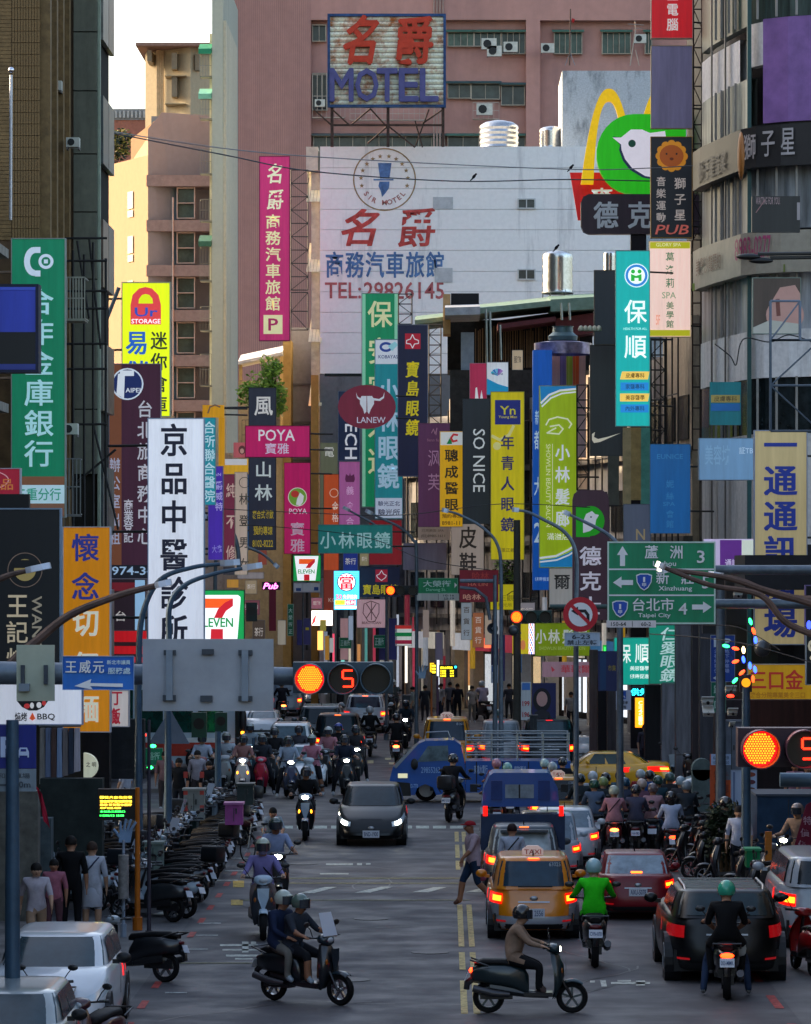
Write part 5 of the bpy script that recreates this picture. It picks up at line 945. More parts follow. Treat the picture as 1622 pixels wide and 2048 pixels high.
roofp(890,618,960,616,.35,'#a8acb4',44.5)
MB().box(X(902,44),D(44)+.2,Z(616,44),X(958,44),D(44)+2,Z(586,44)).build('dark_tank',M('#1c1c20',.6),t)
MB().box(X(886,44),D(44),Z(668,44),X(901,44),D(44)+2,Z(588,44)).build('sun_tinted_wall',M('#b89468',.8),t)  # sunlight put into the tan of this wall
st_=MB();rr=random.Random(3)
for i in range(46):px=950+i*4.6+rr.random()*2;st_.box(X(px,43.2),D(43.2),Z(735,43.2),X(px+1+rr.random(),43.2),D(43.2)+.05,Z(662-rr.random()*12,43.2))
st_.build('slats',M('#7c6448',.6),t,kind='stuff')
for px,a_,b_ in((972,618,740),(980,622,740),(1122,606,640),(1138,606,640),(1000,650,720)):MB().tube([P(px,a_,44),P(px+2,b_,44)],.06,6).build('pipe',M('#8c9490',.4,.5),t)
MB().box(X(922,44),D(44)-.1,Z(865,44),X(948,44),D(44)+.1,Z(665,44)).build('pale_panel',M('#8f9aa8',.7),t)
MB().box(X(900,44.2),D(44.2),Z(1000,44.2),X(1110,44.2),D(44.2)+1,Z(740,44.2)).build('under_wall',M('#3a3634',.8,noise=.3),t)
cyl=thing('turret_cap','grey metal ventilator cap on a blue and white drum beside the lime salon sign','ventilator',(X(1112,50),D(50),Z(740,50)))
n=20
def lathe(prof,cx,cy,m,name,ob):
    mb=MB();mb.add([(cx+r*math.cos(2*math.pi*k/n),cy+r*math.sin(2*math.pi*k/n),z)for r,z in prof for k in range(n)],[(i*n+k,i*n+(k+1)%n,(i+1)*n+(k+1)%n,(i+1)*n+k)for i in range(len(prof)-1)for k in range(n)]+[tuple(range((len(prof)-1)*n,len(prof)*n))]);return mb.build(name,m,ob,smooth=35)
q=50.0;cxx,cyy=X(1128,q),D(q)+1.6
lathe([(20/q,Z(680,q)),(29/q,Z(676,q)),(30/q,Z(668,q)),(21/q,Z(660,q)),(20/q,Z(650,q)),(22/q,Z(649,q)),(22/q,Z(648,q))],cxx,cyy,M('#5f7a80',.5,.3),'cap',cyl)
lathe([(58/q,Z(705,q)),(58/q,Z(682,q)),(30/q,Z(678,q))],cxx,cyy,M('#a8a0c8',.3,.4,noise=.4),'drum',cyl)
# facade slivers with evening sun put into their ochre colour
t=thing('sun_tinted_shop_front','wall strip coloured ochre as if sunlit beside the motel and the beauty store signs','building',(X(632,40.2),D(40.2),0))
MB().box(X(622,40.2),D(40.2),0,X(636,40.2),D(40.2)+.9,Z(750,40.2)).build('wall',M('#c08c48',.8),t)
t=thing('grey_annex','grey plastered annex between the navy restaurant sign and the motel','building',(X(600,38),D(38),0))
MB().box(X(583,38),D(38),0,X(625,38),D(38)+8,Z(655,38)).build('wall',stain('#8f8c90','#6f6c70',.5),t)
MB().box(X(566,38.5),D(38.5),0,X(582,38.5),D(38.5)+6,Z(680,38.5)).build('sun_tinted_side',M('#a88c58',.8),t)  # side wall coloured tan as if the sun lit it
for i in range(3):MB().box(X(584,38),D(38)-.1,Z(770+i*76,38),X(624,38),D(38)-.01,Z(767+i*76,38)).build('ledge',M('#77747a'),t)
t=thing('balcony_house','sunlit balcony house with a sloping white awning behind the bushy plant','building',(X(525,38.6),D(38.6),0))
MB().box(X(476,38.6),D(38.6)+.6,0,X(566,38.6),D(38.6)+8,Z(760,38.6)).build('wall',stain('#a89878','#6c6250',.8),t)
roofp(478,725,566,706,.15,'#c4c4c8',38.6,t,'awning',2)
MB().box(X(478,38.6),D(38.6),Z(760,38.6),X(484,38.6),D(38.6)+.3,Z(724,38.6)).box(X(560,38.6),D(38.6),Z(900,38.6),X(566,38.6),D(38.6)+.3,Z(700,38.6)).build('post',M('#c8a870',.8),t)
cage(t,X(484,38.6),Z(900,38.6),X(560,38.6),Z(840,38.6),D(38.6)+.5,.6,'#6c6456',10)
t=thing('low_shop_row','row of dim shop fronts closing the street at the far bend','building',(X(560,38),D(38),0))
MB().box(X(400,38),D(38)+1,4,X(618,38),D(38)+9,Z(905,38)).build('wall',stain('#a8a09c','#5c5654',.8),t)
MB().box(X(400,38),D(38)+4,0,X(640,38),D(38)+9,3.99).build('shop_wall',M('#1e1b1e',.6),t)
for i in range(12):MB().box(X(405+i*21,38),D(38)+.8,0,X(411+i*21,38),D(38)+1.3,3.99).build('pillar',stain(cols[i%7],'#3e3834',.7),t)
t=thing('low_shop_row','shop fronts on the ground floor below the motel wall','building',(X(800,40.6),D(40.6),0))
rr=random.Random(5)
for i in range(34):
    px=640+i*12;c=rr.choice(['#8c8886','#5c585c','#a89488','#2a2a30','#b0a8a8','#7c5c5c','#9098a4','#c09878']);z1_=rr.choice([4.2,5.5,6.4,3.6])
    MB().box(X(px,40.6),D(40.6)-rr.random()*.5,0,X(px+7+rr.random()*5,40.6),D(40.6)+.5,z1_).build('shop_front',M(c,.6,noise=.3,streak=True),t)
for i in range(22):
    px=646+i*16+rr.random()*6;c=rr.choice(['#f0e0c8','#d0d8e8','#e8a060','#c04058','#60a8a0','#e8e0d0'])
    MB().box(X(px,40.7),D(40.7)-.62,.6+rr.random(),X(px+3+rr.random()*5,40.7),D(40.7)-.55,2.4+rr.random()*2.6).build('shop_light',M(c,.5,emit=rr.choice([.05,.15,.5]),noise=.2),t)
MB().box(X(640,40.6),D(40.6)+.55,0,X(1050,40.6),D(40.6)+.7,9).build('back_wall',M('#6c6870',.8,noise=.3),t)
ds=thing('double_eave','dark steel eave crossing above the oval shoe sign','eave',(X(720,44),D(44),Z(752,44)))
MB().box(X(650,44),D(44)-.5,Z(753,44),X(800,44),D(44),Z(748,44)).build('beam',M('#1c1c20',.5),ds)
# right side shop pillars and shutters under the signs
t=thing('corner_arcade','grey arcade pillars and dark panels for shaded shop openings on the right beyond the junction','building',(9.5,140,0))
for px0,px1,py0,py1,ss,c in((1324,1352,1365,1560,62,'#6f7078'),(1352,1385,1240,1555,63,'#5c5c62'),(1290,1324,1370,1540,61,'#17161a'),(1385,1400,1240,1540,64,'#2a262a'),(1215,1232,1360,1540,59,'#4a4448'),(1400,1430,1240,1550,66,'#3a3a40'),(1430,1500,1400,1560,68,'#241c20'),
                                  (1196,1215,1350,1520,58,'#1e1a20'),(1180,1196,1300,1520,57,'#5c5458'),(1300,1322,1440,1520,60.5,'#3c3840'),(1500,1640,1400,1480,72,'#3a1e18'),(1500,1640,1475,1580,71,'#20181c')):
    MB().box(X(px0,ss),D(ss),max(0,Z(py1,ss)),X(px1,ss),D(ss)+.8,Z(py0,ss)).build('pillar' if hexc(c)[0]>.06 else 'shade_panel',M(c,.6,noise=.3,streak=True),t)  # solid dark panels hold the shade of the open shops
MB().box(X(1490,73),D(73),Z(1180,73),X(1700,73),D(73)+4,Z(1110,73)).build('soffit',M('#2c2c30'),t)
# left ground floor: dim shops, columns
t=thing('left_arcade','dim arcade front with goods and pale columns behind the left pavement','building',(-10,84,0))
for px0,px1,py0,py1,ss,c in((-40,70,1585,1850,106,'#6c6a62'),(70,97,1640,1760,104,'#505c60'),(75,200,1560,1830,100,'#2a3230'),(160,215,1450,1640,90,'#1c1c20'),(215,285,1440,1560,80,'#22262a')):
    MB().box(X(px0,ss),D(ss)+.5,Z(py1,ss),X(px1,ss),D(ss)+1.0,Z(py0,ss)).build('column' if hexc(c)[0]>.06 else 'shade_panel',M(c,.7,noise=.3),t)  # dark panels paint the gloom inside the arcade
cl=thing('clothes_rack','row of pale hanging clothes outside the left shop','clothes rack',(X(120,98),D(98),Z(1570,98)))
MB().tube([P(78,1452,98),P(162,1452,98)],.02,6).build('rail',M('#606468',.4,.6),cl)
for i,c in enumerate(['#8c8884','#6f7c98','#5c4844','#8ca0c0','#7c7474','#3c4454','#b8b0b8']):
    x0_,x1_=80+i*11.5,90+i*11.5;mb=MB();mb.loft([(0,X(85+i*11.5,98),0,.05,.07,3)],8);mb=MB()
    mb.prism([(X(x0_,98),Z(1568-i*4,98)),(X(x1_+1,98),Z(1566-i*4,98)),(X(x1_,98),Z(1456,98)),(X(x0_+1,98),Z(1456,98))],D(98)-.12,D(98)+.12);mb.build('garment',M(c,.9,noise=.25,streak=True,scale=8),cl)
# balcony plant
def foliage(name,label,cat,c,rad,n,col,size=.16,seed=1,trunk=None):
    t=thing(name,label,cat,(c[0],c[1],c[2]-rad[2]));r=random.Random(seed);mb=MB();lobes=[(Vector((r.uniform(-.6,.6),r.uniform(-.5,.5),r.uniform(-.5,.6))),r.uniform(.35,.6))for _ in range(7)]
    for i in range(n):
        lc,lr=r.choice(lobes);v=Vector((r.gauss(0,1),r.gauss(0,1),r.gauss(0,1))).normalized()*lr*r.uniform(.6,1.15)+lc
        p=Vector((c[0]+v.x*rad[0],c[1]+v.y*rad[1],c[2]+v.z*rad[2]));u=Vector((r.gauss(0,1),r.gauss(0,1),r.gauss(0,.6))).normalized();w2=u.orthogonal().normalized()*size*.4;u=u*size*r.uniform(.6,1.2)
        mb.add([p-u,p+w2,p+u,p-w2],[(0,1,2,3)],i%2)
    mb.build('crown',[M(col,.6,noise=.3),M('#6c8c34' if n>1400 or n==500 else '#22301a',.6,noise=.3)],t,kind='stuff')
    st=MB(); 
    for k in range(3):st.tube([(c[0]+(k-1)*.08,c[1],c[2]-rad[2]*1.1),(c[0]+(k-1)*rad[0]*.4,c[1],c[2]+rad[2]*.3)],[.05,.02],6)
    st.build('trunk',M('#4c3c28',.9),t);return t
foliage('balcony_tree','leafy green bush catching the sun above the navy restaurant sign','plant',P(525,790,41),(1.25,.9,1.35),1500,'#94b03c',.15,2)
foliage('balcony_tree','upper sprig of green leaves beside the white awning','plant',P(545,745,41),(.55,.5,.8),500,'#9cb840',.13,4)
foliage('potted_shrub','dark potted shrub on the pavement under the orange banner','plant',(X(1452,92),D(92),1.0),(.42,.4,.85),900,'#14200e',.09,6)
foliage('street_tree','gloomy foliage behind the yellow optician board','plant',P(1015,1150,46),(.6,.6,1.6),500,'#3c4430',.14,8)
foliage('street_tree','olive tree glimpsed between the left tower and the ochre block','plant',P(232,285,24),(2.2,2,1.6),900,'#8c7c30',.25,9)
# ------------------------------------------------------------------ traffic lights, lamps, poles, wires
gal=M('#66727e',.45,.4,noise=.25);galb=M('#3f5a70',.45,.3,noise=.2);rusty=M('#5a463e',.7,.2,noise=.4);blk=M('#141517',.4,noise=0)
sl_=M('#5c6b78',.45,.3)
def tube_pts(pts,s,dy=0):return[Vector((X(a,s),D(s)+dy,Z(b,s)))for a,b in pts]
def pole(name,label,px,top,s,r=.09,base=None,mat=None,cat='pole',group=None):
    b=tube_pts([(px,top)],s)[0];t=thing(name,label,cat,(b.x,b.y,0),group=group)
    MB().tube([(b.x,b.y,0),(b.x,b.y,b.z)],[r*1.15,r*.85],10).build('pole',mat or gal,t,smooth=40)
    MB().tube([(b.x,b.y,.0),(b.x,b.y,.25)],r*1.9,10).build('base',mat or gal,t);return t
def smooth_path(pts,n=6):
    out=[]
    for i in range(len(pts)-1):
        p0,p1,p2,p3=pts[max(i-1,0)],pts[i],pts[i+1],pts[min(i+2,len(pts)-1)]
        for k in range(n):
            u=k/n;out.append(tuple(.5*((2*p1[j])+(-p0[j]+p2[j])*u+(2*p0[j]-5*p1[j]+4*p2[j]-p3[j])*u*u+(-p0[j]+3*p1[j]-3*p2[j]+p3[j])*u**3)for j in(0,1)))
    out.append(pts[-1]);return out
def lamp(label,pts,s,head=1,r=.06,mat=None,hx=38,basept=None):
    """a street lamp: pts go from the pole foot or off the frame up and along the arm to the head"""
    p3=tube_pts(smooth_path(pts),s);t=thing('street_lamp',label,'street lamp',(p3[0].x,p3[0].y,0),group='street lamps over the road')
    rs=[r*(1.25-.6*i/len(p3))for i in range(len(p3))]
    MB().tube(p3,rs,8).build('lamp_arm',mat or gal,t,smooth=40)
    if basept:MB().tube([(p3[0].x,p3[0].y,0),p3[0]],[r*1.7,r*1.25],10).build('pole',mat or gal,t,smooth=40)
    e=p3[-1];d=(p3[-1]-p3[-4]).normalized();m=MB();L_=hx/s
    q=e+d*L_;up=Vector((0,0,1));m.loft([],8)if False else None
    dd=Vector((d.x,0,d.z));nz=Vector((-dd.z,0,dd.x)); 
    if nz.z<0:nz=-nz
    pts_=[(0,.05),(.25,.11),(.7,.13),(1.0,.07)]
    vs=[]
    for f_,w_ in pts_:
        c=e+d*L_*f_
        for a,b in((-1,-.35),(1,-.35),(.8,.5),(-.8,.5)):vs.append(c+Vector((0,a*w_,0))+nz*b*.16*min(1,90/s))
    fs=[(i*4+k,i*4+(k+1)%4,i*4+4+(k+1)%4,i*4+4+k)for i in range(3)for k in range(4)]+[(3,2,1,0),(12,13,14,15)]
    m.add(vs,fs);m.build('lamp_head',M('#b8c0cc',.35,.2),t);return t
lamp('lamp arm rising from the tall grey pole and ending over the white clinic sign',[(277,1470),(277,1330),(285,1230),(320,1160),(385,1135),(440,1128)],92,mat=galb,basept=1,r=.065,hx=40)
lamp('lamp arm curving up beside the first and ending below it',[(335,1440),(338,1290),(340,1210),(370,1170),(430,1147),(485,1137)],88,mat=galb,r=.065,hx=40)
lamp('rusty brown lamp arm sweeping across the orange noodle sign',[(-60,1420),(30,1320),(70,1285),(140,1230),(240,1190),(310,1172)],190,mat=rusty,r=.05,hx=34)
lamp('rusty arm with a square pale head in front of the black restaurant sign',[(-80,1190),(-30,1170),(20,1150),(52,1142)],180,mat=rusty,r=.04,hx=50)
lamp('grey lamp whose arm leans left to the purple sign, pole before the shops',[(1002,1330),(1002,1150),(995,1090),(965,1055),(920,1030),(897,1023)],62,r=.055,basept=1,hx=14)
lamp('grey lamp arching left towards the tall yellow sign',[(1152,1210),(1152,1110),(1130,1065),(1085,1038),(1055,1024),(1038,1021)],66,r=.06,basept=1,hx=14)
lamp('grey lamp arching left over the fast food sign',[(1240,1110),(1232,1085),(1210,1065),(1170,1044),(1140,1030)],70,r=.06,hx=14)
lamp('grey lamp with its pole by the far bus display, arm leaning left',[(833,1420),(833,1120),(826,1080),(800,1055),(770,1040),(745,1028)],54,r=.06,basept=1,hx=16)
lamp('far grey lamp arching left above the teal optician board',[(780,1100),(770,1075),(750,1050),(715,1030),(700,1022)],50,r=.055,hx=16)
lamp('pale thin lamp in front of the violet sign',[(478,1140),(476,1100),(466,1065),(440,1042),(414,1034)],58,r=.07,hx=10)
lamp('low pale lamp arm reaching right below the tan sign',[(430,1200),(436,1090),(470,1088),(520,1105),(548,1128)],57,r=.06,hx=12)
lamp('rusty lamp arm reaching left across the green direction sign',[(1700,1230),(1600,1200),(1530,1180),(1450,1155),(1340,1140)],170,mat=rusty,r=.042,hx=26)
lamp('lower rusty lamp arm crossing the direction sign from the right',[(1700,1290),(1580,1250),(1520,1190),(1420,1170),(1330,1136)],176,mat=rusty,r=.038,hx=20)
lamp('second rusty lamp arm with a pale head beside the direction sign',[(1700,1200),(1600,1198),(1540,1185),(1480,1160),(1446,1153)],150,mat=rusty,r=.05,hx=30)
for i,(a,b)in enumerate((((1622,506),(1515,508)),((1622,514),(1540,516)))):
    t=thing('street_lamp',['upper','lower'][i]+' black lamp arm in front of the cream curved fascia','street lamp',P(a[0],a[1],90),group='street lamps over the road')
    MB().tube([P(a[0]+60,a[1],90),P(b[0],b[1],90)],.04,6).build('lamp_arm',blk,t);e=P(b[0],b[1],90);MB().ball(e+Vector((-.2,0,-.06)),(.28,.1,.07)).build('lamp_head',blk,t,smooth=True)
pole('steel_pole','grey pole carrying the parking sign at the left edge',25,1440,150,.1,mat=galb)
pole('steel_pole','blue-grey pole behind the left scooters, right of the bus display',336,1425,88,.09,mat=galb)
pole('steel_pole','slimmer blue-grey pole before the white bus',436,1425,74,.09,mat=galb)
pole('steel_pole','thin pole in front of the red scooter in the waiting crowd',507,1475,66,.05,mat=galb)
pole('steel_pole','thin dark pole left of the tall grey lamp pole',298,1440,110,.035,mat=M('#33303c',.5))
pole('steel_pole','grey pole of the round no left turn sign',1152,1292,83.5,.06)
pole('steel_pole','grey pole standing behind the green direction sign',1240,1250,82,.09)
pole('steel_pole','orange bus stop pole at the left kerb',275,1575,106,.05,mat=M('#b8640c',.5))
pole('steel_pole','right signal pole with speakers and cameras',1492,1375,96,.1,mat=galb)
pole('steel_pole','grey pole left of the signal pole under the parking sign',1441,1180,84,.12)
pole('steel_pole','mid-street pole holding loudspeakers and blue banners',990,1150,61,.075)
pole('steel_pole','far pole with the convenience store pictograms',606,1185,43.5,.05)
pole('steel_pole','far pole behind the pink square sign',773,1175,50,.06)
pole('steel_pole','dark pole between the lime salon sign and the blue sign',1034,1040,57,.14,mat=M('#4c4a44',.8))
# mast arms
t=thing('mast_arm','horizontal grey mast arm across the lower left holding plates','mast arm',P(-60,1350,205));MB().tube([P(-80,1345,205),P(560,1352,205),P(600,1353,205)],[.12,.09,.09],12).build('lamp_arm',gal,t,smooth=40)
MB().tube([P(-200,1345,205),P(-200,2600,205)],.14,12).build('pole',gal,t,smooth=40)
t=thing('mast_arm','double grey mast arm holding the green direction sign from the right','mast arm',P(1700,1140,98)); 
for y_ in(1140,1208):MB().tube([P(1400,y_,98),P(1760,y_,98)],.1,10).build('lamp_arm',gal,t,smooth=40)
MB().tube([P(1760,1100,98),(X(1760,98),D(98),0)],.16,12).build('pole',gal,t,smooth=40)
t=thing('mast_arm','grey mast arm at the right edge behind the near red light','mast arm',P(1700,1490,240));MB().tube([P(1560,1560,245),P(1760,1560,245)],.06,10).build('lamp_arm',galb,t,smooth=40)
t=thing('mast_arm','middle mast arm carrying the street name plate','mast arm',P(960,1162,61.5));MB().tube([P(920,1162,60),P(990,1162,60)],.07,8).build('lamp_arm',gal,t,smooth=40);MB().tube([P(920,1175,60),P(950,1178,60),P(972,1195,60),P(980,1240,60)],.06,8).build('brace',gal,t,smooth=40)
t=thing('mast_arm','green-grey mast arm between the signal and the no turn sign','mast arm',P(1150,1213,82));MB().tube([P(1100,1213,80),P(1215,1213,80)],.06,8).build('lamp_arm',M('#3c5450',.5),t,smooth=40)
# backs of road signs on the left mast
def plate_back(r,s,label,col,bars,name='back_plate_sign'):
    t=thing(name,label,'sign back',P(r[0],r[3],s));y=D(s)
    MB().box(X(r[0],s),y,Z(r[3],s),X(r[2],s),y+.03,Z(r[1],s)).build('plate',M(col,.5,.15,noise=.12,scale=2),t)
    for(a,b,c,d,k)in bars:MB().box(X(a,s),y-.04-.03*k,Z(d,s),X(c,s),y-.002,Z(b,s)).build('clamp',M(['#3c434c','#7c8894'][k],.5,.3),t)
plate_back((285,1278,547,1422),207,'large grey back of a road sign bolted to the mast arm','#9a9fa6',[(484,1300,497,1402,1),(477,1300,505,1311,0),(477,1392,505,1402,0),(404,1298,428,1309,0),(401,1391,425,1403,0),(328,1300,352,1310,0),(333,1300,346,1400,1),(326,1390,352,1402,0)])
MBt=COL.objects['back_plate_sign'];MB().box(X(285,206),D(206)-.05,Z(1350,206),X(547,206),D(206)-.02,Z(1344,206)).build('stiffener',M('#70767e',.5,.3),MBt)
plate_back((33,1290,109,1402),207,'cream back of a small sign clamped to the mast arm','#aab09c',[(42,1330,50,1368,0),(88,1330,96,1368,0),(39,1367,60,1382,1)])
t=thing('back_plate_sign','grey triangular sign back on the pole before the bus','sign back',P(340,1485,84));MB().prism([(X(a,84),Z(b,84))for a,b in((298,1487),(380,1487),(341,1418))],D(84)-.16,D(84)-.13).build('plate',M('#5f6c7c',.5),t)
# traffic lights
def signal(label,cx,cy,s,pitch,r,lit,group='horizontal traffic lights',housing='#2f4350',timer=True,rim=None,boxw=None):
    t=thing('traffic_light',label,'traffic light',P(cx[0],cy,s),group=group);y=D(s);R=r/s;n=28
    hx0,hx1=X(cx[0]-r*1.1,s),X(cx[-1]+r*1.1,s)
    MB().box(hx0,y,Z(cy+r*.95,s),hx1,y+.25,Z(cy-r*1.05,s)).build('housing',M(housing,.5,noise=.15),t)
    MB().box(hx0+.02,y+.251,Z(cy+r*.4,s),hx1-.02,y+.33,Z(cy-r*.4,s)).build('back_door',M(housing,.5),t)
    for i,c in enumerate(cx):
        x0,z0=X(c,s),Z(cy,s);m=MB()
        rows=[]
        for(yy,rad)in((y-.002,R*.99),(y-.22,R*1.0),(y-.22,R*.94),(y-.002,R*.92)):rows.append([(x0+rad*math.cos(2*math.pi*k/n),yy if rad>R*.97 or yy>y-.1 else yy,z0+rad*math.sin(2*math.pi*k/n))for k in range(n+1)])
        m.grid(rows);m.build('visor',M(rim or '#3c5566',.4),t,smooth=30)
        on=lit.get(i)
        disc=MB();disc.flat([(x0+R*.91*math.cos(2*math.pi*k/n),z0+R*.91*math.sin(2*math.pi*k/n))for k in range(n)],y-.01);disc.build('lens',EM('#d80808',.8)if on=='red' else M('#0c0d10',.3,noise=0),t)
        if on=='red':
            d=MB();st=R*.135;k_=int(1/.135)+1
            for a in range(-k_,k_+1):
                for b in range(-k_,k_+1):
                    px,pz=(a+(b%2)*.5)*st,b*st*.9
                    if math.hypot(px,pz)<R*.8:d.flat([(x0+px+st*.4*math.cos(q*1.0472),z0+pz+st*.4*math.sin(q*1.0472))for q in range(6)],y-.018)
            d.build('led_dots',EM('#ff7810',1.5),t,kind='stuff')
        if on=='5':
            w_,h_,k2=R*.32,R*.52,R*.11;ox=x0+R*.28;mb=MB()
            for(a,b,c2,d2)in((-w_,h_,w_,h_),(-w_,h_,-w_,0),(-w_,0,w_,0),(w_,0,w_,-h_),(w_,-h_,-w_,-h_)):
                dx,dz=(k2,0)if a==c2 else(0,k2)
                lo=(min(a,c2),min(b,d2));hi=(max(a,c2),max(b,d2));g=.15*R*.5
                if a==c2:mb.box(ox+a-k2*.5,y-.03,z0+lo[1]+g*.3,ox+a+k2*.5,y-.018,z0+hi[1]-g*.3)
                else:mb.box(ox+lo[0]+k2*.2,y-.034,z0+b-k2*.5,ox+hi[0]-k2*.2,y-.031,z0+b+k2*.5)
            mb.build('countdown_digit',EM('#f01c08',3.0),t,kind='stuff')
    return t
signal('near horizontal traffic light in the middle: red lamp and countdown 5',[620,687,752],1357,207,66,31,{0:'red',1:'5'})
signal('traffic light at the right edge: large red lamp and a cut-off countdown 5',[1519,1606],1497,250,87,39,{0:'red',1:'5'},housing='#2c1a28',rim='#4c2030')
signal('small horizontal traffic light with a red lamp before the lime salon board',[1033,1062,1090],1234,82,28,12.5,{0:'red'},housing='#1c3c38',rim='#26483f')
signal('smallest traffic light, red, in front of the dark optician board',[781,801,825],1181,57,20,9.5,{0:'red'},housing='#181c20',rim='#20262a')
def vsignal(label,px,py,w_,h_,s,lit,col='#1a1416',lamp_='#e88c10'):
    t=thing('traffic_light',label,'traffic light',P(px,py+h_,s));y=D(s);MB().box(X(px,s),y,Z(py+h_,s),X(px+w_,s),y+.2,Z(py,s)).build('housing',M(col,.5),t)
    MB().flat([(X(px+w_/2,s)+w_*.38/s*math.cos(q*.3142),Z(py+h_*.45,s)+w_*.38/s*math.sin(q*.3142))for q in range(20)],y-.01).build('lens',EM(lamp_,lit)if lit else M('#101010',.3),t)
vsignal('amber lamp of the upright signal on the right pole',1480,1350,24,34,96,.55)
vsignal('dark green signal back hanging before the white bus',383,1425,30,50,80,0,'#0c3c2c');vsignal('second dark green signal back beside the bus pole',430,1425,24,38,76,0,'#0c3c2c')
vsignal('black round-lensed signal seen from behind right of the big 7 sign',492,1205,22,38,62,0,'#10201c')
vsignal('black signal hanging under the green direction sign',1405,1225,26,42,90,0,'#16181c')
# loudspeakers, bulbs, cameras
def speaker(px,py,r,s,label,round_=False):
    t=thing('loudspeaker',label,'loudspeaker',P(px,py,s));c=P(px,py,s);R=r/s
    if round_:MB().ball(c,(R,R*.9,R)).build('housing',M('#4c5054',.35,.5),t,smooth=True)
    else:
        m=MB();n=20;m.add([(c.x+rr_*math.cos(2*math.pi*k/n),c.y+yy,c.z+rr_*math.sin(2*math.pi*k/n))for rr_,yy in((R,0),(R*.92,0),(R*.4,.2),(R*.2,.22),(R*.25,.3),(R*.5,.22),(R,.01))for k in range(n)],[(i*n+k,(i+1)*n+k,(i+1)*n+(k+1)%n,i*n+(k+1)%n)for i in range(6)for k in range(n)]);m.build('horn',M('#3c4048',.5),t,smooth=40)
        MB().ball(c+Vector((0,.12,0)),R*.22,8,6).build('driver',M('#8c9098',.4),t,smooth=True)
speaker(985,1257,11,60,'black horn loudspeaker on the mid-street pole');speaker(1027,1261,11,61,'round grey loudspeaker back right of the mid-street pole',True);speaker(1525,1297,17,92,'big round grey loudspeaker back on the right pole',True)
def camera_box(px,py,w_,s,label,tilt=-.25):
    t=thing('security_camera',label,'security camera',P(px,py,s),group='cameras on the right poles');c=P(px,py,s);W2=w_/s
    MB().cbox((c.x,c.y,c.z),(W2,.3,W2*.42),rx=tilt).build('housing',M('#b0b4b0',.4),t);MB().cbox((c.x,c.y-.03,c.z+W2*.26),(W2*1.15,.4,.02),rx=tilt).build('hood',M('#c4c8c4',.4),t);MB().tube([(c.x,c.y-.16,c.z-.02),(c.x,c.y-.19,c.z-.03)],W2*.16,10).build('lens',blk,t)
for a in((1476,1190,16,88,'white camera above the direction sign right arm'),(1461,1381,20,93,'white camera left of the amber signal'),(1415,1403,22,86,'lower left white camera on the grey pole'),(1416,1424,20,86,'lowest white camera tilted up beside the grey pole',.4),(1465,1425,18,94,'small white camera right of the grey pole'),(1464,1450,10,94,'tiny white camera near the pole foot box')):camera_box(*a)
bl=thing('festival_lights','coloured festival bulbs strung round the right signal pole','string lights',P(1490,1390,95));sidx=0
for a,b,c,q in((1501,1243,'#20e060',1.3),(1507,1262,'#ff3010',1.2),(1511,1280,'#2040ff',1.5),(1452,1292,'#20e060',.2),(1471,1297,'#ff3010',.2),(1471,1323,'#ff3010',-.3),(1487,1319,'#2040ff',1.4),(1500,1331,'#2040ff',1.5),(1510,1339,'#2040ff',1.4),(1484,1345,'#ff3010',-.7),(1470,1361,'#20e060',-.8),(1506,1358,'#ff3010',1.5),(1461,1392,'#ff2010',0),(1487,1300,'#f0d090',1.5)):
    p=P(a,b,97.5);MB().ball(p,(.075,.04,.035),8,6,mat=Matrix.Rotation(q,3,'Y')).build('bulb',EM(c,3.5),bl,smooth=True)
MB().tube([P(1501,1240,97.4),P(1511,1282,97.4),P(1487,1300,97.4),P(1452,1292,97.4),P(1471,1323,97.4),P(1500,1331,97.4),P(1510,1345,97.4),P(1470,1361,97.4),P(1461,1392,97.4)],.01,4).build('cord',blk,bl)
for a,b,c in((287,1470,'#ff2010'),(306,1492,'#20ff60'),(300,1535,'#20ff60')):
    t=thing('indicator_lamp','small '+('red' if 'ff20' in c[:5]else 'green')+' light '+('above the green street sign at the left junction' if b<1480 else 'at the right end of the green street sign' if b<1500 else 'under the green street sign'),'lamp',P(a,b,68));MB().ball(P(a,b,68),(.09,.05,.05),8,6).build('bulb',EM(c,4),t,smooth=True)
# barber pole
t=thing('barber_pole','glowing barber pole in red, white and blue between the yellow and lime boards','barber pole',P(1063,1308,57.5));p0=P(1063,1308,57.5);n=14
m=MB()
for j in range(12):
    for k in range(n):
        z0_,z1_=p0.z+j*.088,p0.z+(j+1)*.088;q0,q1=2*math.pi*k/n,2*math.pi*(k+1)/n
        m.add([(p0.x+.1*math.cos(q0),p0.y+.1*math.sin(q0),z0_),(p0.x+.1*math.cos(q1),p0.y+.1*math.sin(q1),z0_),(p0.x+.1*math.cos(q1),p0.y+.1*math.sin(q1),z1_),(p0.x+.1*math.cos(q0),p0.y+.1*math.sin(q0),z1_)],[(0,1,2,3)],(j+k)%4//1%3 if(j+k)%4<3 else 1)
m.build('pole',[EM('#c02030',.7),EM('#e8e8f0',.7),EM('#2840a8',.7)],t)
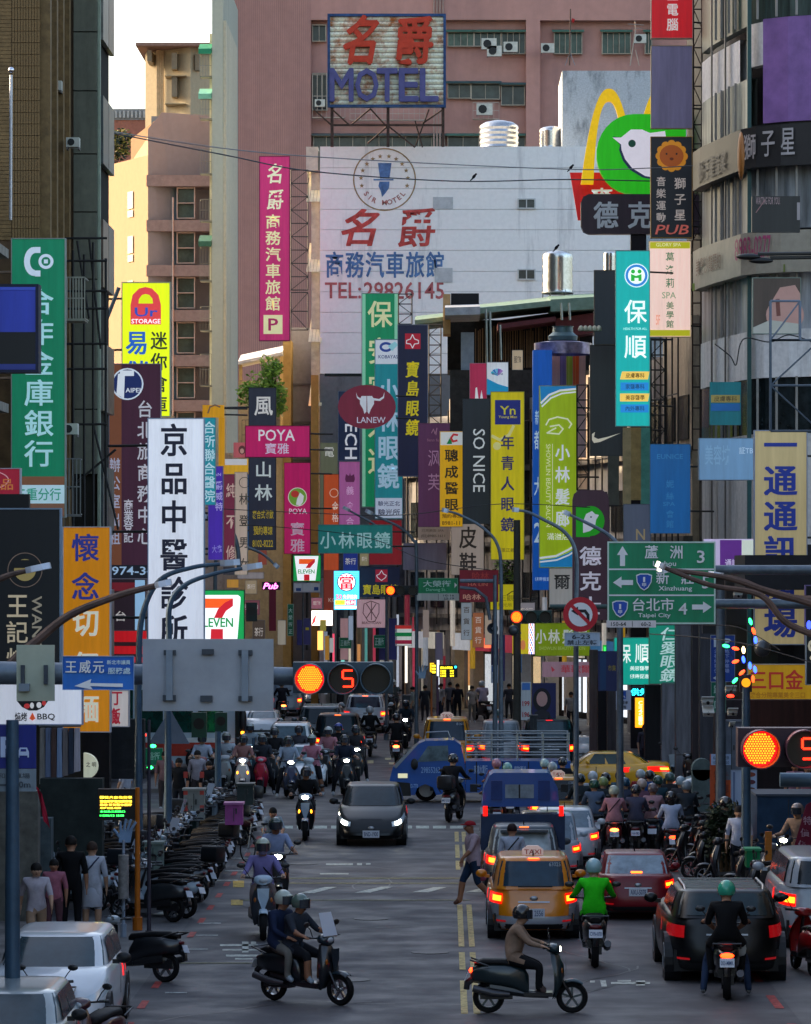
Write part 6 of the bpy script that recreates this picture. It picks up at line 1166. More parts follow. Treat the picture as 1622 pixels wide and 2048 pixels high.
# small hanging street hand-shaped plates
def hand_plate(px,py,w_,s,label,col,poleto=None):
    t=thing('hand_sign',label,'sign',P(px,py,s));c=P(px,py,s);k=w_/s/2;m=MB();y=c.y
    m.prism([(c.x-k*.6,c.z-k),(c.x+k*.5,c.z-k),(c.x+k*.7,c.z+.1*k),(c.x-k*.5,c.z+.2*k)],y,y+.04)
    m.build('palm',M(col,.5),t)
    for i,(dx,hh,le)in enumerate(((-.45,1.0,-.25),(-.12,1.25,-.05),(.2,1.2,.12),(.5,.95,.28))):MB().tube([(c.x+dx*k,y+.02,c.z+.1*k),(c.x+(dx+le+.25)*k,y+.02,c.z+hh*k)],[.15*k,.12*k],6).build('finger',M(col,.5),t)
    MB().tube([(c.x-k*.5,y+.02,c.z-.5*k),(c.x-k*1.1,y+.02,c.z+.3*k)],[.16*k,.12*k],6).build('thumb',M(col,.5),t)
hand_plate(250,1664,42,108,'pale blue hand-shaped sign on a white post at the bus stop','#7c98b8');hand_plate(844,1345,24,57,'small pale hand-shaped sign by the far bus stop','#8ca8c0')
pole('steel_pole','white post under the hand-shaped bus stop sign',247,1680,108,.03,mat=M('#8c98a8',.4))
t=thing('timetable_drum','pale rotating timetable drum on the bus stop post','timetable',P(247,1795,108));MB().tube([P(247,1797,108.2),P(247,1710,108.2)],.1,10).build('drum',M('#8a8784',.5,noise=.3,scale=9),t,smooth=40)
pole('steel_pole','far orange bus stop pole',863,1350,57.5,.04,mat=M('#a85c28',.5));pole('steel_pole','far purple-grey post beside the orange one',875,1352,57,.05,mat=M('#5c4458',.5))
# cabinets, booth and boxes at street level
def cabinet(r,s,dp,label,col,name='utility_cabinet',cat='cabinet',stripes=False,top=None):
    x0,x1,z0,z1=X(r[0],s),X(r[2],s),max(0.0,Z(r[3],s)),Z(r[1],s);y=D(s);t=thing(name,label,cat,((x0+x1)/2,y+dp/2,z0))
    MB().box(x0,y,z0,x1,y+dp,z1-.05).build('body',M(col,.6,noise=.2),t);MB().box(x0-.03,y-.03,z1-.049,x1+.03,y+dp+.03,z1).build('lid',M(top or col,.5),t)
    MB().box((x0+x1)/2-.008,y-.01,z0+.08,(x0+x1)/2+.008,y-.001,z1-.12).build('door_gap',M('#3c4040',.6),t);MB().box((x0+x1)/2+.04,y-.03,(z0+z1)/2,(x0+x1)/2+.07,y-.001,(z0+z1)/2+.12).build('handle',M('#2c3030',.4),t)
    if stripes:
        for k in range(3):
            for xx in(x0,x1-.1):MB().box(xx,y-.006,z0+.2+k*.4,xx+.1,y-.0005,z0+.35+k*.4).build('warning_stripe',M('#a83c34',.5),t)
    return t
cabinet((367,1577,408,1640),84,.5,'pale grey utility cabinet with red warning stripes','#7f8480',stripes=True)
cabinet((287,1684,325,1760),98,.5,'dull green utility cabinet behind the parked scooters','#6c7c74')
cabinet((1514,1588,1640,1722),92,2.0,'slate blue booth with a grey roof edge at the right','#24405c','street_booth','booth',top='#3c4858')
cabinet((1430,1610,1500,1640),88,.6,'blue box behind the menu board','#24405c')
cabinet((1060,1430,1074,1500),62,.4,'dark box on the far pavement','#303438');cabinet((806,1390,820,1425),52,.5,'grey box beside the far pavement pole','#50545c')
cabinet((1440,1440,1486,1560),84,.3,'pale control box on the grey pole','#6c7480')
cabinet((450,1605,485,1650),90,.45,'magenta delivery box on a parked scooter','#9c4c8c','delivery_box','delivery box',top='#b06ca0')
cabinet((1493,1697,1520,1735),100,.5,'green delivery box held by the man in the white shirt','#14824c','delivery_box','delivery box',top='#2c9c64')
cabinet((474,1567,506,1610),84,.6,'dark grey covered load on the corner scooter','#2c3838','delivery_box','delivery box')
t=thing('red_flag','red cloth flag hanging by the left column','flag',P(75,1570,112));m=MB();rows=[]
for j in range(6):rows.append([(X(72+i*4+j*3.2,112),D(112)+.05*math.sin(i*1.7+j),Z(1572+j*14+i*5,112))for i in range(4)])
m.grid(rows);m.grid([[(p[0],p[1]+.01,p[2])for p in r_]for r_ in rows],flip=True);m.build('cloth',M('#a01c34',.8),t)
t=thing('red_banner','slanting crimson banner with faded characters at the right edge','banner',P(1560,1720,102));m=MB();m.prism([(X(a,102),Z(b,102))for a,b in((1580,1722),(1640,1735),(1650,1590),(1612,1610))],D(102),D(102)+.03);m.build('cloth',M('#6c1c30',.8),t)
mb=MB(); 
for i,ch in enumerate('特價優惠'):put(mb,ch,X(1606-i*5,102),Z(1650+i*24,102),X(1624-i*5,102),Z(1632+i*24,102),D(102)-.006)
mb.build('lettering',M('#b08c98',.8),t)
for i,(a,b)in enumerate(((1484,1656),(1513,1640),(1495,1600))):
    t=thing('warning_post',['pink and white striped post beside the booth','orange reflector panel on the booth edge','narrow red post right of the signal pole'][i],'post',(X(a+3,96),D(96),0));k=0;z=0
    while z<[1.5,1.3,1.1][i]:MB().box(X(a,96)+(.18 if i==1 else 0),D(96),z,X(a,96)+.07+(.25 if i==1 else 0),D(96)+.07,z+.148).build('stripe',M(['#a84858','#b8a8b0','#b86c18','#b86c18','#a02c3c','#701c2c'][i*2+k%2],.5),t);z+=.15;k+=1
bp=thing('round_bollard','pale arched planter wall at the right junction corner','bollard',(X(1405,74),D(74),0));MB().box(X(1385,74),D(74),0,X(1428,74),D(74)+.5,1.4).build('body',M('#5c6c6c',.8,noise=.3),bp);MB().loft([(D(74),X(1405,74),1.4,.29,.3,2),(D(74)+.5,X(1405,74),1.4,.29,.3,2)],20).build('arch',M('#5c6c6c',.8,noise=.3),bp)
# overhead cables
def cable(label,pts,s0,s1,r=.012,col='#2c2c30'):
    n=24;out=[];pp=smooth_path(pts,8)
    for i,(a,b)in enumerate(pp):s=s0+(s1-s0)*i/(len(pp)-1);out.append(P(a,b,s))
    o=MB().tube(out,r,5).build('cable',M(col,.6));tag(o,label,'cable','overhead cables');return o
cable('upper overhead cable crossing from the brown tower to the pub sign',[(-20,218),(60,233),(205,262),(450,310),(620,342),(900,362),(1130,359),(1300,362),(1500,366),(1640,378)],66,52,.022,'#50545c')
cable('pale overhead cable fading across the motel lettering',[(60,231),(190,257),(450,297),(700,318),(1120,338),(1300,336),(1520,322),(1640,310)],66,56,.018,'#8c8c90')
cable('thin cable over the left junction at sign height',[(200,985),(330,1010),(600,1025),(800,1030),(1000,1008),(1180,1015)],62,60,.014)
cable('black cable hanging across the middle signs',[(480,1048),(720,1072),(850,1120),(980,1140)],56,60,.014)
cable('cable drooping from the grey band of the corner building',[(1430,688),(1460,712),(1472,730),(1480,690),(1495,676),(1540,684),(1580,670),(1640,690)],66,66,.02)
cable('cable sagging over the right junction',[(1300,1268),(1400,1275),(1500,1290),(1640,1330)],90,94,.012)
cable('thin cable looping below the direction sign',[(1300,1250),(1400,1250),(1480,1256),(1560,1300)],92,94,.01)
for a,b,lb in((948,354,'dark bird perched on the cable across the white motel wall'),(1142,336,'small dark bird at the corner of the red arches board'),(1113,496,'tiny bird on top of the middle water tank')):
    t=thing('bird',lb,'bird',P(a,b,54.6));c=P(a,b,54.6);MB().ball(c+Vector((0,0,.02)),(.1,.06,.055),10,8,mat=Matrix.Rotation(-.9,3,'Y')).ball(c+Vector((.07,0,.1)),.04,8,6).tube([c+Vector((-.05,0,-.05)),c+Vector((-.14,0,-.14))],[.03,.015],6).build('body',M('#1c1c24',.7),t,smooth=True)
t=thing('roof_mast','thin rusty mast with a red scrap on the concrete block roof','mast',P(1142,130,41));MB().tube([P(1139,131,41),P(1141,18,41)],.04,6).build('pole',rusty,t); 
for a in(1130,1150):MB().tube([P(a,131,41),P(1140,105,41)],.02,5).build('stay',M('#8c8c90'),t)
MB().flat([(X(1144,41),Z(36,41)),(X(1150,41),Z(38,41)),(X(1148,41),Z(46,41)),(X(1143,41),Z(44,41))],D(41)).build('rag',M('#c02828'),t)
t=thing('tv_aerial','bare television aerial on bamboo legs above the concrete block','aerial',P(1270,130,41));MB().tube([P(1260,131,41),P(1271,60,41)],.03,5).tube([P(1278,131,41),P(1271,100,41)],.02,5).build('leg',M('#a89c90'),t);MB().tube([P(1256,48,41),P(1288,50,41)],.02,5).tube([P(1270,42,41),P(1271,62,41)],.02,5).tube([P(1262,56,41),P(1284,57,41)],.015,5).build('element',M('#8c8480'),t)
# lattice frames behind signs
def lattice(label,x0,y0_,x1,y1_,s,n,col='#3c3836',r=.025,diag=True):
    t=thing('steel_lattice',label,'steel frame',P((x0+x1)/2,y1_,s));y=D(s)
    for i in range(n+1):
        yy=y0_+(y1_-y0_)*i/n;MB().tube([(X(x0,s),y,Z(yy,s)),(X(x1,s),y,Z(yy,s))],r,5).build('rung',M(col,.6),t)
        if diag and i<n:yb=y0_+(y1_-y0_)*(i+1)/n;MB().tube([(X(x0 if i%2 else x1,s),y,Z(yy,s)),(X(x1 if i%2 else x0,s),y,Z(yb,s))],r*.7,5).build('diagonal',M(col,.6),t)
    for x in(x0,x1):MB().tube([(X(x,s),y,Z(y0_,s)),(X(x,s),y,Z(y1_,s))],r*1.2,5).build('upright',M(col,.6),t)
lattice('ladder of steel bars tying the magenta motel sign to the building',582,340,616,580,41.5,9);lattice('crossed frame under the magenta motel ladder',582,585,616,660,41.5,2)
lattice('steel ladder frame right of the red and lilac boards',1387,-20,1404,480,57,13,'#2c2828');lattice('steel frame behind the tall yellow and green signs',797,588,824,648,47,3)
lattice('steel frame right of the lime salon sign',1154,770,1176,980,56.5,7,'#33302e');lattice('frame of bars right of the navy optician sign',858,650,882,850,47,10,'#5c4c3c');lattice('long dark frame left of the teal clinic sign',1302,680,1330,890,59.5,7,'#2c2826')
lattice('steel gantry before the corner building windows',1541,602,1600,680,84,1,'#6c7888',.03);lattice('lower gantry legs above the khaki telecom sign',1541,680,1640,862,84,2,'#54606c',.03)
lattice('rusty frame left of the tall lilac board',1385,480,1402,900,57,10,'#3c302c',diag=False);lattice('frame on the left edge beneath the small red sign',-20,1040,20,1300,98,4)
t=thing('awning_lamp_row','row of pale sheet hoods catching light beside the black box sign','hood',P(1180,665,58))
for i in range(5):MB().ball(P(1162+i*9,660,58),(.1,.3,.16),8,6,z0=-.2).build('hood',M('#c0b8a0',.6),t,smooth=True)
t=thing('sun_tinted_edge','cream and mint sign edges coloured as if in low sun below the teal clinic sign','sign',P(1260,1000,57))
for a,b,c,d,cc in((1240,545,1248,800,'#c8b48c'),(1246,855,1262,1010,'#d0b484'),(1262,855,1282,1000,'#c8a468'),(1282,855,1300,1008,'#70b8a4'),(1216,912,1238,1010,'#6c685c')):MB().box(X(a,56.5),D(56.5),Z(d,56.5),X(c,56.5),D(56.5)+.3,Z(b,56.5)).build('board',M(cc,.6,noise=.2),t)  # low sun put into the board colours
# ------------------------------------------------------------------ cars
tyre_m=M('#131315',.8,noise=.1);rim_m=M('#9a9c9f',.35,.8,noise=.05);trimm=M('#101114',.5,noise=0);plate_m=M('#c8ccd4',.45,noise=0)
carglass=M('#14262e',.12,noise=.25,scale=.9);seatm=M('#15171a',.6,noise=0)
brake=EM('#e00c04',.8);brake_hot=EM('#ff6a14',2.4);red_lens=M('#8c0a10',.2,noise=0,coat=.5,emit=.25);head_hot=EM('#f4f2e0',9.0);amber=EM('#ff8a18',3.0)  # red_lens: slight glow added to unlit lenses and reflectors
WH={}
def wheel(parent,x,y,r,w_,face):
    if(r,w_)not in WH:
        m=MB();n=22;pr=[(r*.62,-w_/2),(r*.93,-w_/2),(r,-w_*.36),(r,w_*.36),(r*.93,w_/2),(r*.62,w_/2)]
        m.add([(b,a*math.cos(2*math.pi*k/n),a*math.sin(2*math.pi*k/n))for a,b in pr for k in range(n)],[(i*n+k,(i+1)*n+k,(i+1)*n+(k+1)%n,i*n+(k+1)%n)for i in range(5)for k in range(n)])
        ty=m.mesh('tyre',tyre_m,35);m=MB()
        for k in range(6):
            q=k*math.pi/3;a=Vector((0,math.cos(q),math.sin(q)));b=Vector((0,-math.sin(q),math.cos(q)))*r*.09
            m.add([a*r*.08-b+Vector((sx,0,0))for sx in(0,)]+[a*r*.6-b,a*r*.6+b,a*r*.08+b]+[p+Vector((-.02,0,0))for p in(a*r*.08-b,a*r*.6-b,a*r*.6+b,a*r*.08+b)],[(0,1,2,3),(7,6,5,4),(0,4,5,1),(3,2,6,7)])
        pr=[(r*.63,-w_*.3),(r*.63,w_*.3),(r*.57,w_*.3),(r*.57,-.02)]
        m.add([(b,a*math.cos(2*math.pi*k/n),a*math.sin(2*math.pi*k/n))for a,b in pr for k in range(n)],[(i*n+k,(i+1)*n+k,(i+1)*n+(k+1)%n,i*n+(k+1)%n)for i in range(3)for k in range(n)])
        m.add([(-.03,r*.58*math.cos(2*math.pi*k/n),r*.58*math.sin(2*math.pi*k/n))for k in range(n)],[tuple(range(n))])
        WH[(r,w_)]=(ty,m.mesh('rim',rim_m,35))
    t=link('wheel',WH[(r,w_)][0],parent,(x,y,r),0 if face>0 else math.pi);link('rim',WH[(r,w_)][1],t,(face*0+w_*.25,0,0));return t
PROF={  # L, hood, cowl y, windshield top y, roof rear y, rear glass foot y, belt z, trunk z, hood z, roof, (from rear bumper = 0)
    'hatch':dict(L=4.0,W=1.69,Ht=1.52,yc=2.85,yw=2.05,yr=.42,yb=.12,belt=.93,trunk=.93,hood=.78,cw=.74),
    'suv':dict(L=4.6,W=1.86,Ht=1.66,yc=3.3,yw=2.55,yr=.5,yb=.1,belt=1.02,trunk=1.02,hood=.98,cw=.78),
    'wagon':dict(L=4.5,W=1.72,Ht=1.6,yc=3.3,yw=2.45,yr=.42,yb=.08,belt=.98,trunk=.98,hood=.85,cw=.78),
    'sedan':dict(L=4.5,W=1.74,Ht=1.47,yc=3.25,yw=2.55,yr=1.35,yb=.62,belt=.93,trunk=.99,hood=.82,cw=.72),
    'van':dict(L=4.7,W=1.78,Ht=1.85,yc=4.1,yw=3.5,yr=.3,yb=.06,belt=1.1,trunk=1.1,hood=.95,cw=.84),
}
def car(label,kind,px0,px1,gy,col,yaw=0.0,front=False,group=None,cat='car',lights=2,plate=None,low=None,ptop=None,glass=None,taxi=None,roofc=None,gps=None,name=None,two=None,bar=False,rails=False,length=None,spoiler=False,letters=None):
    p=PROF[kind];s=gps or GS(gy);wpx=abs(px1-px0);k=1.0
    side=abs(math.sin(yaw))>.6
    if side:k=wpx/s/p['L']if length is None else 1.0
    else:k=wpx/s/(p['W']+.02)
    gx=((px0+px1)/2-VX)/s
    loc=Vector((gx,F/s,0))
    t=thing(name or('taxi' if taxi else 'parked_car' if 'parked' in label else 'car'),label,cat,loc,yaw+(math.pi if front else 0),group or('taxis' if taxi else 'cars in the street'),world=False)
    L,W,Ht,belt=p['L'],p['W'],p['Ht'],p['belt']
    if ptop:Ht=max(1.3,min(2.1,(H-(ptop-VY)/(F/(F/s+(2.2 if front else .7))))/k))
    t.scale=(k,k if not side else k,k)
    hw=W/2;zb=.2
    # local frame: rear bumper at y = 0, heading +Y; for crossings centre on the middle
    y_off=-L/2 if side else(0.0 if not front else-L)
    def ztop(y):
        pts=[(0.0,p['trunk']-.03),(p['yb'],p['trunk']),(p['yb']+.5,belt+.02),(p['yc'],belt),(p['yc']+.35,p['hood']+.06),(L-.35,p['hood']-.1),(L,p['hood']-.24)]
        for i in range(len(pts)-1):
            if y<=pts[i+1][0]:
                a,b=pts[i],pts[i+1];u=(y-a[0])/(b[0]-a[0])if b[0]>a[0]else 0;return a[1]+(b[1]-a[1])*max(0,min(1,u))
        return pts[-1][1]
    T=[(0,.93,.10,.12),(.07,.96,.03,.05),(.22,.985,0,0),(.45,1.0,.02,.02),(.62,1.0,.06,.06),(.8,.985,.1,.14),(.93,.95,.12,.22),(1.0,.88,.16,.3)]
    ne=5.0
    def S_(th,tt):
        for i in range(len(T)-1):
            if tt<=T[i+1][0]+1e-9:u=(tt-T[i][0])/(T[i+1][0]-T[i][0]);q=[T[i][j]+(T[i+1][j]-T[i][j])*u for j in(1,2,3)];break
        w_=hw*q[0];y0_,y1_=q[1],L-q[2];x=w_*se(math.cos(th),2/ne);y=(y0_+y1_)/2+(y1_-y0_)/2*se(math.sin(th),2/4.2)
        return Vector((x,y+y_off,zb+(ztop(y)-zb)*tt))
    N=56;rings=[[S_(2*math.pi*i/N+.0561,tt[0])for i in range(N)]for tt in T]
    m=MB();lowt=.3
    vs=[v for r_ in rings for v in r_];fs=[];mi=[]
    for j in range(len(T)-1):
        for i in range(N):fs.append((j*N+i,j*N+(i+1)%N,(j+1)*N+(i+1)%N,(j+1)*N+i));mi.append(1 if(low and j<2)else 0)
    b=len(m.v);m.v+=[tuple(v)for v in vs];m.f+=fs;m.m+=mi
    top=rings[-1];half=N//2     # deck: join points mirrored in x
    def mir(i):return(half-1-i)%N
    for i in range(-N//4+0,N//4):
        a,b2=i%N,(i+1)%N;m.f.append((7*N+a,7*N+b2,7*N+mir(b2),7*N+mir(a)));m.m.append(0)
    paint_=M(col,.3,0,noise=.05,coat=.7 if sum(hexc(col))>.3 else 0);lowm=M(low,.4,noise=.1)if low else trimm
    m.build('body',[paint_,lowm],t,smooth=50)
    MB().box(-hw*.86,.25+y_off,.17,hw*.86,L-.3+y_off,.5).build('underbody',trimm,t)
    # cabin
    C=[(0,1.0,0,0),(.5,.93,.45,.5),(.82,.855,.82,.84),(.93,.8,.95,.95),(1.0,.66,1.25,1.2)]
    cw=hw*.89
    def K_s(th,tt):
        for i in range(len(C)-1):
            if tt<=C[i+1][0]+1e-9:u=(tt-C[i][0])/(C[i+1][0]-C[i][0]);q=[C[i][j]+(C[i+1][j]-C[i][j])*u for j in(1,2,3)];break
        w_=cw*q[0];y0_=p['yb']+.04+(p['yr']-p['yb'])*q[1];y1_=p['yc']+(p['yw']-p['yc'])*q[2]
        x=w_*se(math.cos(th),2/6.0);y=(y0_+y1_)/2+(y1_-y0_)/2*se(math.sin(th),2/6.0)
        zc=belt-.03+(Ht-belt+.03)*(1-(1-tt)**1.35 if tt>.82 else tt*.90/.82)
        return Vector((x,y+y_off,zc))
    m=MB();n2=48;rr_=[[K_s(2*math.pi*i/n2+.0655,c[0])for i in range(n2)]for c in C]
    m.v=[tuple(v)for r_ in rr_ for v in r_];h2=n2//2
    for j in range(len(C)-1):
        for i in range(n2):m.f.append((j*n2+i,j*n2+(i+1)%n2,(j+1)*n2+(i+1)%n2,(j+1)*n2+i));m.m.append(0)
    for i in range(-n2//4,n2//4):
        a,b2=i%n2,(i+1)%n2;mi_=lambda q:(h2-1-q)%n2
        m.f.append((4*n2+a,4*n2+b2,4*n2+mi_(b2),4*n2+mi_(a)));m.m.append(0)
    m.build('cabin',M(roofc,.3,noise=.05,coat=.7)if roofc else paint_,t,smooth=50)
    # patches on the surfaces
    def thx(f,rear=True,e=ne): 
        c=math.copysign(abs(f)**(e/2),f);q=math.acos(max(-1,min(1,c)));return-q if rear else q
    def patch(name,fn,x0,x1,t0,t1,mat,off=.008,nx=8,ny=5,rear=True,e=ne,parent=None):
        rows=[]
        for j in range(ny+1):
            row=[]
            for i in range(nx+1):
                v=fn(thx(x0+(x1-x0)*i/nx,rear,e),t0+(t1-t0)*j/ny);v=v.copy();v.y+=-off if rear else off;v.x*=1+off*.6;row.append(v)
            rows.append(row)
        mb=MB();mb.grid(rows,flip=not rear);return mb.build(name,mat,parent or t,smooth=True)
    gl=M(glass,.2,noise=.25,k=1.25)if glass else carglass
    e6=6.0
    rw=patch('rear_window',K_s,-.9,.9,.1,.8,gl,.012,10,6,True,e6)
    wsn=patch('windshield',K_s,-.93,.93,.06,.84,gl,.012,10,6,False,e6)
    if not front:MB().box(-.3,p['yb']-.06+(p['yr']-p['yb'])*.1+y_off,belt+.02,.35,p['yb']-.04+(p['yr']-p['yb'])*.1+y_off,belt+.045).build('wiper',trimm,rw)
    for sx in(-1,1):     # side windows
        ya,yb=p['yb']+.45+(p['yr']-p['yb'])*.6,p['yc']-.55
        ym=(ya+yb)/2
        for(y0_,y1_)in((ya,ym-.05),(ym+.05,yb)):
            mb=MB();rows=[]
            for j in range(4):
                tt=.1+.7*j/3;row=[]
                for i in range(5):
                    y=y0_+(y1_-y0_)*i/4+((p['yr']-p['yb'])*.3*(tt-.1)if y0_==ya else-(p['yc']-p['yw'])*.45*(tt-.1)*(i/4));q0=K_s(0.0,tt);row.append((sx*(abs(q0.x)+.006),y+y_off,q0.z))
                rows.append(row)
            mb.grid(rows,flip=sx<0);mb.build('side_window',gl,t,smooth=True)
        MB().box(sx*(hw+.001),p['yb']+1.05+y_off,.5,sx*(hw+.004),p['yb']+1.07+y_off,belt-.06).box(sx*(hw+.001),ym+.32+y_off,.5,sx*(hw+.004),ym+.34+y_off,belt-.06).build('door_gap',trimm,t,kind='stuff')
        mb=MB();mb.ball((sx*(hw+.1),p['yc']-.55+y_off,belt+.08),(.11,.07,.08),10,8);mb.box(sx*(hw-.06),p['yc']-.58+y_off,belt+.0,sx*(hw+.04),p['yc']-.52+y_off,belt+.06);mb.build('mirror',paint_ if not front else trimm,t,smooth=40)
        for yy in(.78,L-.85):
            wheel(t,sx*(hw-.1),yy+y_off,.31 if kind!='suv' else .35,.2,sx)
            MB().tube([(sx*(hw-.25),yy+y_off,.32),(sx*(hw+.003),yy+y_off,.32)],.37 if kind!='suv' else .42,22).build('wheel_arch',trimm,t)
    # rear
    if kind=='sedan':lz=(.66,.86)
    elif kind in('suv','van'):lz=(.6,.82)
    else:lz=(.62,.86)
    for sx in(-1,1):
        a,b_=(.7,.999)if sx>0 else(-.999,-.7)
        lens=patch('tail_light',S_,a,b_,lz[0],lz[1],red_lens if lights<1 else brake,.012,6,3)
        if lights>=1 and not front:patch('brake_lamp',S_,.8*sx-.09,.8*sx+.09,lz[0]+.06,lz[1]-.05,brake_hot,.024,3,2,parent=lens)
        if front:
            hl=patch('headlight',S_,*((.6,.97)if sx>0 else(-.97,-.6)),.72,.9,M('#c0ccd4',.1,noise=0,coat=1),.012,6,3,False)
            if lights>=2:patch('lamp',S_,.78*sx-.08,.78*sx+.08,.75,.87,head_hot,.03,3,2,False,parent=hl)
    if lights>=1 and not front: 
        zc=.9 if kind!='sedan' else .2
        patch('high_brake_light',K_s,-.16,.16,zc-(.03 if kind=='sedan' else .01),zc+.03,EM('#ff5010',3.0)if lights>1 else brake,.03,3,1,True,e6)
    if bar and not front:patch('light_bar',S_,-.64,.64,.76,.8,brake,.014,8,1)
    if spoiler:MB().box(-hw*.6,p['yr']-.28+y_off,Ht-.12,hw*.6,p['yr']+.1+y_off,Ht-.07).build('spoiler',paint_,t)
    if two:patch('bumper',S_,-.999,.999,.02,.34,M(two,.35,.2,noise=.05,coat=.6),.016,14,4);[patch('bumper_corner',S_,*((.76,.999)if sx>0 else(-.999,-.76)),.34,.62,M(two,.35,.2,noise=.05,coat=.6),.014,4,3)for sx in(-1,1)]
    fr=front
    patch('lower_grille' if fr else 'diffuser',S_,-.8,.8,.02,.15,trimm,.02,8,2,not fr)
    if fr:patch('grille',S_,-.58,.58,.42,.62,trimm,.014,8,2,False)
    else:
        for sx in(-1,1):patch('reflector',S_,sx*.72-.1,sx*.72+.1,.2,.24,red_lens,.022,3,1)
        if kind!='sedan' or True:patch('chrome_strip',S_,-.34,.34,.66,.69,rim_m,.02,4,1)
    if plate:
        zz=.42 if kind!='sedan' else .56
        v=S_(-math.pi/2 if not fr else math.pi/2,zz if not fr else .32);y=v.y-.035 if not fr else v.y+.035
        q=MB();q.box(-.2,min(y,v.y),v.z-.085,.2,max(y,v.y),v.z+.085);pl=q.build('number_plate',plate_m,t)
        mb=MB()
        if not fr:put(mb,plate,-.17,v.z-.055,.17,v.z+.055,y-.004,.01)
        else:
            put(mb,plate,-.17,v.z-.055,.17,v.z+.055,0,.01);mb.v=[(-a,y+.004,c)for a,b,c in mb.v]
        mb.build('plate_letters',M('#28406c',.5,noise=0),pl)
    em=S_(-math.pi/2 if not fr else math.pi/2,.75 if not fr else .66)
    MB().ball(em,(.08,.02,.05),10,6).build('badge',rim_m,t,smooth=True)
    if rails:
        for sx in(-1,1):MB().tube([(sx*cw*.72,p['yr']+.2+y_off,Ht-.04),(sx*cw*.74,p['yr']+.35+y_off,Ht+.04),(sx*cw*.74,p['yw']-.3+y_off,Ht+.04),(sx*cw*.72,p['yw']-.1+y_off,Ht-.04)],.022,6).build('roof_rail',rim_m,t)
        for k_ in range(5):MB().box(-cw*.7,p['yr']+.45+k_*.42+y_off,Ht+.0,cw*.7,p['yr']+.49+k_*.42+y_off,Ht+.02).build('roof_bar',rim_m,t)
    if taxi:
        yy=(p['yr']+p['yw'])/2-.3+y_off;m=MB();m.prism([(-.2,Ht-.02),(.2,Ht-.02),(.2,Ht+.1),(.1,Ht+.17),(-.1,Ht+.17),(-.2,Ht+.1)],yy-.06,yy+.06);ts=m.build('roof_sign',M('#c8b4b0',.5,emit=.1),t)
        mb=MB();put(mb,'TAXI',-.16,Ht+.01,.16,Ht+.1,yy-.066,.01);mb.build('roof_sign_letters',M('#b04038',.5),ts)
    if letters:
        rwv=K_s(-math.pi/2,.7);mb=MB();put(mb,letters,cw*.38,rwv.z-.03,cw*.66,rwv.z+.05,rwv.y-.03,.01);mb.build('window_letters',M('#b8c0c8',.5),rw)
    if not fr:MB().tube([(0,p['yr']+.45+y_off,Ht-.01),(0,p['yr']+.38+y_off,Ht+.12)],[.018,.006],5).build('aerial',trimm,t)
    return t
car('black SUV with unlit red tail lamps stopped behind the scooter couple at lower right','suv',1332,1578,1968,'#07090c',lights=0,rails=True,ptop=1778,glass='#16292e',plate='BCR-7712')
car('orange taxi wagon with a silver lower body, glowing tail lamps and plate TEC 2556','wagon',975,1161,1882,'#d88008',taxi=1,plate='TEC 2556',two='#9ca0a8',ptop=1712,glass='#1c3444',letters='63025')
car('dark red sedan with a round high brake lamp, right of the orange taxi','sedan',1196,1357,1842,'#74101c',plate='AXU-5078',ptop=1708,glass='#7c8c98')
car('dark hatchback ahead of the orange taxi with tall red tail lamps','hatch',968,1130,1798,'#4c545c',ptop=1650,glass='#a8b4b8',spoiler=True,gps=96,taxi=None)
car('silver sedan ahead of the dark hatchback, only its right tail lamp showing','sedan',1028,1168,1762,'#b8c2cc',ptop=1627,glass='#6c7c88')
car('pale silver sedan furthest right in the queue beside the pink-shirted rider','sedan',1062,1204,1738,'#c8ccd0',ptop=1618,glass='#5c6c78')
car('yellow taxi in the queue ahead of the blue pickup, digits on its rear window','wagon',1058,1178,1690,'#d89810',taxi=1,ptop=1553,letters='1385',glass='#10161a',gps=78)
car('yellow taxi seen from behind beyond the blue truck, left of the silver car','wagon',838,950,1548,'#d08c10',taxi=1,ptop=1436,plate='TDE 118',letters='8161',glass='#182a38')
car('silver car beyond the blue truck between the taxi and the dark van','hatch',955,1050,1536,'#a8acb0',ptop=1441,glass='#7c8890',lights=1)
car('dark van beyond the railings of the blue truck','van',1040,1158,1552,'#20282c',ptop=1438,glass='#2c4048',lights=1)
car('small silver car facing the camera beyond the truck tail, one lamp lit','hatch',1137,1196,1540,'#a8acb0',front=True,ptop=1484,glass='#7c8c9c',gps=56,lights=1)
car('dark SUV whose tail lamps are joined by a red light bar','suv',622,728,1526,'#14161c',bar=True,ptop=1428,rails=False,plate='BKM-2063')
car('white SUV with two orange-red tail lamps, right of the middle traffic light','suv',684,776,1462,'#c0c8d0',ptop=1390,glass='#1c1c28',gps=48,lights=2)
car('silver van with a ribbed roof rack left of the SUV with the light bar','suv',588,694,1508,'#5c6468',ptop=1412,rails=True,lights=0,gps=54)
car('grey-white people carrier facing the camera behind the waiting helmets','wagon',524,628,1575,'#d0d4d4',front=True,ptop=1446,glass='#3c5058',gps=63,lights=1)
car('white hatchback facing the camera among the waiting scooters','hatch',572,654,1596,'#d8dce0',front=True,ptop=1488,glass='#5c7078',gps=64,lights=1)
car('white car half hidden at the right end of the big sign back','hatch',470,532,1478,'#d4dce4',front=True,ptop=1428,glass='#6c7c88',gps=46,lights=1)
car('pale car between the bus nose and the people carrier','wagon',486,560,1520,'#d0d8dc',front=True,ptop=1446,glass='#5c7078',gps=50,lights=1)
car('silver estate with a lit red lamp beyond the big sign back','wagon',536,606,1424,'#8c9cac',ptop=1356,glass='#7c8c9c',gps=43,two='#7c8c9c',lights=1)
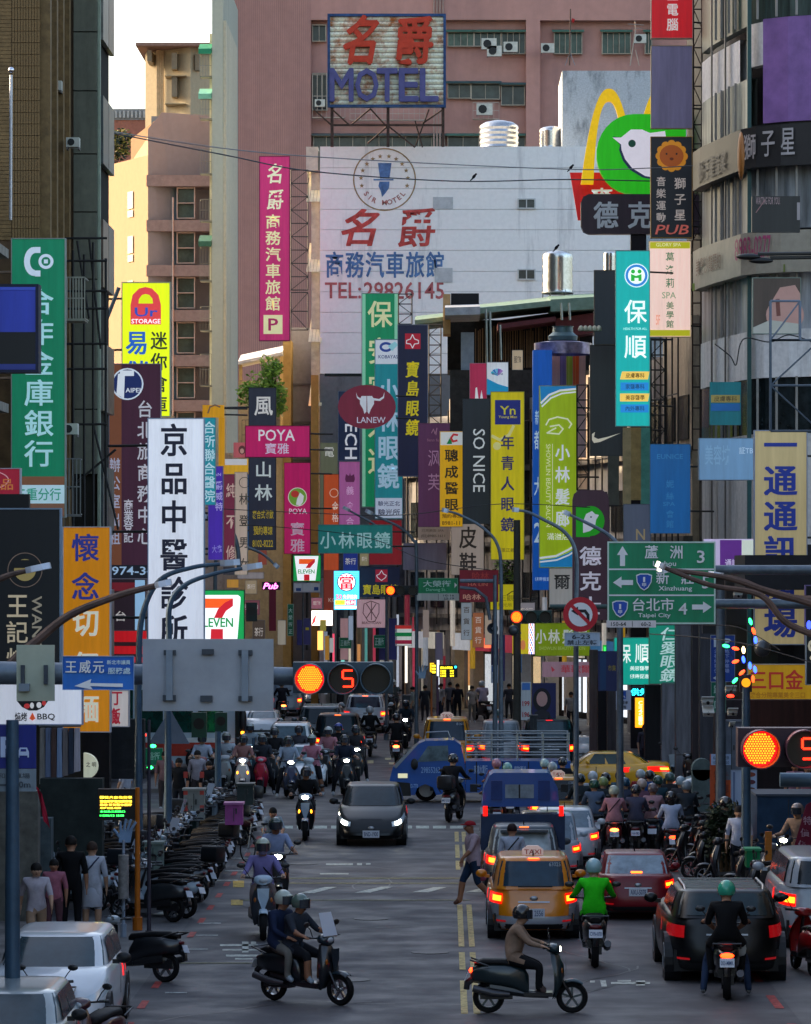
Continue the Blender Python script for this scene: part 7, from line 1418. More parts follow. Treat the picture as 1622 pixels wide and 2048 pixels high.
car('grey car with a red reflection coloured into its glass below the middle traffic light','hatch',606,664,1424,'#8c9ca4',front=True,ptop=1374,gps=40,glass='#6c5050',lights=1)  # reddish glass colour paints the reflection
car('far dark car showing one long red brake lamp left of the traffic light','hatch',536,590,1392,'#3c444c',ptop=1336,gps=35)
car('black hatchback facing the camera with both headlights lit and plate BND-1900','hatch',671,813,1694,'#080d10',front=True,ptop=1568,plate='BND-1900',glass='#1c2a30',lights=2)
car('yellow taxi crossing from the right behind the helmets','sedan',1058,1346,1586,'#d89c0c',yaw=math.pi/2,taxi=1,glass='#20302c',lights=1,ptop=1503)
car('silver car crossing at the right behind the orange banner','sedan',1330,1640,1612,'#98a4b0',yaw=math.pi/2,glass='#3c4c5c',lights=1,ptop=1534)
car('white parked people carrier in the lower left corner beside a scooter','wagon',-42,214,2096,'#d0d4d8',front=True,ptop=1866,glass='#20343c',lights=1)
car('grey parked car cut off by the bottom left corner','suv',-178,118,2270,'#8c9698',front=True,ptop=1978,glass='#20343c',lights=0,gps=161)
car('silver van at the right edge with a lit vertical tail lamp','van',1560,1772,1902,'#98a0a8',ptop=1712,glass='#101a20',lights=1)
# ------------------------------------------------------------------ blue truck, blue pickup, bus
def text_on(t,st,x0,z0,x1,z1,y,col,name='lettering',shear=0,em=False):
    mb=MB();put(mb,st,x0,z0,x1,z1,y,.008,shear,em=em);return mb.build(name,M(col,.6),t)
s=GS(1606);y0=D(s);blue=M('#0a4c98',.35,noise=.08,coat=.5)
t=thing('blue_flatbed_truck','blue flatbed truck with steel side rails crossing the junction','truck',(X(960,s),y0+.9,0))
w_=1.7
def tx(px):return X(px,s)
m=MB();m.prism([(tx(788),Z(1578,s)),(tx(779),Z(1560,s)),(tx(786),Z(1534,s)),(tx(836),Z(1488,s)),(tx(850),Z(1482,s)),(tx(908),Z(1480,s)),(tx(922),Z(1490,s)),(tx(930),Z(1530,s)),(tx(930),Z(1585,s)),(tx(872),Z(1590,s)),(tx(866),Z(1575,s)),(tx(850),Z(1568,s)),(tx(834),Z(1576,s)),(tx(830),Z(1590,s)),(tx(800),Z(1590,s))],y0,y0+w_);m.build('cab',blue,t)
MB().prism([(tx(778),Z(1592,s)),(tx(776),Z(1562,s)),(tx(820),Z(1566,s)),(tx(822),Z(1592,s))],y0-.03,y0+w_+.03).build('bumper',trimm,t)
MB().prism([(tx(834),Z(1524,s)),(tx(856),Z(1492,s)),(tx(896),Z(1491,s)),(tx(898),Z(1521,s))],y0-.012,y0-.002).build('side_window',M('#5c7078',.2,noise=.4),t)
MB().add([(tx(789),y0+.1,Z(1531,s)),(tx(789),y0+w_-.1,Z(1531,s)),(tx(835),y0+w_-.1,Z(1490,s)),(tx(835),y0+.1,Z(1490,s))],[(0,3,2,1)]).build('windshield',M('#2c3c44',.08,noise=0,coat=1),t).location.x-=.03
MB().prism([(tx(786),Z(1532,s)),(tx(795),Z(1524,s)),(tx(834),Z(1487,s)),(tx(838),Z(1487,s)),(tx(800),Z(1528,s)),(tx(792),Z(1537,s))],y0-.02,y0+.03).build('window_post',M('#8c9498',.4),t)
MB().box(tx(796),y0-.02,Z(1556,s),tx(815),y0+.1,Z(1547,s)).build('headlight',M('#c8c4a0',.15,noise=0,emit=.3),t)
MB().ball((tx(829),y0-.15,Z(1528,s)),(.11,.08,.17),10,8).build('mirror',trimm,t,smooth=True)
MB().box(tx(931),y0-.02,Z(1585,s),tx(1141),y0+w_+.02,Z(1522,s)).build('cargo_bed',blue,t)
for i in range(4):MB().box(tx(952+i*52),y0-.03,Z(1584,s),tx(954+i*52),y0-.021,Z(1523,s)).build('bed_seam',trimm,t)
fr=MB();fr.box(tx(860),y0+.1,.35,tx(1141),y0+w_-.1,.55);fr.build('chassis',trimm,t)
for yy in(y0+.02,y0+w_-.02):
    for i,zz in enumerate((1467,1480,1494,1510)):MB().tube([(tx(930),yy,Z(zz,s)),(tx(1140),yy,Z(zz,s))],.022,6).build('rail',M('#8c9498',.35,.7),t)
    for i in range(5):MB().tube([(tx(932+i*51.5),yy,Z(1523,s)),(tx(932+i*51.5),yy,Z(1466,s))],.022,6).build('rail_post',M('#8c9498',.35,.7),t)
MB().tube([(tx(932),y0,Z(1467,s)),(tx(932),y0+w_,Z(1467,s))],.03,6).build('rail',M('#8c9498',.35,.7),t)
MB().tube([(tx(850),y0+.1,Z(1481,s)),(tx(852),y0+.1,Z(1465,s)),(tx(896),y0+.1,Z(1463,s)),(tx(902),y0+.1,Z(1480,s))],.02,6).build('roof_rack',rim_m,t)
for px in(852,1085):wheel(t,tx(px)-t.location.x,.05,.34,.2,1).rotation_euler=(0,0,-math.pi/2)
text_on(t,'29855263',tx(842),Z(1546,s),tx(880),Z(1534,s),y0-.006,'#8cb0dc');text_on(t,'東鴻水電行',tx(948),Z(1548,s),tx(975),Z(1530,s),y0-.025,'#a8bcd8');text_on(t,'貨物運送',tx(1028),Z(1542,s),tx(1052),Z(1532,s),y0-.025,'#a8bcd8');text_on(t,'BD-7778',tx(820),Z(1576,s),tx(836),Z(1568,s),y0-.006,'#8cb0dc')
s=94.0;y0=D(s);t=thing('blue_pickup_truck','dark blue pickup seen from behind with a split cab window, left of the taxi queue','truck',(X(1040,s),y0,0))
MB().prism([(tx_,z_)for tx_,z_ in((X(966,s),Z(1628,s)),(X(970,s),Z(1590,s)),(X(982,s),Z(1564,s)),(X(990,s),Z(1558,s)),(X(1102,s),Z(1558,s)),(X(1110,s),Z(1564,s)),(X(1122,s),Z(1590,s)),(X(1126,s),Z(1628,s)))],y0+2.6,y0+4.2).build('cab',blue,t)
MB().box(X(1014,s),y0+2.58,Z(1610,s),X(1073,s),y0+2.599,Z(1582,s)).build('rear_window',M('#8c98a0',.15,noise=.3),t)
MB().box(X(1042,s),y0+2.565,Z(1610,s),X(1045,s),y0+2.579,Z(1582,s)).build('window_bar',trimm,t)
for a_,b_ in((985,1008),(1082,1106)):MB().box(X(a_,s),y0+2.57,Z(1614,s),X(b_,s),y0+2.599,Z(1574,s)).build('pressed_panel',M('#0a3474',.4),t)
MB().box(X(962,s),y0,Z(1700,s),X(1130,s),y0+.06,Z(1628,s)).box(X(962,s),y0+.06,Z(1700,s),X(967,s),y0+2.6,Z(1628,s)).box(X(1125,s),y0+.06,Z(1700,s),X(1130,s),y0+2.6,Z(1628,s)).box(X(967,s),y0+.06,Z(1700,s),X(1125,s),y0+2.6,Z(1690,s)).build('cargo_bed',M('#122c50',.5,noise=.2),t)
for a_ in(966,1118):MB().box(X(a_,s),y0-.03,Z(1632,s),X(a_+9,s),y0-.001,Z(1612,s)).build('tail_light',brake,t)
for a_ in(975,1117):wheel(t,X(a_,s)-t.location.x,.6,.3,.2,1 if a_>1000 else-1);wheel(t,X(a_,s)-t.location.x,3.5,.3,.2,1 if a_>1000 else-1)
for sx,a_ in((-1,950),(1,1140)):MB().box(X(a_,s)-.08,y0+3.9,Z(1604,s),X(a_,s)+.08,y0+3.95,Z(1588,s)).tube([(X(a_,s),y0+3.93,Z(1596,s)),(X(1040+sx*78,s),y0+3.95,Z(1600,s))],.015,5).build('mirror',trimm,t)
s=60.0;y0=D(s);t=thing('white_bus','white city bus with a red stripe half hidden behind the left poles and signs','bus',(X(300,s),y0+1.2,0))
MB().box(X(60,s),y0,.35,X(470,s),y0+2.4,Z(1335,s)).build('body',M('#a4b4bc',.35,noise=.06,coat=.4),t)
MB().loft([],8)if False else None
MB().box(X(470,s)+.001,y0+.02,.35,X(484,s),y0+2.38,Z(1345,s)).build('front',M('#22262a',.2,noise=0),t)
for i in range(6):MB().box(X(96+i*60,s),y0-.012,Z(1465,s),X(146+i*60,s),y0-.001,Z(1380,s)).build('window',M('#0f3c34',.12,noise=.4,coat=.6),t)
MB().box(X(60,s),y0-.01,.6,X(469,s),y0-.001,1.05).build('stripe',M('#a8301c',.5),t);MB().box(X(60,s),y0-.012,1.051,X(469,s),y0-.001,1.2).build('stripe',M('#c8ccc8',.5),t)
MB().ball((X(486,s),y0-.2,Z(1440,s)),(.13,.13,.5),10,8).build('mirror',trimm,t,smooth=True);MB().box(X(483,s),y0-.34,Z(1467,s),X(489,s),y0-.3,Z(1462,s)).build('marker_lamp',amber,t)
for px in(130,400):w2=wheel(t,X(px,s)-t.location.x,-1.15,.48,.3,1);w2.rotation_euler=(0,0,-math.pi/2)
text_on(t,'2',X(342,s),1.3,X(356,s),1.7,y0-.006,'#5c3c44')
# ------------------------------------------------------------------ scooters
def om(o,m):
    o.material_slots[0].link='OBJECT';o.material_slots[0].material=m;return o
base_m=M('#808080',.4)
SC={}
def sc_mesh():
    m=MB();m.loft([(-.90,0,.60,.05,.05,2.5),(-.86,0,.60,.12,.11,2.8),(-.6,0,.60,.185,.17,3),(-.3,0,.58,.19,.19,3),(-.08,0,.5,.17,.22,3),(0.0,0,.42,.15,.16,3)],18);SC['side_panels']=m.mesh('side_panels',base_m,55)
    m=MB();m.loft([(-.84,0,.76,.08,.035,3),(-.7,0,.79,.14,.055,3),(-.4,0,.785,.15,.055,3),(-.25,0,.76,.145,.06,3),(.0,0,.73,.12,.06,3),(.05,0,.71,.07,.04,3)],14);SC['seat']=m.mesh('seat',base_m,60)
    m=MB();m.box(-.17,-.08,.27,.17,.36,.33);m.loft([(-.6,0,.4,.13,.1,3),(.0,0,.3,.15,.06,3),(.3,0,.28,.14,.05,3)],12);m.box(-.06,-.75,.22,.1,-.25,.36);SC['floorboard']=m.mesh('floorboard',base_m)
    m=MB();rows=[]      # leg shield
    for(z,y,w_,b)in((.28,.40,.15,.03),(.42,.45,.19,.07),(.58,.47,.215,.11),(.74,.45,.20,.12),(.88,.41,.15,.09),(.97,.38,.10,.05)):
        rows.append([(w_*math.sin(q),y+b*math.cos(q)-b*.3,z-.05*abs(math.sin(q))**2)for q in[math.radians(-100+200*i/12)for i in range(13)]])
    m.grid(rows,flip=True);r2=[[(p[0]*.93,p[1]-.03,p[2])for p in r]for r in rows];m.grid(r2);SC['leg_shield']=m.mesh('leg_shield',base_m,60)
    m=MB();m.flat([(-.1,.86),(.1,.86),(.09,.7),(0,.45),(-.09,.7)],0);m.v=[(a,.56+.012-.05*abs(c-.66),c)for a,b,c in m.v];m.f=[f[::-1]for f in m.f];SC['front_panel']=m.mesh('front_panel',base_m)
    m=MB();m.loft([(.27,0,1.0,.06,.05,2.5),(.33,0,1.0,.15,.075,2.5),(.42,0,.99,.16,.08,2.5),(.475,0,.97,.09,.06,2.3)],16);SC['handlebar_cowl']=m.mesh('handlebar_cowl',base_m,60)
    m=MB();m.tube([(-.36,.22,1.03),(-.2,.3,1.02),(0,.33,1.0),(.2,.3,1.02),(.36,.22,1.03)],[.02,.015,.015,.015,.02],8)
    for sx in(-1,1):m.tube([(sx*.36,.22,1.03),(sx*.24,.27,1.025)],.022,8).tube([(sx*.33,.27,1.05),(sx*.36,.38,1.04),(sx*.24,.37,1.03)],.006,5)
    SC['handlebar']=m.mesh('handlebar',base_m,50)
    for sx,nm_ in((-1,'mirror_a'),(1,'mirror_b')):
        m=MB();m.tube([(sx*.22,.3,1.03),(sx*.3,.32,1.15),(sx*.34,.3,1.2)],.008,5).ball((sx*.37,.3,1.23),(.075,.015,.045),10,6);SC[nm_]=m.mesh('mirror',base_m,60)
    m=MB();m.ball((0,.465,.985),(.085,.03,.045),12,8);SC['headlight']=m.mesh('headlight',base_m,True)
    for sx,nm_ in((-1,'turn_a'),(1,'turn_b')):m=MB();m.ball((sx*.13,.5,.66),(.03,.02,.05),8,6);SC[nm_]=m.mesh('turn_signal',base_m,True)
    m=MB();m.ball((0,-.885,.655),(.1,.035,.04),12,8);SC['tail_light']=m.mesh('tail_light',base_m,True)
    m=MB();m.add([(-.105,-.99,.5),(.105,-.99,.5),(.105,-.94,.62),(-.105,-.94,.62),(-.105,-.985,.498),(.105,-.985,.498),(.105,-.935,.622),(-.105,-.935,.622)],[(0,1,2,3),(7,6,5,4),(0,4,5,1),(2,6,7,3),(1,5,6,2),(3,7,4,0)]);SC['number_plate']=m.mesh('number_plate',base_m)
    m=MB();pts=[(-.82,.52),(-.98,.46),(-1.0,.36)];m.tube([(0,a,b)for a,b in((-.7,.5),(-.86,.52),(-.95,.46),(-.96,.36))],[.06,.055,.05,.045],6);SC['rear_mudguard']=m.mesh('rear_mudguard',base_m,50)
    m=MB();rows=[]
    for q in range(-35,95,13):r_=.285;c,s_=math.cos(math.radians(q)),math.sin(math.radians(q));rows.append([(x,.66-r_*s_*1.0+.0,.245+r_*c+hh)for x,hh in((-.075,-.03),(-.05,0),(.05,0),(.075,-.03))])
    m.grid(rows);m.grid([[(a,b,c-.012)for a,b,c in r]for r in rows],flip=True);SC['front_mudguard']=m.mesh('front_mudguard',base_m,60)
    m=MB()
    for sx in(-1,1):m.tube([(sx*.075,.66,.245),(sx*.07,.5,.52)],.024,8)
    m.tube([(0,.47,.55),(0,.38,.95)],.03,8);SC['fork']=m.mesh('fork',base_m,50)
    m=MB();m.tube([(.17,-.3,.3),(.19,-.55,.32),(.19,-.86,.4)],[.035,.06,.055],10);SC['exhaust']=m.mesh('exhaust',base_m,50)
    m=MB();m.loft([(-1.12,0,1.0,.17,.15,5),(-1.1,0,1.0,.2,.17,5),(-.75,0,1.0,.2,.17,5),(-.73,0,1.0,.17,.15,5)],20);SC['top_box']=m.mesh('top_box',base_m,50)
    m=MB();m.tube([(-.2,-.62,.74),(-.2,-.9,.83),(.2,-.9,.83),(.2,-.62,.74)],.014,6);SC['grab_rail']=m.mesh('grab_rail',base_m,50)
    m=MB();m.add([(-.17,.47,1.05),(.17,.47,1.05),(.15,.36,1.4),(-.15,.36,1.4),(-.17,.475,1.05),(.17,.475,1.05),(.15,.365,1.4),(-.15,.365,1.4)],[(0,1,2,3),(7,6,5,4),(0,4,5,1),(2,6,7,3),(1,5,6,2),(3,7,4,0)]);SC['windscreen']=m.mesh('windscreen',base_m)
    for nm_,y in(('front_wheel',.66),('rear_wheel',-.62)):
        n=24;r,w_=.245,.11;pr=[(r*.66,-w_*.4),(r*.9,-w_*.5),(r,0),(r*.9,w_*.5),(r*.66,w_*.4)];m=MB()
        m.add([(b,y+a*math.cos(2*math.pi*k/n),.245+a*math.sin(2*math.pi*k/n))for a,b in pr for k in range(n)],[(i*n+k,(i+1)*n+k,(i+1)*n+(k+1)%n,i*n+(k+1)%n)for i in range(4)for k in range(n)]);SC[nm_]=m.mesh(nm_,base_m,60)
        m=MB()
        for k in range(5):
            q=k*1.2566+.3;a=Vector((0,math.cos(q),math.sin(q)));b=Vector((0,-math.sin(q),math.cos(q)))*.018;o=Vector((0,y,.245))
            vs=[o+a*.03-b,o+a*.165-b,o+a*.165+b,o+a*.03+b];m.add([v+Vector((.02,0,0))for v in vs]+[v-Vector((.02,0,0))for v in vs],[(0,1,2,3),(7,6,5,4),(0,4,5,1),(3,2,6,7)])
        pr=[(.17,-.03),(.17,.03),(.15,.03),(.15,-.03),(.17,-.03)];m.add([(b,y+a*math.cos(2*math.pi*k/n),.245+a*math.sin(2*math.pi*k/n))for a,b in pr for k in range(n)],[(i*n+k,(i+1)*n+k,(i+1)*n+(k+1)%n,i*n+(k+1)%n)for i in range(4)for k in range(n)])
        m.tube([(-.05,y,.245),(.05,y,.245)],.035,8);SC[nm_+'_rim']=m.mesh('rim',base_m,50)
sc_mesh()
rub=M('#101012',.8,noise=.1);dkp=M('#15161a',.35,noise=.08,coat=.3);chrome=M('#9a9da2',.25,.9,noise=0)
PLM={}
def scooter(label,loc,rz,body='#15171b',accent=None,head=0,tail=0,plate=None,box=None,screen=False,lean=0.0,group=None,seat='#0f0f12',turn=0,rim=None,parked=False):
    t=thing('parked_scooter' if parked else 'scooter',label,'scooter',loc,rz,group or 'scooters on the road',world=False);t.rotation_euler=(0,lean,rz);t.rotation_mode='XYZ'
    bm,am=M(body,.3,noise=.05,coat=.5),M(accent or body,.3,noise=.05,coat=.5)
    def pt(k,m,nm_=None,par=None):return om(link(nm_ or SC[k].name.split('.')[0],SC[k],par or t),m)
    pt('side_panels',bm);pt('seat',M(seat,.6,noise=.1));pt('floorboard',dkp);ls=pt('leg_shield',bm);pt('front_panel',am,None,ls);pt('handlebar_cowl',am);pt('handlebar',dkp)
    pt('mirror_a',dkp);pt('mirror_b',dkp);pt('headlight',[M('#a8b0b8',.1,noise=0,coat=1),EM('#fff0d0',14.0),EM('#fff0d8',26.0)][head])
    for k in('turn_a','turn_b'):pt(k,amber if turn else M('#a05818',.3,noise=0),None,ls)
    pt('tail_light',[M('#5c1016',.3,noise=0),EM('#ff2808',5.0),EM('#ff4818',11.0)][tail]);pp=pt('number_plate',plate_m);pt('rear_mudguard',dkp);pt('front_mudguard',am);pt('fork',dkp);pt('exhaust',M('#4c4c50',.4,.6));pt('grab_rail',dkp)
    if plate:
        if plate not in PLM:
            mb=MB();put(mb,plate,-.09,.53,.09,.59,0,.01);mb.v=[(a,-.99+(c-.5)/.12*.05-.006,c)for a,b,c in mb.v];PLM[plate]=mb.mesh('plate_letters',M('#28406c',.5,noise=0))
        link('plate_letters',PLM[plate],pp)
    for k in('front_wheel','rear_wheel'):w2=pt(k,rub);pt(k+'_rim',M(rim,.3,.5,noise=0)if rim else chrome,'rim',w2)
    if box:pt('top_box',M(box,.4,noise=.08))
    if screen:pt('windscreen',M('#c8d0dc',.1,noise=0,coat=1))
    return t
# ------------------------------------------------------------------ people: one skinned body per pose
BODY={}
POSES={
 'stand':dict(pel=(0,0,.93),ch=(0,.0,1.24),nk=(0,-.01,1.42),hd=(0,.015,1.55),sh=(.185,-.01,1.37),el=[(.25,-.03,1.09),(-.25,-.03,1.09)],wr=[(.26,.06,.86),(-.26,.06,.86)],hp=(.095,0,.88),kn=[(.11,.02,.49),(-.11,.02,.49)],an=[(.12,-.03,.09),(-.12,-.03,.09)],hand=(0,.1,-1)),
 'walk':dict(pel=(0,0,.91),ch=(0,.04,1.22),nk=(0,.05,1.40),hd=(0,.09,1.53),sh=(.185,.03,1.35),el=[(.25,-.12,1.12),(-.25,.14,1.10)],wr=[(.26,-.22,.9),(-.25,.3,.95)],hp=(.095,0,.86),kn=[(.10,.2,.5),(-.10,-.04,.47)],an=[(.10,.26,.10),(-.11,-.36,.16)],hand=(0,.2,-1)),
 'ride':dict(pel=(0,-.27,.86),ch=(0,-.2,1.17),nk=(0,-.15,1.35),hd=(0,-.10,1.48),sh=(.19,-.17,1.30),el=[(.29,.0,1.10),(-.29,.0,1.10)],wr=[(.34,.17,1.06),(-.34,.17,1.06)],hp=(.10,-.24,.84),kn=[(.17,.17,.72),(-.17,.17,.72)],an=[(.15,.14,.39),(-.15,.14,.39)],hand=(0,1,-.2)),
 'wait':dict(pel=(0,-.27,.86),ch=(0,-.22,1.18),nk=(0,-.19,1.36),hd=(0,-.15,1.49),sh=(.19,-.2,1.31),el=[(.27,-.04,1.08),(-.27,-.04,1.08)],wr=[(.33,.15,1.06),(-.33,.15,1.06)],hp=(.11,-.24,.84),kn=[(.27,.06,.5),(-.27,.06,.5)],an=[(.33,-.04,.09),(-.33,-.04,.09)],hand=(0,1,-.2)),
 'pillion':dict(pel=(0,-.56,.90),ch=(0,-.52,1.21),nk=(0,-.48,1.39),hd=(0,-.43,1.52),sh=(.19,-.49,1.34),el=[(.27,-.40,1.10),(-.27,-.40,1.10)],wr=[(.19,-.22,1.0),(-.19,-.22,1.0)],hp=(.11,-.53,.88),kn=[(.24,-.14,.76),(-.24,-.14,.76)],an=[(.22,-.2,.40),(-.22,-.2,.40)],hand=(-.3,1,-.2)),
 'sit':dict(pel=(0,0,.55),ch=(0,.08,.85),nk=(0,.16,1.02),hd=(0,.24,1.13),sh=(.18,.13,.97),el=[(.26,.22,.74),(-.26,.22,.74)],wr=[(.22,.42,.64),(-.22,.42,.64)],hp=(.1,.02,.52),kn=[(.16,.42,.52),(-.16,.42,.52)],an=[(.16,.38,.1),(-.16,.38,.1)],hand=(-.2,1,0)),
}
def body_mesh(pose):
    if pose in BODY:return BODY[pose]
    p=POSES[pose];V_=Vector;vs,es,rs,tg=[],[],[],[]
    def nd(co,r,parent=None,g=1):
        vs.append(tuple(co));rs.append(r);i=len(vs)-1
        if parent is not None:es.append((parent,i));tg.append(g)
        return i
    pel,ch,nk,hd=V_(p['pel']),V_(p['ch']),V_(p['nk']),V_(p['hd']);P0=nd(pel,.135)
    w0=nd(pel.lerp(ch,.5),.128,P0,1);c0=nd(ch,.145,w0,1);uc=nd(ch.lerp(nk,.62),.11,c0,1);n0=nd(nk,.052,uc,0);n1=nd(nk.lerp(hd,.4),.055,n0,0)
    j0=nd(hd+V_((0,.015,-.035)),.078,n1,0);nd(hd+V_((0,-.005,.05)),.093,j0,0)
    for i,sx in enumerate((1,-1)):
        sh=V_((p['sh'][0]*sx,p['sh'][1],p['sh'][2]));s0_=nd(sh,.066,uc,1);el=V_(p['el'][i]);wr=V_(p['wr'][i])
        e0=nd(sh.lerp(el,.5),.052,s0_,1);e1=nd(el,.042,e0,1);f0=nd(el.lerp(wr,.45),.036,e1,4);w1=nd(wr,.025,f0,4)
        hv=V_(p['hand']).normalized();hv.x*=sx;pa=nd(wr+hv*.05,.030,w1,0);side_=V_((1,0,0))if abs(hv.y)>.7 else V_((0,1,0))
        for k,(o,ln)in enumerate(((-.03,.058),(-.01,.066),(.01,.062),(.03,.05))):
            b=wr+hv*.085+side_*o;q=nd(b,.0095,pa,0);q=nd(b+hv*ln*.5+V_((0,0,-.008)),.0088,q,0);nd(b+hv*ln+V_((0,0,-.024)),.0078,q,0)
        q=nd(wr+hv*.04-side_*.036*sx+V_((0,0,-.01)),.011,pa,0);nd(wr+hv*.08-side_*.05*sx+V_((0,0,-.02)),.009,q,0)
        hp=V_((p['hp'][0]*sx,p['hp'][1],p['hp'][2]));kn=V_(p['kn'][i]);an=V_(p['an'][i]);h0=nd(hp,.098,P0,2);t0=nd(hp.lerp(kn,.5),.08,h0,2);k0=nd(kn,.058,t0,2);c1=nd(kn.lerp(an,.35),.055,k0,5);a0=nd(an,.036,c1,5)
        fd=V_((0,1,0))if not(pose=='walk' and sx<0)else V_((0,.75,-.6)).normalized();he=nd(an+V_((0,-.02,-.045)),.035,a0,3);nd(an+fd*.13+V_((0,0,-.055)),.033,a0,3)
    me=bpy.data.meshes.new('sk');me.from_pydata(vs,es,[]);ob=bpy.data.objects.new('sk',me);COL.objects.link(ob)
    sk=ob.modifiers.new('skin','SKIN');sk.use_smooth_shade=True;sb=ob.modifiers.new('sub','SUBSURF');sb.levels=1;sb.render_levels=1
    for i,sv in enumerate(me.skin_vertices[0].data):sv.radius=((rs[i]*(1.0 if rs[i]<.02 else 1.24),)*2);sv.use_root=(i==0)
    bpy.context.view_layer.update();dg=bpy.context.evaluated_depsgraph_get();out=bpy.data.meshes.new_from_object(ob.evaluated_get(dg))
    bpy.data.objects.remove(ob);bpy.data.meshes.remove(me)
    segs=[(Vector(vs[a]),Vector(vs[b]),g,(rs[a]+rs[b])/2)for(a,b),g in zip(es,tg)]
    out.materials.clear()
    for _ in range(6):out.materials.append(base_m)
    for f in out.polygons:
        c=f.center;best=None
        for a,b,g,r in segs:
            d=b-a;u=max(0,min(1,(c-a).dot(d)/d.length_squared));q=(c-(a+d*u)).length-r
            if best is None or q<best[0]:best=(q,g)
        g=best[1];zc=pel.z-.07
        if g==2 and c.z>zc and pose not in('sit',)and abs(c.y-pel.y)<.17:g=1
        if g==1 and c.z<zc and c.z>zc-.3 and abs(c.x)<.2 and abs(c.y-pel.y)<.17:g=2
        f.material_index=g;f.use_smooth=True
    out.name='body';BODY[pose]=(out,hd);return BODY[pose]
PT={}
def head_parts():
    m=MB();m.ball((0,-.01,.045),(.118,.132,.125),18,10,z0=-.55);m.ball((0,.1,.09),(.075,.03,.02),10,6);PT['helmet']=m.mesh('helmet',base_m,True)
    m=MB();rows=[[(.115*math.sin(q),-.01+.15*math.cos(q),z)for q in[math.radians(-62+124*i/8)for i in range(9)]]for z in(.085,.03,-.03)];m.grid(rows,flip=True);m.grid([[(a,b-.004,c)for a,b,c in r]for r in rows]);PT['visor']=m.mesh('visor',base_m,True)
    m=MB();m.ball((0,-.018,.035),(.102,.112,.115),16,9,z0=-.35);PT['hair']=m.mesh('hair',base_m,True)
    m=MB();m.ball((0,-.02,.035),(.105,.115,.115),16,9,z0=-.45);m.loft([(0,0,0,.001,.001,2)],3,caps=False);m.ball((0,-.085,-.1),(.085,.045,.17),12,8);PT['long_hair']=m.mesh('long_hair',base_m,True)
    for sx in(-1,1):m=MB();m.ball((sx*.032,.088,.012),(.013,.008,.007),8,6);PT['eye%d'%sx]=m.mesh('eye',base_m,True)
    m=MB();m.ball((0,.1,-.018),(.014,.02,.024),8,6);PT['nose']=m.mesh('nose',base_m,True)
    m=MB();m.ball((0,.086,-.055),(.024,.012,.007),8,4);PT['mouth']=m.mesh('mouth',base_m,True)
    for sx in(-1,1):m=MB();m.ball((sx*.088,0,-.005),(.012,.02,.03),8,6);PT['ear%d'%sx]=m.mesh('ear',base_m,True)
    m=MB();m.ball((0,.035,-.045),(.078,.085,.055),14,8);PT['face_mask']=m.mesh('face_mask',base_m,True)
    m=MB();m.ball((0,-.01,.05),(.108,.12,.085),16,8,z0=-.05);m.ball((0,.13,.06),(.07,.06,.01),10,4);PT['cap']=m.mesh('cap',base_m,True)
    m=MB();m.ball((0,-.2,.0),(.14,.09,.21),14,10);PT['backpack']=m.mesh('backpack',base_m,True)
    m=MB();m.tube([(.13,-.1,.17),(0,-.165,.02),(-.13,-.12,-.14)],.014,6);m.tube([(.13,-.1,.17),(.1,.1,.12),(-.05,.15,-.05),(-.15,.06,-.16)],.014,6);PT['sling_strap']=m.mesh('sling_strap',base_m,True)
    m=MB();m.loft([],8)if False else None;m.tube([(0,0,.0),(0,0,-.14)],.004,5);m.loft([(-.05,0,-.27,.03,.09,3),(0,0,-.27,.11,.13,3),(.05,0,-.27,.03,.09,3)],12);PT['bag']=m.mesh('carrier_bag',base_m,60)
    m=MB();m.add([(r*math.cos(2*math.pi*k/20),r*.8*math.sin(2*math.pi*k/20),z)for r,z in((.13,.02),(.15,-.15),(.2,-.42),(.19,-.43))for k in range(20)],[(i*20+k,i*20+(k+1)%20,(i+1)*20+(k+1)%20,(i+1)*20+k)for i in range(3)for k in range(20)]);m.f=[f[::-1]for f in m.f];PT['skirt']=m.mesh('skirt',base_m,True)
head_parts()
skins=['#a87c62','#b08a70','#96694f']
pn=[0]
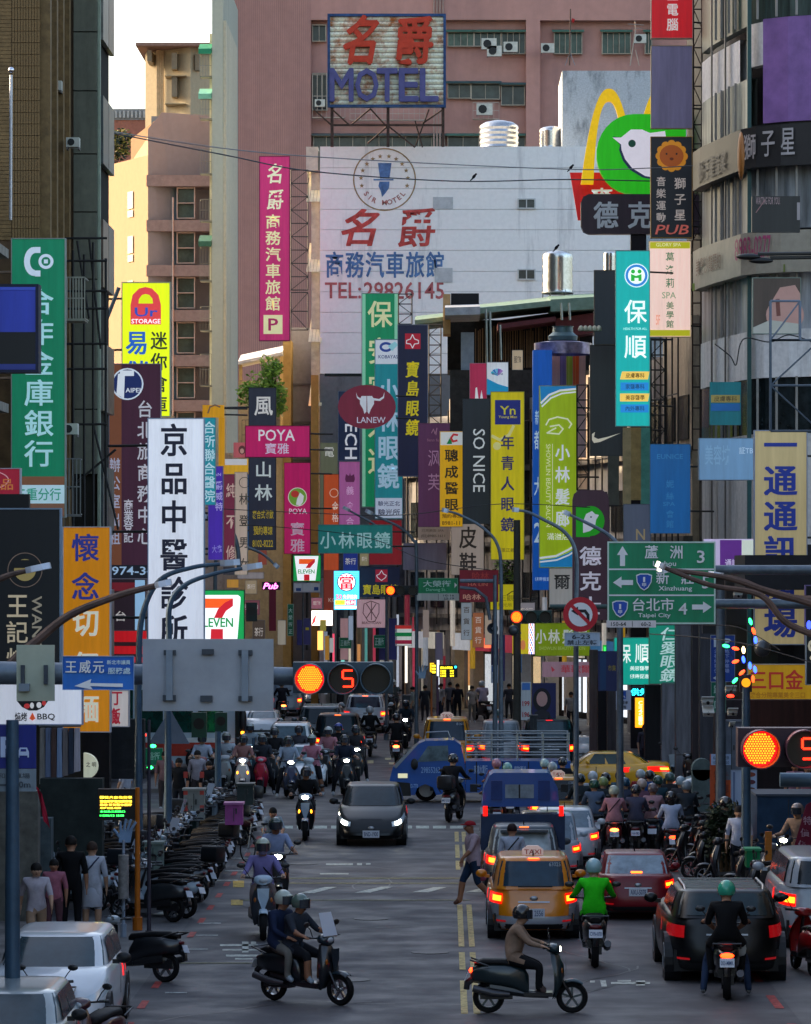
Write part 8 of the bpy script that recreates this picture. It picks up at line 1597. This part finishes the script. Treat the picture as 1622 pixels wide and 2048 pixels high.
def person(label,pose,loc,rz,shirt,pants='#1c2030',helmet=None,hair='#14110f',skin=None,sleeves='short',shorts=False,shoes='#b0b4b8',mask=None,pack=None,strap=None,visor=True,cap=None,longhair=False,skirt=None,bag=None,h=1.0,group=None,face=True):
    me,hd=body_mesh(pose);pn[0]+=1;sk=M(skin or skins[pn[0]%3],.55,noise=.05)
    t=thing('person',label,'person',loc,rz,group or('riders on scooters' if pose in('ride','wait','pillion')else 'people on foot'),world=False);t.scale=(h,h,h)
    b=link('body',me,t);sh,pa,so=M(shirt,.85,noise=.16,scale=7,bump=.4),M(pants,.85,noise=.15,scale=7),M(shoes,.6)
    for i,m in enumerate((sk,sh,pa,so,sh if sleeves=='long' else sk,sk if shorts else pa)):b.material_slots[i].link='OBJECT';b.material_slots[i].material=m
    def at(k,m,par=None):return om(link(PT[k].name.split('.')[0],PT[k],par or t,tuple(hd)if par is None else(0,0,0)),m)
    if helmet:
        hm=at('helmet',M(helmet,.25,noise=.06,coat=.6));hm.scale=(1.12,1.12,1.12)
        if visor:at('visor',M('#2a3038',.1,noise=0,coat=.8),hm)
        if longhair:at('long_hair',M(hair,.7))
    elif cap:at('cap',M(cap,.8)); 
    else:at('long_hair' if longhair else 'hair',M(hair,.7,noise=.2,scale=20))
    if face:
        for k in('eye-1','eye1'):at(k,M('#100c0a',.3,noise=0))
        at('nose',sk);at('mouth',M('#7c4038',.6));at('ear-1',sk);at('ear1',sk)
    if mask:at('face_mask',M(mask,.8))
    ch=Vector(POSES[pose]['ch'])
    if pack:om(link('backpack',PT['backpack'],t,tuple(ch)),M(pack,.7))
    if strap:om(link('sling_strap',PT['sling_strap'],t,tuple(ch)),M(strap,.7))
    if skirt:om(link('skirt',PT['skirt'],t,POSES[pose]['pel']),M(skirt,.85))
    if bag:tag(om(link('carrier_bag',PT['bag'],None,tuple(Vector(loc)+Matrix.Rotation(rz,3,'Z')@(Vector(POSES[pose]['wr'][0])*h+Vector((.0,0,-.06))))),M(bag[0],.6)),bag[1],'bag')
    return t
def gpt(cx,gy):s=GS(gy);return Vector(((cx-VX)/s,F/s,0))
FRONT,BACK=math.pi,0.0
def rider(cx,gy,rz,slabel,plabel,pose='ride',sk=None,pk=None,two=None,kk=1.1):
    p=gpt(cx,gy);sk=sk or{};pk=dict(pk or{});pk.setdefault('h',kk)
    sc=scooter(slabel,p,rz,**sk);sc.scale=(kk,kk,kk);person(plabel,pose,p,rz,**pk)
    if two:person(two[0],'pillion',p,rz,h=kk,**two[1])
R=math.radians
# foreground riders
rider(1058,2026,-R(91),'dark green electric scooter seen side-on at the bottom centre, heading right','person in a tan long-sleeved shirt and black helmet riding side-on at the bottom centre',
      sk=dict(body='#14262a',accent='#163038',head=1,tail=1,rim='#5c6468'),kk=1.0,pk=dict(shirt='#8c7462',pants='#101216',helmet='#18191c',sleeves='long',shoes='#5c4c48'))
rider(612,2006,-R(126),'dark scooter carrying two people towards the lower right, left of the road','person in a dark grey tee and green-white helmet steering the two-up scooter',
      sk=dict(body='#10161c',accent='#122530',head=0,screen=True),kk=1.03,pk=dict(shirt='#2c323c',pants='#14161c',helmet='#54685c',shorts=True,shoes='#9caab4'),two=('person behind on the two-up scooter in navy with a white helmet',dict(shirt='#1c2844',pants='#6c6a64',helmet='#a8b0a4',sleeves='long',strap='#8c9cb0',shoes='#9ca8b0')))
rider(526,1874,R(183),'silver-blue scooter with a white V front panel coming towards the camera','person in a lilac shirt, white helmet and face mask riding at the camera',sk=dict(body='#2c3038',accent='#a8bccc',head=0,turn=0),pk=dict(shirt='#7c74a8',pants='#6c5c58',helmet='#a8b09c',mask='#9c94b8',shoes='#c0c8d0',sleeves='long',strap='#20222c'))
rider(552,1818,R(186),'dark scooter with one white headlight just behind the lilac-shirted rider','person in a pale tee and green striped helmet behind the lilac-shirted rider',sk=dict(body='#14181c',head=2),pk=dict(shirt='#8c98b8',pants='#3c3c44',helmet='#30443c',shorts=True,shoes='#a8b4c0'))
rider(612,1678,R(180),'silver-nosed scooter with three lit lamps left of the oncoming black hatchback','person all in black riding left of the oncoming black hatchback',sk=dict(body='#14161a',accent='#98a8b8',head=2,turn=1),pk=dict(shirt='#101114',pants='#15161a',helmet='#101216',sleeves='long',shorts=True))
rider(1187,1928,0,'dark scooter with plate CVN-070 between the orange taxi and the red sedan','person in a bright green shirt and pale blue helmet on the scooter',sk=dict(body='#14161c',tail=0,plate='CVN-070'),pk=dict(shirt='#2cc818',pants='#18181c',helmet='#8cb0b4',sleeves='long'))
rider(1452,1990,R(-3),'black scooter with a lit tail lamp and plate 003-MMK behind the black SUV','person with a grey helmet and white mask steering in front of the mint-helmeted one','wait',sk=dict(body='#101216',tail=1,plate='003-MMK'),pk=dict(shirt='#9c7c70',pants='#2c3c58',helmet='#4c5450',mask='#c0ccd4'),
      two=('person in a black vest and mint green helmet on the back of the scooter',dict(shirt='#0e0f12',pants='#101114',helmet='#2ca080',bag=('#b8bcb8','white carrier bag hanging from the hand of the mint-helmeted passenger'))))
rider(908,1642,R(-12),'white-trimmed black scooter waiting in the junction by the blue truck','person in black clothes and dark helmet waiting in the junction by the blue truck',sk=dict(body='#15171c',accent='#a8b0b8',plate='MKP-3528',box='#14161c'),pk=dict(shirt='#121318',pants='#111217',helmet='#1c1e22',sleeves='long',shoes='#5c5c64'))
# right hand pack, seen from behind
pack=[(1228,1706,'#7c1418',2,'#b88088','#1c1c24','#a8ac98','pink shirt with a dark sling and cream helmet',dict(strap='#2c2028'),'NKD-1177'),(1272,1704,'#1c1418',0,'#4c4c60','#2c2830','#28282c','slate grey shirt and black helmet',{},'166-083'),
        (1341,1722,'#14181c',1,'#a8b4cc','#101114','#1c1c20','white tee with long dark hair down her back',dict(longhair=True),None),(1306,1700,'#1c3444',0,'#b08890','#3c5c78','#6c5c5c','pale pink shirt and jeans left of the long-haired rider',{},None),
        (1188,1690,'#22262c',0,'#5c6c84','#1c1c24','#24503c','blue-grey shirt and green helmet, leftmost',{},None),(1250,1668,'#16181c',0,'#3c4458','#1c1c24','#1c4c68','dark shirt and glossy blue helmet',{},None),(1284,1676,'#101216',0,'#6c4c5c','#1c1c24','#c0a89c','mauve shirt and pinkish white helmet',{},None),
        (1372,1694,'#181c20',0,'#2c343c','#1c1c24','#78848c','dark jacket and grey helmet, rightmost',{},None),(1362,1660,'#14161a',0,'#3c3c40','#1c1c24','#9cb0bc','dark shirt and pale blue-white helmet',{},None),(1316,1656,'#121418',0,'#24404c','#1c1c24','#2c4c44','teal shirt and dark green helmet',{},None),
        (1186,1628,'#14161a',0,'#a0a8b0','#1c1c24','#c0c8cc','white shirt and white helmet near the front left',{},None),(1212,1640,'#14161a',0,'#14161c','#1c1c24','#14161a','black shirt and black helmet near the front',{},None),(1240,1622,'#14161a',0,'#3c5c6c','#1c1c24','#14303c','blue shirt and dark blue helmet at the front',{},None),
        (1280,1612,'#3c1418',1,'#7c2028','#1c1c24','#a8b4b8','red top and pale helmet at the front',{},None),(1300,1618,'#14161a',0,'#1c4c88','#1c1c24','#24282c','blue top and black helmet at the front',{},None),(1340,1636,'#14161a',0,'#2c2c30','#1c1c24','#48605c','dark top and grey-green helmet',{},None),
        (1160,1650,'#14161a',0,'#2c3438','#1c1c24','#242c2c','black jacket with a dark helmet beside the yellow taxi',{},None),(1205,1664,'#14161a',0,'#30383c','#1c1c24','#8c9c60','dark jacket and olive helmet',{},None)]
for i,(cx,gy,bc,tl,sh,pa,he,d,kw,pl)in enumerate(pack):
    gy=1668+(gy-1612)*.3 if gy<1655 else 1684+(gy-1655)*.4 if gy<1680 else gy+4
    rider(cx,gy,R(random.uniform(-5,5)),'scooter under the rider in the '+d.split(' with long')[0],'person in '+d+', waiting on the right','wait',kk=1.0,sk=dict(body=bc,tail=tl,plate=pl),pk=dict(shirt=sh,pants=pa,helmet=he,**kw))
# heads and shoulders between the blue truck and the pickup
for cx,gy,sh,he,d in((992,1640,'#7c4c5c','#b87c88','pink helmet before the blue truck bed'),(1014,1650,'#3c4c5c','#7cb0a8','pale turquoise helmet before the blue truck bed'),(988,1668,'#5c5c64','#5c4c58','mauve-grey helmet left of the blue pickup'),(1088,1640,'#8c9cac','#a8c0bc','pale helmet between truck and taxi sign'),(1124,1636,'#14161c','#1c2028','black shining helmet right of the taxi sign'),(1104,1648,'#9cacb8','#98a8b0','low grey-white helmet beside the taxi sign')):
    rider(cx,gy,R(4),'dark scooter hidden below the rider with the '+d,'person with a '+d,'wait',kk=1.0,sk=dict(body='#16181c'),pk=dict(shirt=sh,helmet=he))
# left pack facing the camera
lp=[(486,1592,'#c8c0bc','#c8c0bc',2,1,'#8c6460','#3c3838','white-nosed scooter with an orange-white headlight','rider in a dusty pink top behind the brightest headlight'),(524,1590,'#a01c38','#b8203c',0,0,'#2c3038','#5c6464','bright red scooter angled to the left','rider in dark clothes with a grey helmet on the red scooter'),
      (578,1596,'#2c3448','#3c4460',1,0,'#8c98a8','#2c3430','navy scooter with a lit round lamp','rider in a pale blue-grey tee with a black helmet'),(622,1592,'#a8b4bc','#b4c0c8',0,0,'#b87888','#8c9c94','silver white scooter ridden by the pink polo shirt','rider in a pink polo shirt and dark shorts with a pale helmet'),
      (690,1592,'#1c2024','#3c4448',1,0,'#1c2434','#24282c','dark scooter with a chrome nose at the right of the left pack','rider in navy with a black helmet at the right of the left pack'),(548,1572,'#24282c','#24282c',0,0,'#1c1c20','#3c4444','black scooter between the red and navy ones','rider in black with a white-striped helmet'),
      (596,1566,'#24282c','#24282c',0,0,'#3c3c44','#1c1e22','black scooter behind the navy one','rider with a plain black helmet before the white hatchback'),(655,1570,'#202428','#202428',0,0,'#a06c74','#b0b4b0','scooter behind the pink polo shirt','passenger-like rider in salmon with a white helmet'),(676,1560,'#202428','#202428',0,0,'#15171c','#243c8c','scooter under the SUV light bar','rider in black with a blue-white helmet under the light bar'),
      (712,1566,'#202428','#202428',1,0,'#2c2c30','#2c3034','scooter in front of the dark SUV wheel','rider in charcoal right of the blue-white helmet'),(560,1548,'#202428','#202428',0,0,'#2c3c3c','#3c4848','scooter at the back left of the pack','rider with a dark green helmet at the back left'),(608,1545,'#202428','#202428',0,0,'#1c2430','#2c3434','scooter at the back before the people carrier','rider with a shiny black helmet before the people carrier'),
      (500,1560,'#5c7c88','#6c98a0',1,0,'#8c98a0','#9ca4a0','pale teal scooter behind the thin pole','rider with a cream helmet behind the thin pole'),(452,1586,'#a0a8a4','#a8a8a8',0,0,'#a0a8b0','#6c7068','light scooter left of the brightest headlight','rider in a pale shirt with a grey helmet left of the brightest headlight'),(404,1590,'#5c2c28','#7c3830',0,0,'#9ca4b4','#8c8474','reddish scooter in front of the bus','rider in a white tee with a tan helmet in front of the bus')]
for cx,gy,bc,ac,hd_,tn,sh,he,d1,d2 in lp:rider(cx,gy,R(180+random.uniform(-9,9)),d1,d2+(', facing the camera' if len(d2.split())<12 else ''),'wait',sk=dict(body=bc,accent=ac,head=hd_,turn=tn),pk=dict(shirt=sh,helmet=he,shorts='shorts' in d2,pants='#15161c'))
for cx,gy,rz,tl,hd_,sh,he,d in((740,1512,0,0,0,'#101114','#a8acb0','black clothes and a silver helmet right of the light bar SUV'),(793,1532,0,2,0,'#121216','#1c1c22','black clothes above a W-shaped red lamp'),(563,1442,R(8),2,0,'#20222c','#5c706c','dark jacket right of the big sign back'),(812,1496,R(178),0,2,'#24303c','#1c2024','dark top with a cyan-white lamp'),
                               (998,1520,0,2,0,'#8c9298','#5c7c78','pale grey jacket behind the truck rails'),(962,1442,R(20),0,0,'#a89cb0','#a8b0b0','lilac shirt on the far pavement edge'),(786,1440,R(170),0,0,'#5c6464','#c0c4c0','grey top with a white helmet on the far left')):
    rider(cx,gy,rz,'scooter under the person in '+d.split(' and a silver')[0],'person in '+d,sk=dict(body='#15161c',tail=tl,head=hd_,plate='MXE-850' if tl else None),pk=dict(shirt=sh,helmet=he,sleeves='long'))
# parked rows
words='first second third fourth fifth sixth seventh eighth ninth tenth eleventh twelfth thirteenth fourteenth fifteenth sixteenth seventeenth eighteenth nineteenth twentieth twenty-first twenty-second twenty-third twenty-fourth twenty-fifth twenty-sixth twenty-seventh twenty-eighth twenty-ninth thirtieth thirty-first thirty-second thirty-third thirty-fourth thirty-fifth thirty-sixth'.split()
pc=[('#14171c','black'),('#1c2a3c','navy'),('#24282c','charcoal'),('#8c9aa4','silver'),('#101418','black'),('#1c3434','dark green'),('#5c646c','grey'),('#14171c','black'),('#9ca8b4','pale silver'),('#16202c','blue-black'),('#3c1418','dark red')]
rr=random.Random(21);yy=77.5
for i in range(34):
    c,nme=pc[rr.randrange(len(pc))];scooter(nme+' scooter parked in the left kerb row, '+words[i]+' from the near end',(-5.75+rr.uniform(-.15,.15),yy,0),R(62+rr.uniform(-20,20)),body=c,accent=rr.choice([c,'#98a6b4','#20242c','#6c8088','#b0b8c0']),screen=i%8==3,lean=R(6),tail=0,group="scooters parked along the left kerb",box='#14161a' if i%9==5 else None,parked=True);yy+=.84+rr.uniform(-.16,.2)
for i in range(17):
    c,nme=pc[rr.randrange(len(pc))];scooter(nme+' scooter in the tangle inside the left kerb row, '+words[i]+' from the near end',(-7.5+rr.uniform(-.2,.2),79+i*1.15+rr.uniform(-.2,.2),.07),R(65+rr.uniform(-24,24)),body=c,accent=rr.choice([c,'#8c9aa8','#20242c','#5c7480']),lean=R(7),group='scooters in the tangle by the left kerb',box='#1c2228' if i%5==1 else None,screen=i%6==2,parked=True)
for i in range(9):
    c,nme=pc[rr.randrange(len(pc))];scooter(nme+' scooter on the left pavement behind the kerb row, '+words[i]+' from the near end',(-8.3+rr.uniform(-.1,.1),80+i*1.3,.13),R(-70+rr.uniform(-14,14)),body=c,lean=R(5),group='scooters parked on the left pavement',parked=True)
scooter('white-shielded scooter parked beside the white people carrier at lower left',gpt(262,1962),R(70),body='#14171c',accent='#98a4ac',lean=R(6),group='scooters parked along the left kerb',parked=True)
scooter('dark scooter in front of the grey corner car, mirrors up',gpt(118,2085)+Vector((0,-1.2,0)),R(175),body='#14171c',accent='#3c4444',group='scooters parked along the left kerb',parked=True)
scooter('maroon scooter at the bottom left by the parked people carrier',gpt(168,2110)+Vector((.3,-2.2,0)),R(160),body='#3c1420',group='scooters parked along the left kerb',parked=True)
for i,(cx,gy,a,c,d)in enumerate(((1392,1690,20,'#16181c','black scooter leaning at the head of the right row'),(1412,1722,30,'#1c2228','charcoal scooter second in the right row'),(1398,1745,65,'#141820','black scooter parked before the potted shrub'),(1440,1762,70,'#14161c','black scooter before the man in the white shirt'),(1470,1776,75,'#20242c','grey-black scooter left of the green delivery box'),(1520,1800,60,'#24282c','charcoal scooter right of the green delivery box'),(1562,1790,40,'#8c9098','silver scooter beside the slanting crimson banner'),(1545,1830,65,'#14161c','black scooter left of the silver van'),(1608,1945,8,'#8c1418','red scooter at the right edge below the silver van'),(1500,1764,70,'#1c3048','blue-black scooter under the booth'),(1432,1735,60,'#1c1c20','black scooter under the potted shrub'),(1352,1560,170,'#8c98a0','silver scooter parked facing the camera behind the yellow crossing taxi'),(1382,1572,175,'#14161c','black scooter beside the silver one behind the yellow taxi'))):
    scooter(d,gpt(cx,gy),R(a),body=c,lean=R(5),group='scooters parked on the right',parked=True)
rider(1440,1760,R(40),'black delivery scooter left of the man in the white shirt','person in black with a black helmet seen from behind left of the white shirt','wait',sk=dict(body='#101216'),pk=dict(shirt='#0f1013',pants='#0f1013',helmet='#16181c',sleeves='long'))
rider(1588,1780,R(150),'scooter with a white lamp by the right edge','person in tan with a grey-brown helmet by the right edge','wait',sk=dict(body='#3c4048',head=1),pk=dict(shirt='#8c7464',helmet='#7c6c68'))
# people on foot
def foot(cx,gy,rz,label,pose='stand',**k):return person(label,pose,gpt(cx,gy),R(rz),**k)
foot(948,1812,105,'man in a red cap, striped shirt and long dark shorts striding across the centre line','walk',shirt='#a8949c',pants='#1c3048',cap='#8c1420',shorts=True,shoes='#5c3c30',h=1.04,bag=('#b85c74','pink bag in the hand of the man in the red cap'))
foot(1024,1815,0,'woman in a pale blue tee with a dark sling strap between the stopped cars',shirt='#a8b0c0',pants='#3c4450',hair='#281818',strap='#14161c',h=1.0)
foot(72,1915,190,'man in a white tee and beige trousers walking on the left pavement','walk',shirt='#b0a8b0',pants='#9c8068',shoes='#5c4c44',h=1.0)
foot(108,1880,180,'child in a dusty pink shirt beside the man in beige trousers',shirt='#a06070',pants='#5c3c44',h=.88)
foot(142,1872,0,'tall person in black seen from behind on the left pavement',shirt='#0c0d10',pants='#0e0f13',hair='#18120e',h=1.1)
foot(184,1868,0,'woman in a loose white dress with a dark shoulder strap on the left pavement',shirt='#b8bcc8',pants='#b8bcc8',hair='#3c2c24',strap='#2c3450',skirt='#b8bcc8',shorts=True,h=1.02)
foot(178,1800,170,'person in grey-green further along the left pavement',shirt='#2c4444',pants='#1c2024',h=1.0);foot(142,1790,0,'person in black in front of the shop on the left',shirt='#101114',pants='#101114',h=1.05)
foot(250,1640,60,'person in a white shirt turned away left of the tall lamp pole',shirt='#a8acb8',pants='#1c2028');foot(358,1640,160,'person in a black tee standing behind the utility cabinet',shirt='#121418',pants='#1c2028');foot(418,1640,200,'person in black bending over papers behind the scooters',shirt='#121418',pants='#1c2028',h=.95)
foot(395,1620,180,'person in a grey shirt in front of the bus',shirt='#8c8890',pants='#3c3434');foot(330,1622,180,'person in pink-brown under the grey triangle sign',shirt='#7c5c5c',pants='#3c3434')
foot(545,1716,185,'boy in a white tee crouched low by the kerb','sit',shirt='#8c98a0',pants='#5c6460',h=.95)
foot(1478,1772,170,'man in a white shirt standing among the scooters on the right',shirt='#b8c0d4',pants='#20242c',h=1.02)
foot(1590,1650,180,'person in a pale cap and pinkish shirt beyond the booth',shirt='#8c6474',pants='#3c3840',cap='#b0b8b0');foot(1615,1655,180,'person in rose beyond the booth at the right edge',shirt='#a05c6c',pants='#3c3840')
for cx,gy,a,sh,pa,d in((825,1448,90,'#8c9490','#4c4c50','person in a pale grey top by the far purple post'),(882,1440,120,'#a09c9c','#2c3040','person in a light shirt by the far bus display'),(900,1436,0,'#5c5c64','#2c2c34','person in slate near the far bus display'),(944,1446,200,'#9c9490','#6c6864','tall person in beige left of the lilac rider'),(915,1440,0,'#1c1c24','#1c1c24','person in black before the far shop'),(1018,1440,0,'#3c3c44','#2c2c30','person in dark clothes by the mid-street pole'),
                             (1092,1460,0,'#a898a8','#2c2c34','woman in a pale mauve top before the portrait poster'),(1142,1462,180,'#9c9c98','#2c2c34','person in a pale shirt right of the poster'),(1012,1432,30,'#8c888c','#3c3c40','person in grey by the striped kerb post'),(1290,1548,200,'#3c3c48','#1c1c24','person in slate behind the yellow crossing taxi'),(770,1436,0,'#4c5054','#2c2c34','person in grey on the far left pavement edge'),(850,1444,10,'#2c3038','#2c2c34','person in navy between the purple post and the hand sign')):
    foot(cx,gy,a,d,shirt=sh,pants=pa,h=.98)
# bicycle by the kerb
t=thing('bicycle','thin bicycle leaning at the corner of the left scooter row','bicycle',gpt(520,1722),R(150),world=False)
for y in(-.52,.52):
    m=MB();n=24;m.tube([(0,y+.32*math.cos(2*math.pi*k/n),.33+.32*math.sin(2*math.pi*k/n))for k in range(n+1)],.017,6,caps=False);wv=m.build('wheel',rub,t,smooth=True)
    m=MB();[m.tube([(0,y,.33),(0,y+.31*math.cos(k*.7854),.33+.31*math.sin(k*.7854))],.003,3)for k in range(8)];m.build('spokes',chrome,wv,kind='stuff')
m=MB();bb,st_,hdp=(0,-.05,.3),(0,-.18,.82),(0,.38,.8)
for a,b in((bb,st_),(bb,(0,.4,.7)),(st_,hdp),((0,-.52,.33),bb),((0,-.52,.33),(0,-.16,.74)),((0,.52,.33),(0,.36,.9))):m.tube([a,b],.016,6)
m.build('frame',M('#8c8c88',.4,.4),t);MB().tube([(-.26,.3,.98),(0,.37,.92),(.26,.3,.98)],.012,6).build('handlebar',trimm,t);MB().ball((0,-.2,.86),(.07,.13,.035),10,6).build('saddle',trimm,t,smooth=True)
# ------------------------------------------------------------------ tidy
bpy.data.objects.remove(_to)
for o in COL.objects:
    if 'world_o' in o:del o['world_o']
    if o.type=='LIGHT' and 'label' in o:del o['label']
